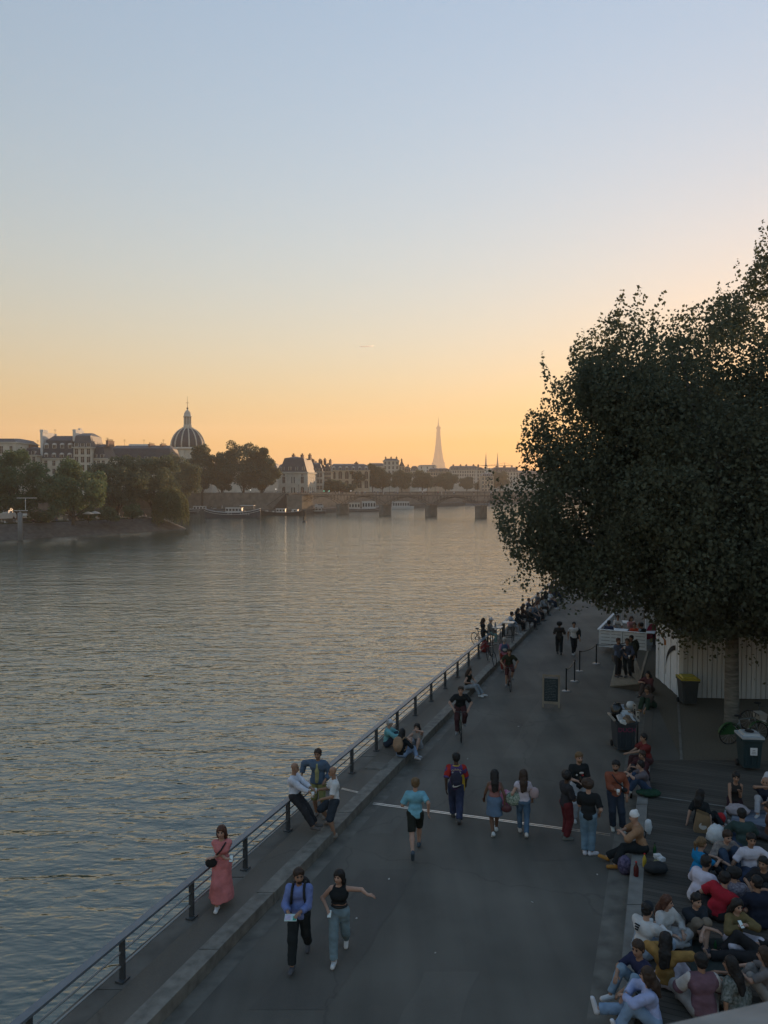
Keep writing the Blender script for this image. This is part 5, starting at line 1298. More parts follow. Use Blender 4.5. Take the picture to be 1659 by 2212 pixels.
SKIN = {'fair': (.36, .22, .16), 'tan': (.27, .155, .10), 'brown': (.12, .062, .038), 'dark': (.06, .033, .022)}
HAIRC = {'black': (.012, .011, .011), 'brown': (.035, .021, .014), 'light': (.12, .075, .035), 'auburn': (.07, .03, .018), 'grey': (.25, .24, .23)}
NP = [0]
def person(label, at, yaw, po, top=None, sleeve=.55, hem=.02, bottom=None, legs='long', shoes=(.5, .5, .5), hair='short', hairc='brown', skin='fair', h=1.75, female=False,
           res=.017, cap=None, beard=False, group=None, toppat=None, top2=None, loose=0., jacket=None, skirt_to=None, botpat=None, bot2=None):
    """at: world point under the hips' ground or seat; yaw: clockwise from straight ahead (180 faces the camera)"""
    NP[0] += 1
    sc = h / 1.75; Pp = {}
    for kx, v in po.items():
        Pp[kx] = np.asarray(v, float) if isinstance(v, (tuple, list)) else v
    hip = Pp['hip']; s1, s2 = unit(Pp['s1']), unit(Pp['s2'])
    def yawv(v, a): c, s = math.cos(a), math.sin(a); return np.array([v[0] * c - v[1] * s, v[0] * s + v[1] * c, v[2]])
    sx = yawv(V3(1, 0, 0), -R(Pp['yaw'])); hx = yawv(V3(1, 0, 0), -R(Pp['hipyaw']))
    sx = unit(sx - (sx @ s2) * s2); hx = unit(hx - (hx @ s1) * s1 * .6)
    fw = np.cross(s2, sx)
    sw = .148 if female else .174
    chest = hip + s1 * .27; neck = chest + s2 * .245
    shL, shR = neck - s2 * .075 - sx * sw, neck - s2 * .075 + sx * sw
    hd = unit(Pp['head']); hc = neck + hd * .178 + fw * .015
    lk = unit(Pp['look']); lk = unit(lk - (lk @ hd) * hd * .8); hr = unit(np.cross(lk, hd)); hu = np.cross(hr, lk)
    hpL, hpR = hip - hx * .09, hip + hx * .09
    eL, wL = ik(shL, Pp['handL'], .285, .255, Pp['elbL']); eR, wR = ik(shR, Pp['handR'], .285, .255, Pp['elbR'])
    kL, aL = ik(hpL, Pp['footL'], .43, .42, Pp['kneeL']); kR, aR = ik(hpR, Pp['footR'], .43, .42, Pp['kneeR'])
    fm = .92 if female else 1.
    torso = [(chest - sx * .07 + s2 * .09, chest + sx * .07 + s2 * .09, .102 * fm, .102 * fm, 0, .07), (neck - s2 * .085 - sx * (sw - .045), neck - s2 * .085 + sx * (sw - .045), .06, .06, 0, .07),
             (hip + s1 * .15 - hx * .05, hip + s1 * .15 + hx * .05, .09 * fm, .09 * fm, 0, .07), (hip - hx * .07, hip + hx * .07, .106, .106, 0, .06)]
    if female: torso.append((chest - sx * .075 + s2 * .05 + fw * .06, chest + sx * .075 + s2 * .05 + fw * .06, .066, .066, 0, .05))
    armL = [(shL, eL, .053 * fm, .042 * fm, 0, .03), (eL, wL, .041 * fm, .028 * fm, 0, .02)]; armR = [(shR, eR, .053 * fm, .042 * fm, 0, .03), (eR, wR, .041 * fm, .028 * fm, 0, .02)]
    legL = [(hpL, kL, .088, .058, 0, .03), (kL + (aL - kL) * .02, kL + (aL - kL) * .3, .056, .058, 0, .02), (kL + (aL - kL) * .3, aL, .058, .036, 0, .02)]
    legR = [(hpR, kR, .088, .058, 0, .03), (kR + (aR - kR) * .02, kR + (aR - kR) * .3, .056, .058, 0, .02), (kR + (aR - kR) * .3, aR, .058, .036, 0, .02)]
    head = [(hc - hu * .025 + lk * .012, hc + hu * .03 - lk * .012, .077, .088, 0, .03), (hc - hu * .085 + lk * .04, hc - hu * .05 + lk * .03, .045, .06, 0, .04), (neck - s2 * .03, hc - hu * .06 - lk * .015, .056, .05, 0, .03),
            (hc + lk * .088 + hu * .0, hc + lk * .106 - hu * .03, .012, .017, 0, .012)]
    for q in (-1, 1): head.append((hc + hr * q * .088 + hu * .012 - lk * .01, hc + hr * q * .09 - hu * .022 - lk * .008, .014, .011, 0, .008))
    feet = []
    for a, k_, t in ((aL, kL, Pp['toeL']), (aR, kR, Pp['toeR'])):
        t = unit(t); dn = unit(a - k_); dn = unit(dn - (dn @ t) * t) if abs(dn @ t) < .97 else V3(0, 0, -1)
        feet.append((a - t * .035 + dn * .038, a + t * .15 + dn * .05, t, dn))
    hands = []
    for w, e, dr, sgn in ((wL, eL, Pp['dirL'], -1), (wR, eR, Pp['dirR'], 1)):
        d = unit(dr) if dr is not None else unit(unit(w - e) + V3(0, .1, -.1)); sd = unit(np.cross(d, V3(0, 0, 1) if abs(d[2]) < .85 else V3(0, 1, 0)))
        if abs(d[2]) > .85: sd = unit(V3(0, 1, 0) - d[1] * d)
        hands.append((w, d, sd, unit(np.cross(sd, d)), sgn))
    body = torso + armL + armR + legL + legR + head
    for w, d, sd, nn, sgn in hands:
        for o_ in (-.016, .016): body.append((w + d * .012 + sd * o_ * .5, w + d * .075 + sd * o_, .022, .02, 0, .015))
    for a, b, t, dn in feet: body.append((a, b, .034, .028, 0, .02))
    Vb, Fb = sdf_mesh(body, res)
    # fingers, eyes and lips join the same body mesh
    extra = MB()
    for w, d, sd, nn, sgn in hands:
        for q, L in ((-1.5, .062), (-.5, .076), (.5, .08), (1.5, .07)):
            b0 = w + d * .085 + sd * q * .017; b1 = b0 + (d * .62 - nn * .2) * L; b2 = b1 + (d * .35 - nn * .38) * L
            extra.tube([b0 - d * .02, b0, b1, b2], [.0095, .0095, .0088, .007], 6, 0)
        b0 = w + d * .03 - sd * .026; b1 = b0 + (d * .5 - sd * .6) * .045; b2 = b1 + (d * .9 - sd * .15 - nn * .2) * .035
        extra.tube([b0, b1, b2], [.012, .011, .008], 6, 0)
    for q in (-1, 1):
        extra.ball(hc + lk * .083 + hr * q * .032 + hu * .012, .0125, 6, 1); extra.bar(hc + lk * .09 + hr * q * .018 + hu * .03, hc + lk * .082 + hr * q * .05 + hu * .03, .008, .012, 1)
    extra.bar(hc + lk * .093 - hr * .024 - hu * .055, hc + lk * .093 + hr * .024 - hu * .055, .012, .012, 2)
    nb = len(Vb); Vall = np.concatenate([Vb, np.array(extra.v)]) * sc
    Fl = [tuple(f) for f in Fb.tolist()] + [tuple(i + nb for i in f) for f in extra.f]
    me = bpy.data.meshes.new('person'); me.from_pydata(Vall.tolist(), [], Fl)
    me.materials.append(mat('skin_' + skin, SKIN[skin], .55, .1, 6, spec=.35)); me.materials.append(mat('eye_dark', (.02, .015, .012), .4, .05)); me.materials.append(mat('lips_' + skin, tuple(c * m for c, m in zip(SKIN[skin], (.75, .5, .5))), .5, .05))
    me.polygons.foreach_set('material_index', [0] * len(Fb) + extra.m); me.polygons.foreach_set('use_smooth', [True] * len(Fl)); me.update()
    body_o = link('person', me, None, at, -R(yaw)); tag(body_o, label, 'person', group)
    def garment(name, prims, m, infl, cuts=(), k=.035, r=None, nc=None):
        V, F = sdf_mesh(prims, r or res, cuts, k, infl, nc)
        if not len(F): return None
        if name in ('hair', 'beard'): V = ruffle(V, F, .016, 30, NP[0])
        elif name not in ('shoe', 'cap'): V = ruffle(V, F, .021, 10.5, NP[0], (1, 1, .55)); V = ruffle(V, F, .010, 26, NP[0] + 3, (.6, 1, 1))
        return link(name, fast_mesh(name, V * sc, F, m, smooth=True), body_o)
    def along(a, b, c, f):   # sleeve or leg of length fraction f over two bones
        out = []; tot = np.linalg.norm(b[1] - b[0]) if False else None
        (p0, p1, r0, r1), (q0, q1, s0, s1_) = a, b
        l1, l2 = np.linalg.norm(p1 - p0), np.linalg.norm(q1 - q0); L = f * (l1 + l2)
        if L <= l1: t = L / l1; out.append((p0, p0 + (p1 - p0) * t, r0, r0 + (r1 - r0) * t, 1, c))
        else:
            t = (L - l1) / l2; out.append((p0, p1, r0, r1, 0, c)); out.append((q0, q0 + (q1 - q0) * t, s0, s0 + (s1_ - s0) * t, 1, c))
        return out
    # trousers, shorts, skirt
    if bottom is not None and skirt_to is None:
        f = {'long': .97, 'crop': .86, 'shorts': .46, 'knee': .54}[legs]; pr = [torso[3], torso[2]]
        for hp, k_, a in ((hpL, kL, aL), (hpR, kR, aR)):
            pr += along((hp, k_, .092 + loose, .062 + loose), (k_, a, .062 + loose, .05 + loose), .03, f)
        garment('shorts' if legs in ('shorts', 'knee') else 'trousers', pr, cloth(bottom, botpat, bot2), .010, [(hip + s1 * (.05 if top is not None and hem > -.03 else .1), s1)], nc=2)
    if skirt_to is not None:
        mid = (aL + aR) / 2; km = (kL + kR) / 2; tip = hip + (V3(mid[0], mid[1], mid[2]) - hip) * skirt_to
        pr = [torso[3], torso[2], (hip, tip, .13, .15 + .12 * skirt_to, 1, .05)]
        for hp, k_, a in ((hpL, kL, aL), (hpR, kR, aR)): pr += along((hp, k_, .095, .085), (k_, a, .085, .08), .08, min(.97, skirt_to))
        garment('skirt', pr, cloth(bottom, botpat, bot2), .012, [(hip + s1 * .12, s1)])
    if top is not None:
        pr = list(torso[:3]) + ([torso[4]] if female else []) + [torso[3]]; nt_ = len(pr)
        if sleeve <= .02: pr[1] = (neck - s2 * .085 - sx * .07, neck - s2 * .085 + sx * .07, .058, .058, 0, .05)
        if sleeve > .02:
            for s_, e_, w_ in ((shL, eL, wL), (shR, eR, wR)): pr += along((s_, e_, .053 + loose * .5, .046 + loose * .5), (e_, w_, .044 + loose * .4, .033 + loose * .3), .022, sleeve)
        cuts = [(hip - s1 * hem, -s1), (neck + s2 * (.012 if sleeve > .02 else -.02) + fw * .03, unit(s2 * .9 + fw * .4))]
        o = garment('jumper' if sleeve > .8 else ('vest' if sleeve < .02 else 'shirt'), pr, cloth(top, toppat, top2), .015 + loose * .3, cuts, nc=nt_)
    if jacket is not None:
        pr = list(torso[:4])
        for s_, e_, w_ in ((shL, eL, wL), (shR, eR, wR)): pr += along((s_, e_, .052, .045), (e_, w_, .043, .034), .022, .95)
        garment('jacket', pr, cloth(jacket), .030 + loose * .3, [(hip - s1 * (hem + .04), -s1), (neck + s2 * .018, unit(s2 * .9 + fw * .35))], nc=4)
    if shoes is not None:
        for a, b, t, dn in feet: garment('shoe', [(a, b, .045, .04, 0, .02), (a - dn * .035, a - dn * .005, .04, .045, 0, .02)], mat('shoe_%d_%d_%d' % tuple(int(99 * c) for c in shoes), shoes, .6, .12, 8), .003, [(a + dn * .042, dn)], r=min(res, .014))
    hm = mat('hair_' + hairc, HAIRC[hairc], .6, .35, 30, .3, spec=.3)
    if hair and hair != 'bald':
        face = (hc + lk * .052 + hu * .028, unit(lk - hu * .75)); pr = [(hc - lk * .02 + hu * .035, hc - lk * .025 - hu * .01, .098, .09, 0, .03)]
        cuts = [face] if hair == 'short' else [(hc + lk * .062 + hu * .03, unit(lk - hu * .45))]
        if hair == 'curly': pr = [(hc + hu * .05 - lk * .03 + hr * .07 * c + hu * .05 * s, hc + hu * .02 - lk * .05 + hr * .08 * c + hu * .04 * s, .07, .07, 0, .02) for c, s in ((0, .6), (1, .2), (-1, .2), (.7, -.8), (-.7, -.8), (0, -1))] + pr
        if hair in ('long', 'verylong'):
            e = .3 if hair == 'long' else .42; bk = unit(-fw * .25 - s2)
            pr += [(hc - lk * .05 - hu * .02, hc - lk * .06 + bk * e * .5, .085, .08, 0, .04), (hc - lk * .06 + bk * e * .5 - sx * .03, hc - lk * .05 + bk * e - sx * .035, .07, .045, 0, .04), (hc - lk * .06 + bk * e * .5 + sx * .03, hc - lk * .05 + bk * e * .93 + sx * .04, .07, .04, 0, .04)]
            for q in (-1, 1): pr.append((hc + hr * q * .075 + hu * .02, hc + hr * q * .085 - hu * .14 - lk * .01, .03, .032, 0, .03))
        if hair == 'bun': pr.append((hc - lk * .08 + hu * .07, hc - lk * .1 + hu * .08, .05, .045, 0, .02))
        if hair == 'pony': pr += [(hc - lk * .1 + hu * .04, hc - lk * .16 - hu * .02, .035, .035, 0, .02), (hc - lk * .16 - hu * .02, hc - lk * .15 - hu * .16, .035, .018, 0, .02)]
        garment('hair', pr, hm, .004, cuts if hair != 'curly' else [(hc + lk * .075, unit(lk - hu * .3))], .03)
    if cap is not None:
        c_, st = cap; mm = cloth(c_)
        pr = [(hc + hu * .055, hc + hu * .03 - lk * .01, .09, .1, 0, .03)]
        if st == 'cap': pr.append((hc + hu * .045 + lk * .07, hc + hu * .035 + lk * .15, .03, .022, 0, .02)); pr.append((hc + hu * .045 + lk * .07 + hr * .05, hc + hu * .035 + lk * .13 + hr * .04, .018, .012, 0, .02)); pr.append((hc + hu * .045 + lk * .07 - hr * .05, hc + hu * .035 + lk * .13 - hr * .04, .018, .012, 0, .02))
        if st == 'back': pr.append((hc + hu * .02 - lk * .07, hc + hu * .0 - lk * .15, .025, .02, 0, .02))
        if st == 'beanie': pr.append((hc + hu * .09 - lk * .03, hc + hu * .13 - lk * .06, .07, .03, 0, .04))
        garment('cap', pr, mm, .008, [(hc + hu * .02, -hu)])
    if beard:
        garment('beard', [(hc - hu * .085 + lk * .045, hc - hu * .06 + lk * .03, .046, .062, 0, .03)], hm, .008, [(hc - hu * .045 + lk * .05, hu + lk * .2), (hc + lk * .0, -lk)])
    body_o['_'] = 0; del body_o['_']
    T = Matrix.Translation(Vector(at)) @ Matrix.Rotation(-R(yaw), 4, 'Z')
    W_ = lambda q: T @ Vector([float(c) * sc for c in q])
    return dict(o=body_o, W=W_, T=T, neck=neck, chest=chest, hip=hip, shL=shL, shR=shR, wL=wL, wR=wR, hL=hands[0], hR=hands[1], fw=fw, sx=sx, s1=s1, s2=s2, hc=hc, sc=sc, yaw=yaw, lk=lk, eL=eL, eR=eR)
# ------------------------------------------------------------------ everybody
WK = .24; DK = DZ
def pp(label, u, v, z, yaw, po, **k):
    return person(label, P(u, v, z), yaw, po, **k)
BLK = (.014, .014, .016); WHT = (.5, .5, .52); NAVY = (.02, .028, .05); DENIM = (.06, .10, .16); LDEN = (.16, .22, .28); JEAN = (.035, .06, .11)
GW = 'people walking or standing on the quay'; GP = 'people picnicking on the decking'; GR = 'people sitting along the railing'
def strapbag(name, label, a, b, m, r=.022, w=(.26, .1, .22), body=True, rz=0., cat='bag'):
    """bag hanging at b with a strap up to a (world points)"""
    t = thing(name, label, cat, b); mb = MB(); mb.tube([a - b, (a - b) * .5 + Vector((0, 0, .0)), Vector((0, 0, w[2] * .4))], r * .5, 5); mb.build('strap', m, t)
    if body: mb = bag_mesh((w[0] / 2, w[1] / 2, w[2] / 2), 5, .12); mb.build('body', m, t, None, rz)
    return t
def backpack(p, label, m, m2=None, size=(.32, .16, .44), drop=0.):
    c = p['chest'] + p['s2'] * (.06 - drop) - p['fw'] * (.125 + size[1] / 2); T = p['T']; w = p['W'](c)
    t = thing('backpack', label, 'backpack', w); t.rotation_mode = 'QUATERNION'
    X = Vector(p['sx']); Z = Vector(p['s2']); Y = Z.cross(X); M3 = Matrix((X, Y, Z)).transposed(); t.rotation_quaternion = (T.to_3x3() @ M3).to_quaternion()
    mb = MB(); b = bag_mesh((size[0] / 2 * 1.15, size[1] / 2 * 1.2, size[2] / 2 * 1.1), 3, .07); b.build('body', m, t)
    mb = MB(); mb.ball((0, -size[1] * .5, -size[2] * .16), (size[0] * .36, size[1] * .22, size[2] * .22), 10); mb.build('pocket', m2 or m, t)
    for s in (-1, 1):
        mb = MB(); x = s * size[0] * .3; mb.tube([(x, .06, size[2] * .35), (x * 1.1, .2, size[2] * .5), (x * 1.15, .33, size[2] * .36), (x * 1.25, .365, .02), (x * 1.4, .31, -size[2] * .28), (x * 1.5, .16, -size[2] * .42)], .024, 6); mb.build('strap', m, t)
    return t
def crossbody(p, label, m, s=1, big=(.2, .09, .16), low=.02, front=.12):
    a = p['W'](p['neck'] - p['s2'] * .02 + p['sx'] * (-s) * .1 + p['fw'] * .1); b = p['W'](p['hip'] + p['s1'] * low + p['sx'] * s * .2 + p['fw'] * front)
    mid = p['W'](p['chest'] + p['s2'] * .08 + p['sx'] * 0 + p['fw'] * .165)
    t = thing('shoulder_bag', label, 'bag', b); mb = MB(); mb.tube([a - b, mid - b, Vector((0, 0, .05))], .016, 5); mb.build('strap', m, t)
    mb = bag_mesh((big[0] / 2, big[1] / 2, big[2] / 2), 4, .06); mb.build('body', m, t, None, -R(p['yaw'])); return t
def held(p, side, name, label, cat, build):
    w, d, sd, nn, sg = p['hL' if side == 'L' else 'hR']; c = p['W'](w + d * .1 - nn * .025); o = build(c); return o
def phone(p, side, label, lit=True):
    w, d, sd, nn, sg = p['hL' if side == 'L' else 'hR']; c = p['W'](w + d * .11 - nn * .02 + V3(0, 0, .02)); mb = MB(); M3 = Matrix.Rotation(-R(p['yaw']), 3, 'Z') @ Matrix.Rotation(-.6, 3, 'X')
    mb.box((0, 0, 0), (.075, .15, .01), M=M3); t = tag(mb.build('phone', mat('phone_case', (.05, .05, .055), .3, .05), None, c), label, 'phone')
    mb = MB(); mb.box(M3 @ Vector((0, 0, .0065)), (.066, .135, .002), M=M3); mb.build('screen', mat('phone_screen', (.55, .62, .6), .3, .02, emit=.12 if lit else 0), t); return t
def pcup(p, side, label, m=None):
    w, d, sd, nn, sg = p['hL' if side == 'L' else 'hR']; return cup(label, p['W'](w + d * .1 - nn * .02) - Vector((0, 0, .06)), m)
NY = (.02, .022, .026)
NYL = mat('black_nylon', NY)

# -- on the walkway
p = pp('woman in a long coral pink dress walking on the walkway with folded arms', 480, 1955, WK, 176, pose('walkR', hip=(0, 0, .9), footR=(.08, .2, .085), footL=(-.05, -.24, .12), handL=(.14, .24, 1.14), handR=(-.12, .26, 1.12), dirL=(1, .1, 0), dirR=(-1, .1, 0), look=(.2, 1, -.2)), top=(.50, .175, .175), sleeve=.5, bottom=(.50, .175, .175), skirt_to=.9, shoes=(.6, .6, .6), hair='long', hairc='auburn', skin='fair', h=1.7, female=True, hem=.02, res=.015)
crossbody(p, 'dark shoulder bag worn by the woman in the pink dress', NYL, 1, (.24, .1, .2), .1, .16); phone(p, 'R', 'dark phone held by the woman in the pink dress', False)
p = pp('bald man in a white shirt and dark trousers sitting against the railing', 650, 1796, WK, 105, pose('lean', hip=(0, -.16, .88), s1=(0, -.12, 1), handL=(.02, .3, 1.1), handR=(.16, .3, 1.06), look=(-.1, 1, -.1)), top=(.5, .52, .58), sleeve=.93, hem=-.06, bottom=(.03, .03, .034), loose=.012, shoes=(.1, .09, .085), hair=None, skin='tan', h=1.78, res=.015)
pcup(p, 'R', 'white cup held by the bald man in the white shirt')
p = pp('man in a denim jacket and yellow green shorts leaning on the railing', 690, 1762, WK, 190, pose('contra', handR=(.48, -.1, 1.02), elbR=(.6, -.6, .5), handL=(-.2, .16, 1.0), look=(.1, 1, -.2)), top=(.30, .28, .13), sleeve=.5, jacket=(.075, .11, .16), bottom=(.22, .22, .09), legs='knee', loose=.01, shoes=(.2, .18, .16), hair='short', hairc='brown', skin='tan', h=1.8, res=.015)
V, F = sdf_mesh([(p['chest'] + p['fw'] * .098 + p['s2'] * .17, p['chest'] + p['fw'] * .118, .03, .05), (p['chest'] + p['fw'] * .118, p['hip'] + p['fw'] * .108 + p['s1'] * .02, .05, .055)], .014); link('shirt_front', fast_mesh('shirt_front', V * p['sc'], F, cloth((.30, .28, .13)), smooth=True), p['o'])
p = pp('bald bearded man in a white polo shirt and dark shorts at the kerb', 722, 1806, 0.06, 262, pose('contra', hip=(0, 0, .9), footR=(.2, .06, .28), footL=(-.12, .0, .08), handR=(.12, .36, 1.12), handL=(-.16, .3, 1.0), look=(-.15, 1, -.05)), top=(.56, .56, .56), sleeve=.45, bottom=(.035, .045, .06), legs='knee', loose=.02, shoes=(.2, .17, .14), hair=None, beard=True, hairc='grey', skin='tan', h=1.8, res=.015)
pcup(p, 'R', 'white cup held by the bald bearded man in the polo shirt')
p = pp('person in a cyan jacket and white cap sitting on the walkway by the railing', 836, 1612, WK, 95, pose('knees', footL=(-.1, .6, .08), footR=(.1, .62, .08)), top=(.16, .38, .40), sleeve=.95, loose=.02, bottom=(.03, .04, .06), shoes=(.3, .3, .3), hair='short', hairc='grey', cap=((.5, .5, .52), 'cap'), skin='fair', h=1.7)
p = pp('person with dark hair and tan backpack sitting on the kerb in pale jeans', 868, 1636, WK, 35, pose('side', handL=(-.1, .3, .3)), top=(.015, .018, .02), sleeve=.95, bottom=(.18, .24, .34), shoes=(.3, .3, .32), hair='long', hairc='black', skin='fair', h=1.7, female=True)
backpack(p, 'tan backpack on the back of the person sitting on the kerb', mat('tan_canvas', (.28, .18, .11), .9, .2, 8, .3))
p = pp('woman with long dark hair drinking, sitting on the kerb beside the tan backpack', 903, 1618, WK, 205, pose('knees', handL=(-.02, .2, .72), handR=(.12, .42, .42)), top=(.25, .22, .2), sleeve=.05, bottom=(.3, .33, .38), legs='shorts', shoes=(.3, .3, .3), hair='verylong', hairc='black', skin='fair', h=1.66, female=True)
p = pp('person in a dark vest and pale jeans sitting on the kerb edge further along', 1010, 1489, WK, 120, pose('bench', hip=(0, 0, .14), footL=(-.1, .7, -.14), footR=(.1, .62, -.14), handL=(-.1, .3, .4), handR=(.2, .2, .35)), top=(.02, .022, .018), sleeve=.04, bottom=(.22, .25, .28), shoes=(.5, .5, .5), hair='long', hairc='brown', skin='fair', h=1.7)

# -- on the road, near
p = pp('man in a blue shirt with rucksack straps walking while looking at a leaflet', 647, 2078, 0, 184, pose('walkR', footR=(.08, .3, .085), footL=(-.09, -.36, .16), handL=(-.06, .32, 1.08), handR=(.14, .3, 1.06), look=(-.35, 1, -.15)), top=(.14, .19, .40), sleeve=.9, loose=.012, hem=.08, bottom=(.018, .022, .024), shoes=(.08, .08, .09), hair='short', hairc='brown', beard=True, skin='tan', h=1.82, res=.014)
backpack(p, 'dark rucksack worn by the man in the blue shirt', NYL)
w, d, sd, nn, sg = p['hR']; mb = MB(); M3 = Matrix.Rotation(.3, 3, 'X'); mb.box((0, 0, 0), (.22, .15, .012), M=M3); mb.box(M3 @ Vector((-.05, .0, .008)), (.1, .11, .004), 0, 1, M=M3); mb.box(M3 @ Vector((.07, -.02, .008)), (.06, .09, .004), 0, 2, M=M3)
tag(mb.build('leaflet', [mat('leaflet_paper', (.4, .52, .52), .6, .1), mat('leaflet_print', (.42, .38, .48), .6, .2, 30), mat('leaflet_green', (.03, .25, .17), .6, .1)], None, p['W'](w + d * .08) + Vector((.04, -.06, 0))), 'folded leaflet held by the man in the blue shirt', 'leaflet')
p = pp('woman in a black crop top and pale jeans stretching out one arm', 733, 2068, 0, 184, pose('walkR', footR=(.07, .26, .085), footL=(-.09, -.36, .17), handL=(-.56, .24, 1.37), elbL=(-.4, -1, -.15), dirL=(-1, .25, 0), handR=(.2, .16, 1.02), elbR=(.8, -.8, 0), look=(.45, 1, -.1)), top=(.012, .012, .013), sleeve=.01, hem=-.17, bottom=(.15, .21, .24), loose=.014, shoes=(.55, .55, .55), hair='long', hairc='black', skin='fair', h=1.72, female=True, res=.014)
mb = MB(); mb.lathe([(.16 * .9, .0), (.165, .02), (.16 * .9, .045)], n=20, sy=.78); o = mb.build('belt', mat('black_leather', (.012, .012, .012), .4, .1), p['o'], (0, 0, .985))
phone(p, 'R', 'small lit phone in the hand of the woman in the crop top')
p = pp('runner in a light blue t shirt and black shorts seen from behind', 897, 1842, 0, 2, pose('run'), top=(.15, .34, .42), sleeve=.45, hem=.1, loose=.012, bottom=(.02, .022, .02), legs='shorts', shoes=(.05, .07, .09), hair='short', hairc='light', skin='fair', h=1.82, res=.015)
p = pp('person in a purple and red sports jersey with a dark backpack walking away', 985, 1772, 0, 3, pose('walkL', footL=(-.07, .2, .085), footR=(.07, -.26, .12)), top=(.07, .045, .13), sleeve=.5, loose=.02, hem=.12, bottom=(.035, .045, .09), shoes=(.06, .06, .06), hair='short', hairc='black', skin='dark', h=1.84, res=.015)
for s, e_ in (('shL', 'eL'), ('shR', 'eR')):
    a, b = p[s], p[e_]; V, F = sdf_mesh([(a, a + (b - a) * .8, .088, .084, 1)], .015); link('sleeve', fast_mesh('sleeve', V * p['sc'], F, cloth((.30, .025, .02)), smooth=True), p['o'])
a = p['hip'] + p['sx'] * .13; V, F = sdf_mesh([(a + p['s1'] * -.09, a + p['s1'] * .24, .094, .09, 0)], .015); link('yellow_side', fast_mesh('yellow_side', V * p['sc'], F, cloth((.38, .26, .03)), smooth=True), p['o'])
mb = MB(); c = p['neck'] - p['fw'] * .0 - p['s2'] * .01; mb.tube([c + p['sx'] * .09 * math.cos(a) + p['fw'] * .075 * math.sin(a) for a in np.linspace(0, 2 * math.pi, 17)], .014, 6, cap=False); mb.v = [tuple(Vector(q) * p['sc']) for q in mb.v]; mb.build('collar', cloth((.45, .32, .06)), p['o'])
bp = backpack(p, 'dark backpack with a white swoosh on the person in the jersey', mat('backpack_navy', (.022, .022, .04), .8, .15, 8, .3), None, (.28, .15, .40), .13)
mb = MB(); pts = [(-.11, -.02), (-.085, -.055), (.0, -.045), (.12, .02), (.0, -.018), (-.07, -.02), (-.085, .02)]
mb.add([(x, -.125, z - .1) for x, z in pts] + [(x, -.115, z - .1) for x, z in pts], [tuple(range(7))] + [(i, (i + 1) % 7, (i + 1) % 7 + 7, i + 7) for i in range(7)]); mb.build('swoosh', mat('white_print', (.45, .42, .38)), bp)
back = p['neck'] - p['s2'] * .07 - p['fw'] * .165
for i, ch in enumerate('DURANT'):
    ph = (i - 2.5) * .24; me = text_mesh(ch, .075, .004); me.materials.append(mat('pale_lettering', (.42, .33, .2), .8, .05)); q = back + p['sx'] * .17 * math.sin(ph) - p['s2'] * (.17 * (1 - math.cos(ph)))
    o = link('letter', me, p['o'], [float(x) * p['sc'] for x in q]); o.rotation_euler = (math.pi / 2 - .02, ph, 0)
for dg_, sx_ in (('3', -.085), ('5', .085)):
    me = text_mesh(dg_, .2, .004); me.materials.append(mat('white_number', (.45, .45, .48), .8, .1)); q = p['neck'] - p['s2'] * .21 - p['fw'] * .165 + p['sx'] * sx_
    o = link('number', me, p['o'], [float(x) * p['sc'] for x in q]); o.rotation_euler = (math.pi / 2 - .02, 0, 0)
p = pp('dark haired woman in a denim skirt carrying a pink striped tote', 1068, 1801, 0, 2, pose('walkR', footR=(.07, .18, .085), footL=(-.06, -.22, .11)), top=(.25, .12, .11), sleeve=.01, hem=-.12, bottom=(.10, .15, .22), skirt_to=.46, shoes=(.5, .52, .52), hair='verylong', hairc='black', skin='brown', h=1.68, female=True)
strapbag('tote_bag', 'pink and white striped tote bag on the shoulder of the woman in the denim skirt', p['W'](p['shR'] + p['s2'] * .05), p['W'](p['hip'] + p['sx'] * .3 + p['s1'] * .06), mat('pink_stripes', (.42, .10, .22), .8, scale=12, col2=(.45, .36, .42), stretch=(2, 2, .4), detail=0), .02, (.34, .14, .44))
strapbag('handbag', 'dark red handbag held by the woman in the denim skirt', p['W'](p['wR']), p['W'](p['wR'] + V3(.05, 0, -.12)), mat('burgundy_leather', (.09, .03, .035), .5, .15), .01, (.26, .12, .2))
p = pp('woman with wavy hair and jeans carrying a green leaf print tote', 1130, 1803, 0, 6, pose('walkL', footL=(-.07, .16, .085), footR=(.07, -.2, .11), handL=(-.34, -.02, .9)), top=(.42, .38, .42), sleeve=.2, hem=-.02, bottom=(.075, .13, .20), shoes=(.5, .46, .42), hair='verylong', hairc='brown', skin='fair', h=1.7, female=True)
strapbag('tote_bag', 'green and white leaf print tote bag on the arm of the wavy haired woman', p['W'](p['shL'] + p['s2'] * .05), p['W'](p['hip'] - p['sx'] * .26 - p['fw'] * .05 + p['s1'] * .06), mat('leaf_print', (.05, .12, .08), .85, scale=26, col2=(.40, .44, .38), detail=1), .02, (.42, .18, .36))
strapbag('shoulder_bag', 'pale pink bag on the other side of the wavy haired woman', p['W'](p['shR'] + p['s2'] * .05), p['W'](p['hip'] + p['sx'] * .28 + p['s1'] * .22), mat('pale_pink_leather', (.36, .28, .29), .6, .1), .012, (.24, .12, .3))
p = pp('person with big dark curls, dark top and maroon trousers standing in profile', 1221, 1812, 0, 75, pose('contra', handR=(.2, .3, 1.06), handL=(-.16, .3, 1.0)), top=(.025, .028, .034), sleeve=.5, loose=.018, hem=.1, bottom=(.11, .022, .026), shoes=(.12, .13, .12), hair='curly', hairc='black', skin='dark', h=1.76)
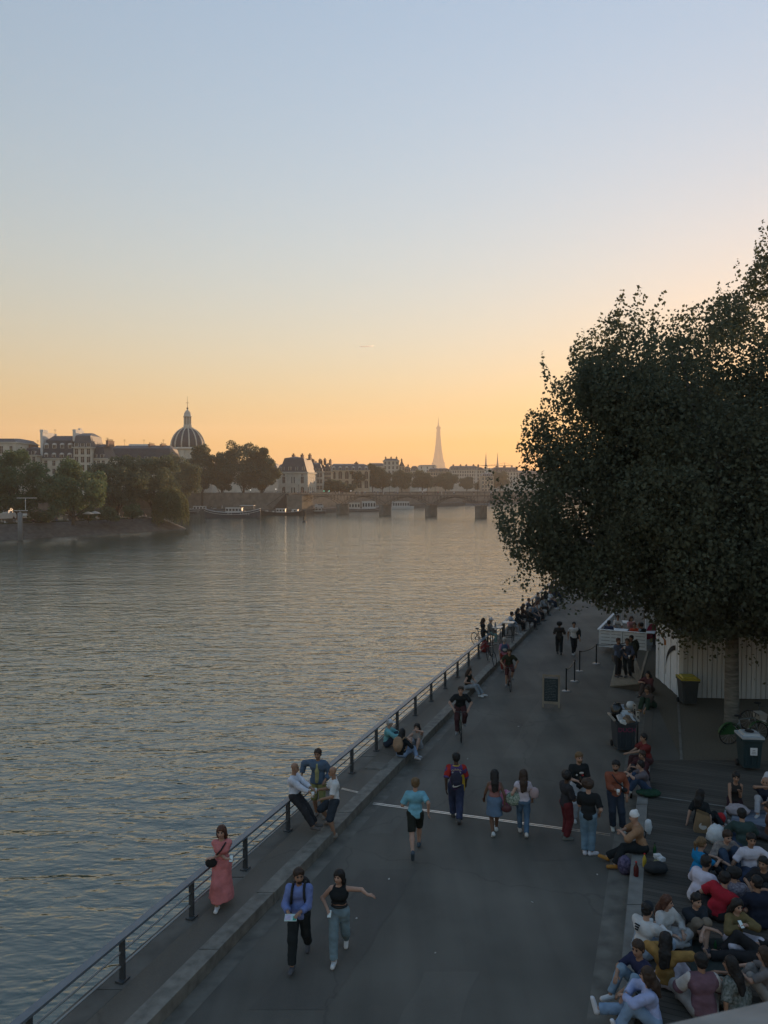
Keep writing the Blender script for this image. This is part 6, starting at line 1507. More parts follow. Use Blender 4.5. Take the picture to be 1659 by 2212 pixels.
p = pp('bearded man in a black print t shirt facing the camera with a bottle', 1249, 1773, 0, 176, pose('stand', handR=(.12, .3, 1.12), handL=(-.12, .28, 1.1), look=(-.1, 1, -.35)), top=BLK, sleeve=.45, loose=.012, hem=.1, bottom=(.33, .36, .40), shoes=(.4, .4, .4), hair='short', hairc='light', beard=True, skin='fair', h=1.86)
mb = MB(); c = p['chest'] + p['fw'] * .165 + p['s2'] * .05
mb.ball(tuple(c + p['sx'] * -.02 + p['s2'] * .03), (.06, .012, .03), 8); mb.ball(tuple(c + p['sx'] * .1 - p['s2'] * .02), (.025, .012, .025), 8); mb.ball(tuple(c - p['sx'] * .05 - p['s2'] * .03), (.03, .014, .022), 8, 1); mb.v = [tuple(Vector(q) * p['sc']) for q in mb.v]; mb.build('shirt_print', [mat('white_print', (.45, .42, .38)), RED], p['o'])
bottle('dark bottle held by the bearded man in the black print t shirt', p['W'](p['hR'][0] + p['hR'][1] * .09) - Vector((0, 0, .08)), .25, .032, GLB)
p = pp('man with curly brown hair in a black t shirt and blue jeans seen from behind', 1270, 1846, 0, 20, pose('stand', footL=(-.07, 0, .08), footR=(.07, .0, .08), toeR=(.9, .6, 0), handR=(.24, .1, .95), handL=(-.12, .3, 1.0), look=(.45, 1, -.2)), top=BLK, sleeve=.45, loose=.012, hem=.12, bottom=(.12, .19, .25), shoes=(.5, .5, .54), hair='curly', hairc='brown', skin='fair', h=1.84, res=.015)
p = pp('bearded man in a rust jumper and dark jeans with a strap across his chest', 1331, 1792, 0, 186, pose('contra', handR=(.08, .3, 1.1), handL=(-.22, .1, .9), look=(.35, 1, -.3)), top=(.22, .075, .045), sleeve=.93, hem=.06, loose=.012, bottom=(.025, .035, .055), shoes=(.46, .46, .42), hair='short', hairc='black', beard=True, skin='tan', h=1.84, res=.015)
crossbody(p, 'dark crossbody bag of the man in the rust jumper', NYL, -1, (.16, .08, .12), .12, .1); pcup(p, 'R', 'white cup held by the man in the rust jumper')

# -- on the road, far
p = pp('person all in dark clothes walking away next to the white shirted walker', 1208, 1413, 0, 8, pose('walkL', footL=(-.08, .14, .085), footR=(.08, -.16, .1), handL=(-.2, .2, 1.05), handR=(.2, .2, 1.05)), top=(.03, .028, .026), sleeve=.5, loose=.015, hem=.12, bottom=(.018, .018, .018), shoes=(.05, .05, .05), hair='curly', hairc='black', skin='brown', h=1.76, res=.02)
p = pp('white shirted walker with a dark bag on the road by the terrace', 1239, 1414, 0, 178, pose('walkR', footR=(.08, .16, .085), footL=(-.08, -.16, .1)), top=(.5, .5, .5), sleeve=.3, bottom=(.02, .02, .022), shoes=(.4, .4, .4), hair='short', hairc='black', skin='tan', h=1.78, res=.02)
strapbag('shoulder_bag', 'dark bag hanging at the side of the white shirted walker', p['W'](p['shL'] + p['s2'] * .06), p['W'](p['hip'] - p['sx'] * .24 + p['s1'] * .2), NYL, .03, (.3, .2, .6))
p = pp('woman in a pink top and red trousers with a blue bag walking along the kerb', 1089, 1452, 0, 4, pose('walkL', footL=(-.08, .14, .085), footR=(.08, -.18, .1)), top=(.30, .13, .19), sleeve=.5, bottom=(.20, .035, .03), loose=.012, shoes=(.3, .28, .26), hair='short', hairc='grey', cap=((.42, .38, .32), 'beanie'), skin='fair', h=1.68, female=True, res=.018)
backpack(p, 'small blue rucksack of the woman in the pink top', mat('blue_nylon', (.035, .06, .11), .8, .2, 8, .3), mat('pale_patch', (.3, .3, .28), .8, .1), (.3, .15, .36))
for (u, v, lab, po, kw) in (
        (1334, 1462, 'bearded man in a blue shirt drinking on the ramp, left of the other two', pose('stand', handR=(-.02, .26, 1.32), handL=(-.1, .3, 1.08)), dict(top=(.085, .11, .17), sleeve=.9, hem=.12, bottom=(.025, .03, .04), shoes=(.06, .05, .05), hair='short', hairc='auburn', beard=True)),
        (1356, 1463, 'blue shirted man holding out a cup on the ramp, nearest the container', pose('contra', handL=(-.2, .32, 1.05), handR=(.25, .1, .9)), dict(top=(.06, .075, .12), sleeve=.93, hem=.12, bottom=(.02, .022, .028), shoes=(.15, .15, .15), hair='short', hairc='brown')),
        (1364, 1455, 'tall man with a dark green rucksack on the ramp behind the blue shirts', pose('stand'), dict(top=(.05, .055, .04), sleeve=.93, hem=.1, bottom=(.022, .022, .022), shoes=(.06, .06, .06), hair='short', hairc='black'))):
    q = pp(lab, u, v, .22, {1334: 150, 1356: 215, 1364: 250}[u], po, h=1.8, res=.019, skin='tan', **kw)
    if u == 1334: pcup(q, 'R', 'cup raised to the mouth of the bearded man on the ramp')
    elif u == 1356: pcup(q, 'L', 'cup held out by the front man of the pair on the ramp')
    else: backpack(q, 'dark green rucksack of the tall man on the ramp', mat('khaki_nylon', (.03, .035, .025), .8, .2, 8, .3), None, (.34, .2, .5))
# cyclists
def rider(label, blabel, u, v, yaw, colr, **k):
    c = PL(u, v); f = Vector((math.sin(R(yaw)), math.cos(R(yaw)), 0)); b = c - f * .52
    bicycle(blabel, b, yaw, colr); return person(label, b - f * .12 + Vector((0, 0, .0)), yaw, pose('bike', hip=(0, 0, 1.02), footL=(-.12, .14, .50), footR=(.12, .2, .22), handL=(-.26, .42, 1.07), handR=(.26, .42, 1.07)), **k)
rider('cyclist in a dark green t shirt riding towards the camera by the kerb', 'reddish bicycle ridden by the cyclist beside the woman in pink', 1102, 1494, 184, (.10, .03, .03), top=(.03, .034, .022), sleeve=.4, bottom=(.07, .025, .025), legs='knee', shoes=(.2, .2, .2), hair='short', hairc='brown', skin='tan', h=1.78, res=.018)
rider('cyclist in a dark t shirt and dark trousers riding towards the camera', 'pale green bicycle ridden by the cyclist in dark clothes', 996, 1603, 183, (.10, .13, .11), top=(.016, .016, .018), sleeve=.42, hem=.1, loose=.012, bottom=(.055, .024, .026), shoes=(.2, .2, .2), hair='short', hairc='brown', skin='fair', h=1.84, res=.016)

# -- by the railing, far
p = pp('person in black with long hair standing at the railing beside the white cap', 1043, 1405, WK, 100, pose('stand', handR=(.1, .28, 1.0), look=(0, 1, -.3)), top=(.02, .02, .024), sleeve=.93, loose=.02, hem=.2, bottom=(.03, .028, .026), shoes=(.1, .1, .1), hair='long', hairc='brown', skin='fair', h=1.74, res=.02, group=GR)
p = pp('person in a white cap and pale teal trousers perched at the railing', 1056, 1398, WK, 110, pose('bench', hip=(0, 0, .8), footL=(-.1, .3, .2), footR=(.12, .4, .3)), top=(.18, .17, .16), sleeve=.93, bottom=(.16, .26, .25), shoes=(.3, .3, .3), hair='short', hairc='grey', cap=((.5, .5, .5), 'cap'), skin='fair', h=1.74, res=.02, group=GR)
def stool(c, lab):
    t = thing('bar_stool', lab, 'stool', c, 0, 'stools along the railing'); mb = MB(); mb.lathe([(.19, .44), (.19, .48)], n=14); mb.build('seat', M_post2, t)
    for a in range(4): mb = MB(); x, y = .15 * math.cos(a * 1.57 + .78), .15 * math.sin(a * 1.57 + .78); mb.tube([(x * 1.3, y * 1.3, 0), (x, y, .45)], .018, 5); mb.build('leg', M_post2, t)
    return t
rail_people = [
    (8.7, 47.0, 'man in a pale blue shirt sitting behind the nearest high table', (.22, .28, .36), .9, (.25, .27, .3), 'short', 'black', False),
    (8.6, 49.6, 'long haired person in black sitting just past the high tables', (.018, .018, .02), .9, (.02, .02, .022), 'long', 'black', True),
    (8.0, 50.6, 'person in a dark hooded top bending forward past the high tables', (.03, .03, .03), .93, (.03, .03, .035), 'short', 'grey', False),
    (8.6, 53.0, 'woman in a dark brown top with long hair in the railing row', (.05, .03, .022), .9, (.025, .025, .03), 'long', 'brown', True),
    (8.0, 53.8, 'person in a grey shirt third along in the railing row', (.12, .14, .17), .5, (.04, .045, .06), 'short', 'brown', False),
    (8.0, 56.2, 'woman with long auburn hair and a white vest in the railing row', (.5, .5, .5), .01, (.03, .03, .035), 'long', 'auburn', True),
    (8.7, 57.6, 'person in dark blue leaning on the railing behind the white vest', (.05, .055, .07), .5, (.16, .16, .16), 'short', 'black', False),
    (8.0, 59.8, 'person with long brown hair and a pale scarf in the railing row', (.18, .2, .22), .9, (.03, .03, .03), 'long', 'brown', True),
    (8.6, 63.0, 'man in a grey top beyond the pale scarf in the railing row', (.1, .1, .105), .9, (.05, .05, .055), 'short', 'black', False),
    (7.9, 65.5, 'person in a white t shirt near the far end of the railing row', (.5, .5, .52), .45, (.03, .035, .05), 'short', 'black', False),
    (8.5, 68.5, 'dark dressed person almost under the leaves in the railing row', (.025, .025, .03), .9, (.02, .02, .025), 'short', 'black', False),
    (8.0, 71.5, 'person in dark jeans and white shoes under the leaves in the railing row', (.04, .04, .045), .9, (.03, .04, .06), 'long', 'black', True),
    (8.5, 74.5, 'last visible person of the railing row under the leaves', (.06, .05, .05), .5, (.03, .03, .03), 'short', 'brown', False)]
for i, (off, y, lab, tc_, sl_, bc, hr_, hcn, fem) in enumerate(rail_people):
    y = 44 + (y - 47) * .52; q = Q(-off - .35, y, WK); stool(q, 'dark stool under the ' + ' '.join(lab.split()[:6]))
    person(lab, q, 110 + (i * 37) % 50 - 20, pose('bench', s1=(0, .1 + .1 * (i % 3), 1), footL=(-.12, .4 + .1 * (i % 2), .08)), top=tc_, sleeve=sl_, bottom=bc, shoes=(.4, .4, .4) if i % 3 == 0 else (.06, .06, .06), hair=hr_, hairc=hcn, female=fem, skin=('fair', 'tan', 'fair', 'brown')[i % 4], h=1.74, res=.021, group=GR)

# -- terrace guests
for (x, y, yw, lab, c_, hr_) in ((.45, .55, 10, 'man in a navy shirt with his back to the slats on the terrace', (.035, .045, .09), 'short'), (1.75, .6, 200, 'person in an orange red top sitting on the terrace', (.40, .06, .03), 'short'), (2.2, .6, 0, 'person in black next to the orange top on the terrace', (.02, .02, .02), 'short'),
                                 (2.9, .7, 300, 'person in a pale blue top bending over at the terrace edge', (.3, .36, .42), 'short'), (1.3, 2.6, 170, 'woman in a pink top further back on the terrace', (.4, .2, .2), 'long'), (.6, 2.7, 190, 'person in a white top further back on the terrace', (.5, .48, .46), 'short')):
    person(lab, TT @ Vector((min(x, Wt - .3), y, 0)), yw, pose('bench', s1=(0, .25, 1) if 'bending' in lab else (0, .1, 1)), top=c_, sleeve=.5, bottom=(.04, .045, .06), hair=hr_, hairc='black' if c_[0] < .3 else 'auburn', skin='tan', h=1.74, res=.021, group='guests on the terrace')
# -- sitting by the container and along the ledge
p = pp('person in maroon and grey sitting behind the container with a long arm down', 1404, 1503, .2, 225, pose('bench', hip=(0, 0, .3), s1=(0, .3, 1), s2=(0, .5, 1), footL=(-.2, .4, .08), footR=(.2, .5, .08), handL=(-.1, .5, .1), look=(0, 1, -.4)), top=(.09, .035, .04), sleeve=.5, loose=.015, bottom=(.08, .06, .055), shoes=(.1, .1, .1), hair='long', hairc='black', skin='fair', h=1.76, female=True, res=.018)
p = pp('person with a shaved head bending low behind the container', 1408, 1536, .2, 240, pose('bench', hip=(0, 0, .26), s1=(0, .5, 1), s2=(0, .7, 1), look=(0, 1, -.6), handL=(-.1, .55, .1), handR=(.1, .5, .1)), top=(.07, .055, .05), sleeve=.45, loose=.02, bottom=(.025, .045, .03), shoes=(.2, .12, .04), hair='short', hairc='brown', skin='tan', h=1.76, res=.018)
p = pp('man in a dark red t shirt sitting on the ledge with both arms stretched forward', 1399, 1650, DK, 262, pose('bench', hip=(0, 0, .13), s1=(0, .2, 1), s2=(0, .25, 1), footL=(-.12, .45, -.26), footR=(.14, .5, -.26), handL=(-.08, .62, .38), handR=(.06, .6, .32), dirL=(0, 1, 0), dirR=(0, 1, 0), elbL=(-.3, 0, -1), elbR=(.3, 0, -1), look=(0, 1, .05)), top=(.13, .022, .02), sleeve=.42, loose=.025, hem=.06, bottom=(.06, .025, .025), shoes=(.1, .1, .1), hair='short', hairc='black', skin='tan', h=1.78, res=.016)
p = pp('person with glasses sitting in front of the dark red t shirt', 1392, 1688, DK, 250, pose('knees', handL=(-.1, .4, .5)), top=(.05, .018, .02), sleeve=.5, bottom=(.03, .03, .04), shoes=(.5, .5, .5), hair='short', hairc='brown', skin='tan', h=1.72, res=.016)
p = pp('person in a grey t shirt hugging the knees on the ledge in white trainers', 1397, 1712, DK, 278, pose('knees', s1=(0, .15, 1), s2=(0, .5, 1), handL=(.05, .5, .5), handR=(-.02, .52, .46), look=(0, 1, -.3)), top=(.11, .095, .105), sleeve=.42, loose=.015, bottom=(.03, .05, .09), shoes=(.55, .55, .55), hair='short', hairc='black', skin='fair', h=1.74, res=.015)
p = pp('man in a white beanie and tan top sitting on the ledge in orange boots', 1388, 1840, DK, 282, pose('bench', hip=(0, 0, .12), s1=(0, .28, 1), s2=(0, .35, 1), footL=(-.24, .62, -.24), footR=(.1, .78, -.24), handL=(-.02, .46, .42), handR=(.1, .44, .4), look=(0, 1, -.35), toeR=(.25, 1, .25)), top=(.26, .15, .085), sleeve=.6, loose=.02, hem=.07, bottom=(.014, .016, .018), shoes=(.34, .16, .03), hair=None, hairc='brown', cap=((.6, .6, .6), 'beanie'), skin='fair', h=1.8, res=.014)
a = p['neck'] - p['sx'] * .1 - p['fw'] * .1; mb = MB(); mb.tube([p['W'](p['neck'] + p['sx'] * .1 + p['s2'] * .0), p['W'](p['chest'] + p['sx'] * .04 - p['fw'] * .155), p['W'](p['hip'] - p['sx'] * .16 - p['fw'] * .02 + p['s1'] * .1)], .02, 5); tag(mb.build('bag_strap', NYL), 'black bag strap across the back of the man in the beanie', 'strap')

# -- picnic crowd
def sit(lab, u, v, yaw, kind, top, bottom, kw=None, **k):
    pk = dict(kw or {}); k.setdefault('res', .0145); return pp(lab, u, v, DK, yaw, pose(kind, **pk), top=top, bottom=bottom, group=GP, **k)
sit('woman with black hair in a black t shirt sitting behind the paper bag', 1514, 1784, 40, 'side', BLK, BLK, dict(handL=(-.3, -.14, .06), handR=(.3, -.12, .06), look=(.6, 1, -.1)), sleeve=.42, hair='long', hairc='black', skin='fair', shoes=(.2, .2, .2), h=1.7, female=True)
p = sit('woman in a dark strappy vest facing the camera beyond the red pouch', 1586, 1742, 190, 'kneel', (.03, .03, .026), (.04, .022, .03), dict(hip=(0, 0, .2), s1=(0, .1, 1), handR=(.2, .5, .12), handL=(-.04, .3, .55), look=(.1, 1, -.3)), sleeve=.01, hair='bun', hairc='black', skin='tan', h=1.68, female=True)
sit('bald man in a navy t shirt with a hand at his mouth', 1654, 1752, 215, 'knees', NAVY, (.3, .3, .32), dict(handR=(-.02, .24, .72), handL=(-.1, .4, .4)), sleeve=.42, hair=None, skin='tan', shoes=(.3, .3, .3))
p = sit('broad backed person in a dark green t shirt and jeans seen from behind', 1606, 1838, 8, 'cross', (.032, .055, .052), (.03, .05, .085), dict(s1=(0, .12, 1), s2=(0, .35, 1), look=(.3, 1, -.3)), sleeve=.5, loose=.03, hair='short', hairc='black', skin='fair', shoes=(.1, .1, .1), h=1.8)
sit('woman with a blonde ponytail in a bright blue top and dark trousers', 1505, 1898, 80, 'knees', (.01, .17, .36), (.02, .025, .032), dict(s1=(0, .1, 1)), sleeve=.45, hair='pony', hairc='light', skin='fair', shoes=(.2, .2, .2), h=1.7, female=True)
sit('man in a pale plaid shirt bending forward over his jeans', 1556, 1868, 172, 'knees', (.26, .23, .2), (.035, .055, .09), dict(s1=(0, .28, 1), s2=(0, .75, 1), look=(0, 1, -1.1), handL=(-.26, .5, .2), handR=(.2, .48, .3)), sleeve=.6, toppat='plaid', top2=(.12, .10, .10), loose=.02, hair='short', hairc='brown', skin='fair', shoes=(.3, .3, .3), h=1.8)
sit('man in a white v neck t shirt propped on one arm facing the camera', 1617, 1892, 172, 'side', (.5, .48, .54), (.025, .038, .07), dict(handR=(.42, -.02, .08), handL=(-.26, .3, .3), s1=(0, .04, 1), look=(.3, 1, -.2)), sleeve=.45, loose=.015, hair='short', hairc='black', skin='tan', shoes=(.2, .2, .2), h=1.82)
sit('big man in a white t shirt hunched over, seen from the side', 1508, 1952, 62, 'cross', (.46, .44, .52), (.46, .44, .47), dict(s1=(0, .25, 1), s2=(0, .6, 1), look=(.1, 1, -.6)), sleeve=.5, loose=.03, hair='short', hairc='black', beard=True, skin='tan', shoes=(.2, .2, .2), h=1.85)
sit('person in a red t shirt leaning over to the right, seen from behind', 1545, 1986, 28, 'cross', (.30, .018, .03), (.02, .02, .025), dict(s1=(.2, .2, 1), s2=(.5, .5, 1), look=(.6, 1, -.7), handR=(.42, .2, .12)), sleeve=.45, loose=.03, hair='short', hairc='black', skin='fair', shoes=(.2, .2, .2), h=1.8)
sit('person with dark curly hair and a pale patterned scarf behind the girl with the phone', 1588, 1975, 10, 'cross', (.26, .24, .27), (.08, .12, .2), dict(s2=(0, .5, 1)), sleeve=.5, toppat='floral', top2=(.1, .09, .12), hair='curly', hairc='black', skin='fair', shoes=(.3, .3, .3), h=1.7)
sit('man in a navy suit jacket with his back to the camera at the right edge', 1640, 2005, 350, 'cross', (.4, .4, .42), (.012, .015, .025), dict(s1=(0, .1, 1), look=(-.5, 1, -.2)), jacket=(.014, .018, .032), sleeve=.5, loose=.02, hair='short', hairc='black', skin='tan', shoes=(.03, .03, .03), h=1.82)
p = sit('boy in a dark jacket with pale patches and shorts, arms round his knees', 1497, 2028, 168, 'knees', (.016, .026, .036), (.16, .13, .10), dict(footL=(.02, .42, .08), footR=(-.02, .38, .08), handL=(.12, .44, .36), handR=(-.14, .42, .4), look=(-.15, 1, -.4)), sleeve=.6, legs='knee', loose=.02, hair='short', hairc='black', skin='fair', shoes=(.05, .05, .06), h=1.72)
mb = MB()
for sx_ in (-.09, .09):
    for sz in (-.03, .13): mb.box(tuple((p['chest'] + p['sx'] * sx_ + p['s2'] * sz + p['fw'] * .155) * p['sc']), (.085, .03, .075))
mb.build('pale_patches', mat('patch_cream', (.42, .44, .40), .9, .1), p['o'])
p = sit('girl with long dark hair in an olive jumper reading her phone', 1585, 2040, 170, 'cross', (.13, .10, .045), (.42, .40, .46), dict(handL=(-.03, .3, .55), handR=(.06, .28, .52), look=(.05, 1, -.6)), sleeve=.93, loose=.015, hair='verylong', hairc='black', skin='fair', shoes=(.1, .1, .1), h=1.7, female=True)
phone(p, 'L', 'pale phone held by the girl in the olive jumper')
sit('woman with long brown hair in an open white jacket beside the white cap man', 1432, 2030, 150, 'cross', (.45, .44, .43), (.38, .38, .39), dict(look=(-.35, 1, -.2)), sleeve=.93, loose=.02, hair='verylong', hairc='auburn', skin='fair', shoes=(.4, .4, .4), h=1.68, female=True)
p = sit('man in a white jacket and backward dark cap lighting something in his hands', 1388, 2066, 55, 'cross', (.46, .46, .46), (.22, .27, .33), dict(s1=(0, .1, 1), s2=(0, .3, 1), handL=(-.06, .44, .42), handR=(.06, .44, .42), look=(.1, 1, -.35)), sleeve=.93, loose=.025, hem=.08, hair='short', hairc='black', cap=((.016, .022, .032), 'back'), skin='fair', shoes=(.4, .4, .4), h=1.8)
phone(p, 'R', 'bright phone held by the man in the white jacket')
mb = MB()
for k in range(3): mb.box(tuple((p['neck'] - p['s2'] * (.1 + .04 * k) - p['fw'] * .165 - p['sx'] * .05) * p['sc']), (.1 - .02 * k, .02, .022))
mb.build('back_print', NYL, p['o'])
sit('woman with long dark hair in a mustard jumper seen from behind', 1436, 2132, 25, 'side', (.26, .155, .05), (.40, .38, .44), dict(handL=(-.1, .4, .5), handR=(.3, .34, .45), elbR=(1, -.1, .3), s1=(0, .05, 1)), sleeve=.93, loose=.025, hair='verylong', hairc='black', skin='fair', shoes=(.4, .4, .4), h=1.7, female=True)
sit('man in a navy polo shirt and pale jeans with one knee up at the ledge', 1388, 2150, 248, 'knees', (.022, .026, .06), (.16, .23, .30), dict(handL=(-.06, .5, .2), handR=(.05, .48, .42), s1=(0, .05, 1), look=(-.3, 1, -.5)), sleeve=.45, hair='short', hairc='brown', skin='tan', shoes=(.5, .5, .5), h=1.8)
sit('woman in a light blue shirt stretching one jeans leg onto the road', 1412, 2216, 285, 'legs', (.28, .33, .52), (.17, .25, .36), dict(s1=(0, .12, 1), s2=(0, .2, 1), footL=(-.2, .55, .0), footR=(.1, .86, .06), handL=(.0, .45, .4), handR=(.1, .42, .36), elbL=(-1, -.2, 0), elbR=(1, -.2, 0), look=(.3, 1, -.3)), sleeve=.93, loose=.02, hair='long', hairc='brown', skin='fair', shoes=(.52, .52, .55), h=1.74, female=True)
sit('person with a mauve cloth over the back of a pale shirt seen from behind', 1519, 2196, 2, 'cross', (.40, .38, .36), (.24, .24, .24), dict(s1=(0, .1, 1), s2=(0, .25, 1)), jacket=(.13, .075, .095), sleeve=.5, loose=.03, hair='short', hairc='black', skin='tan', shoes=(.2, .2, .2), h=1.82)
sit('woman with long dark hair in a grey floral dress at the bottom right', 1588, 2188, 322, 'side', (.20, .21, .2), (.20, .21, .2), dict(handR=(.14, .35, .45), look=(-.3, 1, -.1)), sleeve=.5, toppat='floral', top2=(.055, .07, .06), skirt_to=.8, botpat='floral', bot2=(.055, .07, .06), loose=.02, hair='verylong', hairc='black', skin='tan', shoes=(.1, .1, .1), h=1.7, female=True)
sit('dark dressed person half lying on the decking with bare feet at the right edge', 1640, 2082, 285, 'lie', (.016, .02, .03), (.012, .015, .022), None, sleeve=.93, loose=.02, hair='short', hairc='black', skin='fair', shoes=None, h=1.74)
sit('person in a grey top with raised knees at the bottom right edge', 1662, 2165, 300, 'knees', (.14, .13, .13), (.20, .19, .18), None, sleeve=.45, hair='long', hairc='brown', skin='fair', shoes=(.3, .3, .3), h=1.7, female=True)
sit('person with a tan bare arm lying on the blanket at the right edge', 1660, 1815, 300, 'legs', (.10, .05, .035), (.06, .06, .07), None, sleeve=.2, hair='short', hairc='brown', skin='tan', shoes=(.2, .2, .2), h=1.74)
sit('person in dark clothes sitting behind the navy suit at the right edge', 1652, 1945, 230, 'knees', (.018, .02, .024), (.02, .022, .03), None, sleeve=.5, hair='short', hairc='black', skin='tan', shoes=(.4, .4, .4), h=1.76)
sit('person in white sitting at the far side of the blanket at the right edge', 1672, 1715, 200, 'cross', (.42, .42, .44), (.04, .05, .07), None, sleeve=.5, hair='short', hairc='brown', skin='fair', shoes=(.2, .2, .2), h=1.74)

# -- tiny people: sunbathers on the island bank, walkers on the footbridge and the far quay
MINI = []
def mini(kind, topc, botc, res=.05):
    p = pose(kind); hip = np.array(p['hip'], float); s1 = unit(p['s1']); nk = hip + s1 * .5
    prims = [(hip, nk, .15, .17), (nk + s1 * .18, nk + s1 * .24, .11, .11)]
    for s, f, h_ in ((-1, 'footL', 'handL'), (1, 'footR', 'handR')):
        k, a = ik(hip + V3(s * .1, 0, 0), p[f], .43, .42, p['kneeL' if s < 0 else 'kneeR']); e, w = ik(nk + V3(s * .18, 0, -.03), p[h_], .285, .255, p['elbL' if s < 0 else 'elbR'])
        prims += [(hip + V3(s * .1, 0, 0), k, .1, .075), (k, a, .07, .06), (nk + V3(s * .18, 0, -.05), e, .06, .055), (e, w, .05, .05)]
    V, F = sdf_mesh(prims, res, k=.05); C = V[F].mean(1); hz = (C - hip) @ s1
    mi = np.where(hz > .6, 2, np.where(hz > .06, 0, 1)); 
    return fast_mesh('person', V, F, [cloth(topc), cloth(botc), mat('skin_fair', SKIN['fair'])], smooth=True, mi=mi)
cols = [((.55, .55, .55), (.08, .1, .14)), ((.5, .48, .44), (.5, .48, .45)), ((.04, .04, .05), (.3, .3, .3)), ((.3, .12, .1), (.05, .05, .07)), ((.12, .16, .24), (.4, .38, .36)), ((.36, .34, .3), (.03, .03, .04))]
SITM = [mini(k, *c) for k, c in zip(('legs', 'knees', 'cross', 'lie', 'side', 'knees'), cols)]
STM = [mini(k, *c) for k, c in zip(('stand', 'walkL', 'walkR', 'contra', 'stand', 'walkL'), cols)]
rng = random.Random(5)
def put(me, loc, rz, label, group): tag(link('person', me, None, loc, rz), label, 'person', group)
Lb = 'tiny sunbather sitting on the stone bank of the island'; Gb = 'sunbathers on the island bank'
edge = [(-128, 152), (-93, 178), (-79, 199), (-67, 220)]
for k in range(58):
    s = rng.random() ** .8 * 3; i = min(int(s), 2); f = s - i; a, b = Vector(edge[i]), Vector(edge[i + 1]); q = a.lerp(b, f); inn = Vector((-.75, .45)) * rng.uniform(.2, 3.2); q += inn
    if k < 50: put(SITM[k % 6], (q.x, q.y, .12 + (.2 if inn.length > 2 else 0)), rng.uniform(-2.6, -.4), Lb, Gb)
    else: put(STM[k % 6], (q.x, q.y, .25), rng.uniform(0, 6), 'tiny person standing on the island bank among the sunbathers', 'standing people on the island bank')
T_b = Matrix.Translation((PIER[0][0], PIER[0][1], 0)) @ Matrix.Rotation(ang, 4, 'Z')
for k in range(44): put(STM[k % 6], T_b @ Vector((rng.uniform(-42, 92), rng.uniform(-4, 4), ZD)), rng.uniform(0, 6), 'tiny figure on the deck of the arched footbridge', 'people on the footbridge')
for k in range(16):
    u = rng.uniform(430, 600); d = 366; put(STM[k % 6], (*D(u, d), -1.3), rng.uniform(0, 6), 'tiny figure on the far quay behind the moored barges', 'people on the far quay')
# parasols and parked vans on the far quay and island
for i, (u, d, z, lab) in enumerate(((190, 186, .3, 'pale open parasol in the shade of the island trees'), (205, 190, .3, 'second pale parasol beside the first on the island'))):
    t = thing('parasol', lab, 'parasol', (*D(u, d), z)); mb = MB(); mb.lathe([(1.5, 2.1), (.7, 2.5), (.02, 2.7)], n=8, smooth=False); mb.build('canopy', M_bw, t); mb = MB(); mb.tube([(0, 0, 0), (0, 0, 2.5)], .03, 5); mb.build('pole', M_dark, t)
for i, (u, v, lab, s) in enumerate(((688, 1082, 'parked white van on the far quay behind the footbridge', 1.3), (470, 1096, 'small white covered dinghy on the barge quay', 1.), (840, 1086, 'white van parked beyond the second bridge pier', 1.2))):
    d = 372 if i < 2 else 470; t = thing('parked_van', lab, 'van', (*D(u, d), -1.3), R(20)); mb = MB(); mb.box((0, 0, 1.1), (4.6, 1.9, 1.4), taper=.94); mb.box((.3, 0, 1.95), (3.4, 1.7, .5), taper=.85); mb.build('body', M_bw, t)
    for x in (-1.4, 1.4): mb = MB(); mb.lathe([(.33, -.1), (.33, .1)], n=10); mb.v = [(x + a, -.95 + c_, .35 + b) for a, b, c_ in mb.v]; mb.build('wheel', M_rub, t)
    mb = MB(); mb.box((.5, -.9, 1.9), (2.4, .1, .4)); mb.build('window', M_glass, t)

# lit lamps and signals along the far street
for i, (u, v, d, colr, lab) in enumerate(((541, 1059, 371, (1, .93, .8), 'lit street lamp between the tall trees on the far bank'), (596, 1057, 376, (1, .93, .8), 'lit street lamp left of the stone pavilion'), (700, 1061, 392, (.2, 1, .6), 'green traffic light at the bridge end in front of the pavilion'),
        (711, 1061, 396, (.3, 1, .7), 'second green traffic light just right of the first'), (758, 1061, 420, (1, .95, .9), 'lit white street lamp by the arcaded building'), (771, 1065, 425, (1, .9, .75), 'small lit lamp below the round tree on the far bank'))):
    x, y, z = D(u, d, v); t = thing('traffic_light' if 'traffic' in lab else 'street_lamp', lab, 'traffic light' if 'traffic' in lab else 'street lamp', (x, y, 5.5))
    mb = MB(); mb.tube([(0, 0, -.2), (0, 0, z - 5.5)], [.09, .06], 6); mb.build('pole', M_dark, t)
    mb = MB(); mb.ball((0, 0, z - 5.4), .2, 8); mb.build('lamp', mat('lit_lamp_%d' % i, colr, .4, .02, emit=.3), t)
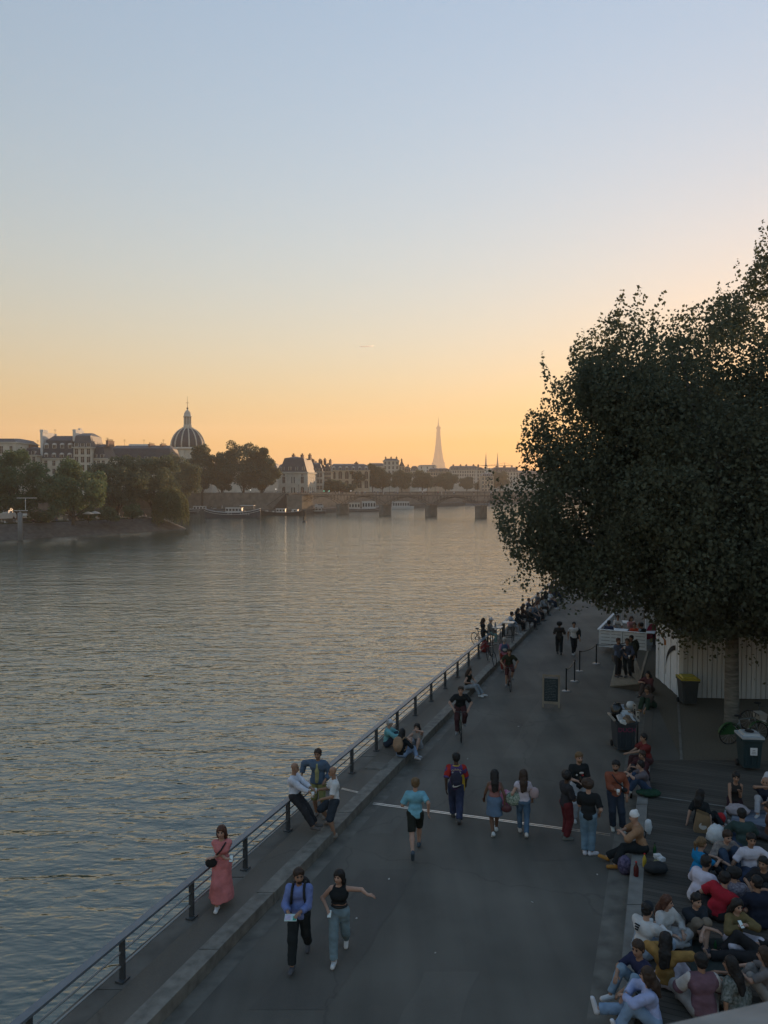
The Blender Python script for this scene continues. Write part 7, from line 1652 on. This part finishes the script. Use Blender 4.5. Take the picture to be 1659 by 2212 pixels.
# ------------------------------------------------------------------ sky, sun, haze, camera
W = bpy.data.worlds.new("World"); SC.world = W; W.use_nodes = True
nt = W.node_tree; bg = nt.nodes['Background']
sk = nt.nodes.new('ShaderNodeTexSky'); sk.sky_type = 'NISHITA'; sk.sun_disc = False
SUN_EL, SUN_AZ = 3.0, 28.0
sk.sun_elevation = R(SUN_EL); sk.sun_rotation = R(SUN_AZ)
sk.air_density = 2.2; sk.dust_density = .5; sk.ozone_density = 4
ga = nt.nodes.new('ShaderNodeGamma'); ga.inputs[1].default_value = .60
hs = nt.nodes.new('ShaderNodeHueSaturation'); hs.inputs['Saturation'].default_value = 1.08
ti = nt.nodes.new('ShaderNodeMix'); ti.data_type = 'RGBA'; ti.blend_type = 'MULTIPLY'
ti.inputs[0].default_value = 1; ti.inputs[7].default_value = (.98, .995, 1.05, 1)
nt.links.new(sk.outputs[0], ga.inputs[0]); nt.links.new(ga.outputs[0], hs.inputs['Color'])
nt.links.new(hs.outputs[0], ti.inputs[6]); nt.links.new(ti.outputs[2], bg.inputs[0])
bg.inputs[1].default_value = .142
sl = bpy.data.lights.new('sun', 'SUN'); sl.energy = SUN_E; sl.angle = R(.6); sl.color = (1, .62, .33)
so = bpy.data.objects.new('sun', sl); COL.objects.link(so)
sd = Vector((math.sin(R(SUN_AZ)) * math.cos(R(SUN_EL)), math.cos(R(SUN_AZ)) * math.cos(R(SUN_EL)), math.sin(R(SUN_EL))))
so.rotation_euler = sd.to_track_quat('Z', 'Y').to_euler(); so.location = (60, 60, 60)

if HAZE > 0:
    hm = bpy.data.materials.new('haze'); hm.use_nodes = True
    N = hm.node_tree.nodes; N.remove(N['Principled BSDF'])
    pv = N.new('ShaderNodeVolumePrincipled'); pv.inputs['Color'].default_value = (1, .89, .77, 1)
    pv.inputs['Density'].default_value = HAZE; pv.inputs['Anisotropy'].default_value = .18
    hm.node_tree.links.new(pv.outputs[0], N['Material Output'].inputs['Volume'])
    h = MB().box((0, 2080, 168), (5200, 4240, 352)).build('haze', hm)
    h['kind'] = 'stuff'; h['label'] = 'warm evening haze over the river'

cam = bpy.data.cameras.new('camera'); co = bpy.data.objects.new('camera', cam); COL.objects.link(co); SC.camera = co
cam.sensor_fit = 'VERTICAL'; cam.sensor_height = 24; cam.lens = 24 * FOC / 2212
co.location = (0, 0, EYE); co.rotation_euler = (math.pi / 2 - PITCH, 0, 0)
cam.clip_start = .05; cam.clip_end = 40000
cam.dof.use_dof = True; cam.dof.focus_distance = 45; cam.dof.aperture_fstop = 7.5
vs = SC.view_settings; vs.view_transform = 'Standard'; vs.look = 'None'; vs.exposure = 2.38; vs.gamma = 1
SC.cycles.max_bounces = 6; SC.cycles.volume_bounces = 0
SC.cycles.use_denoising = True
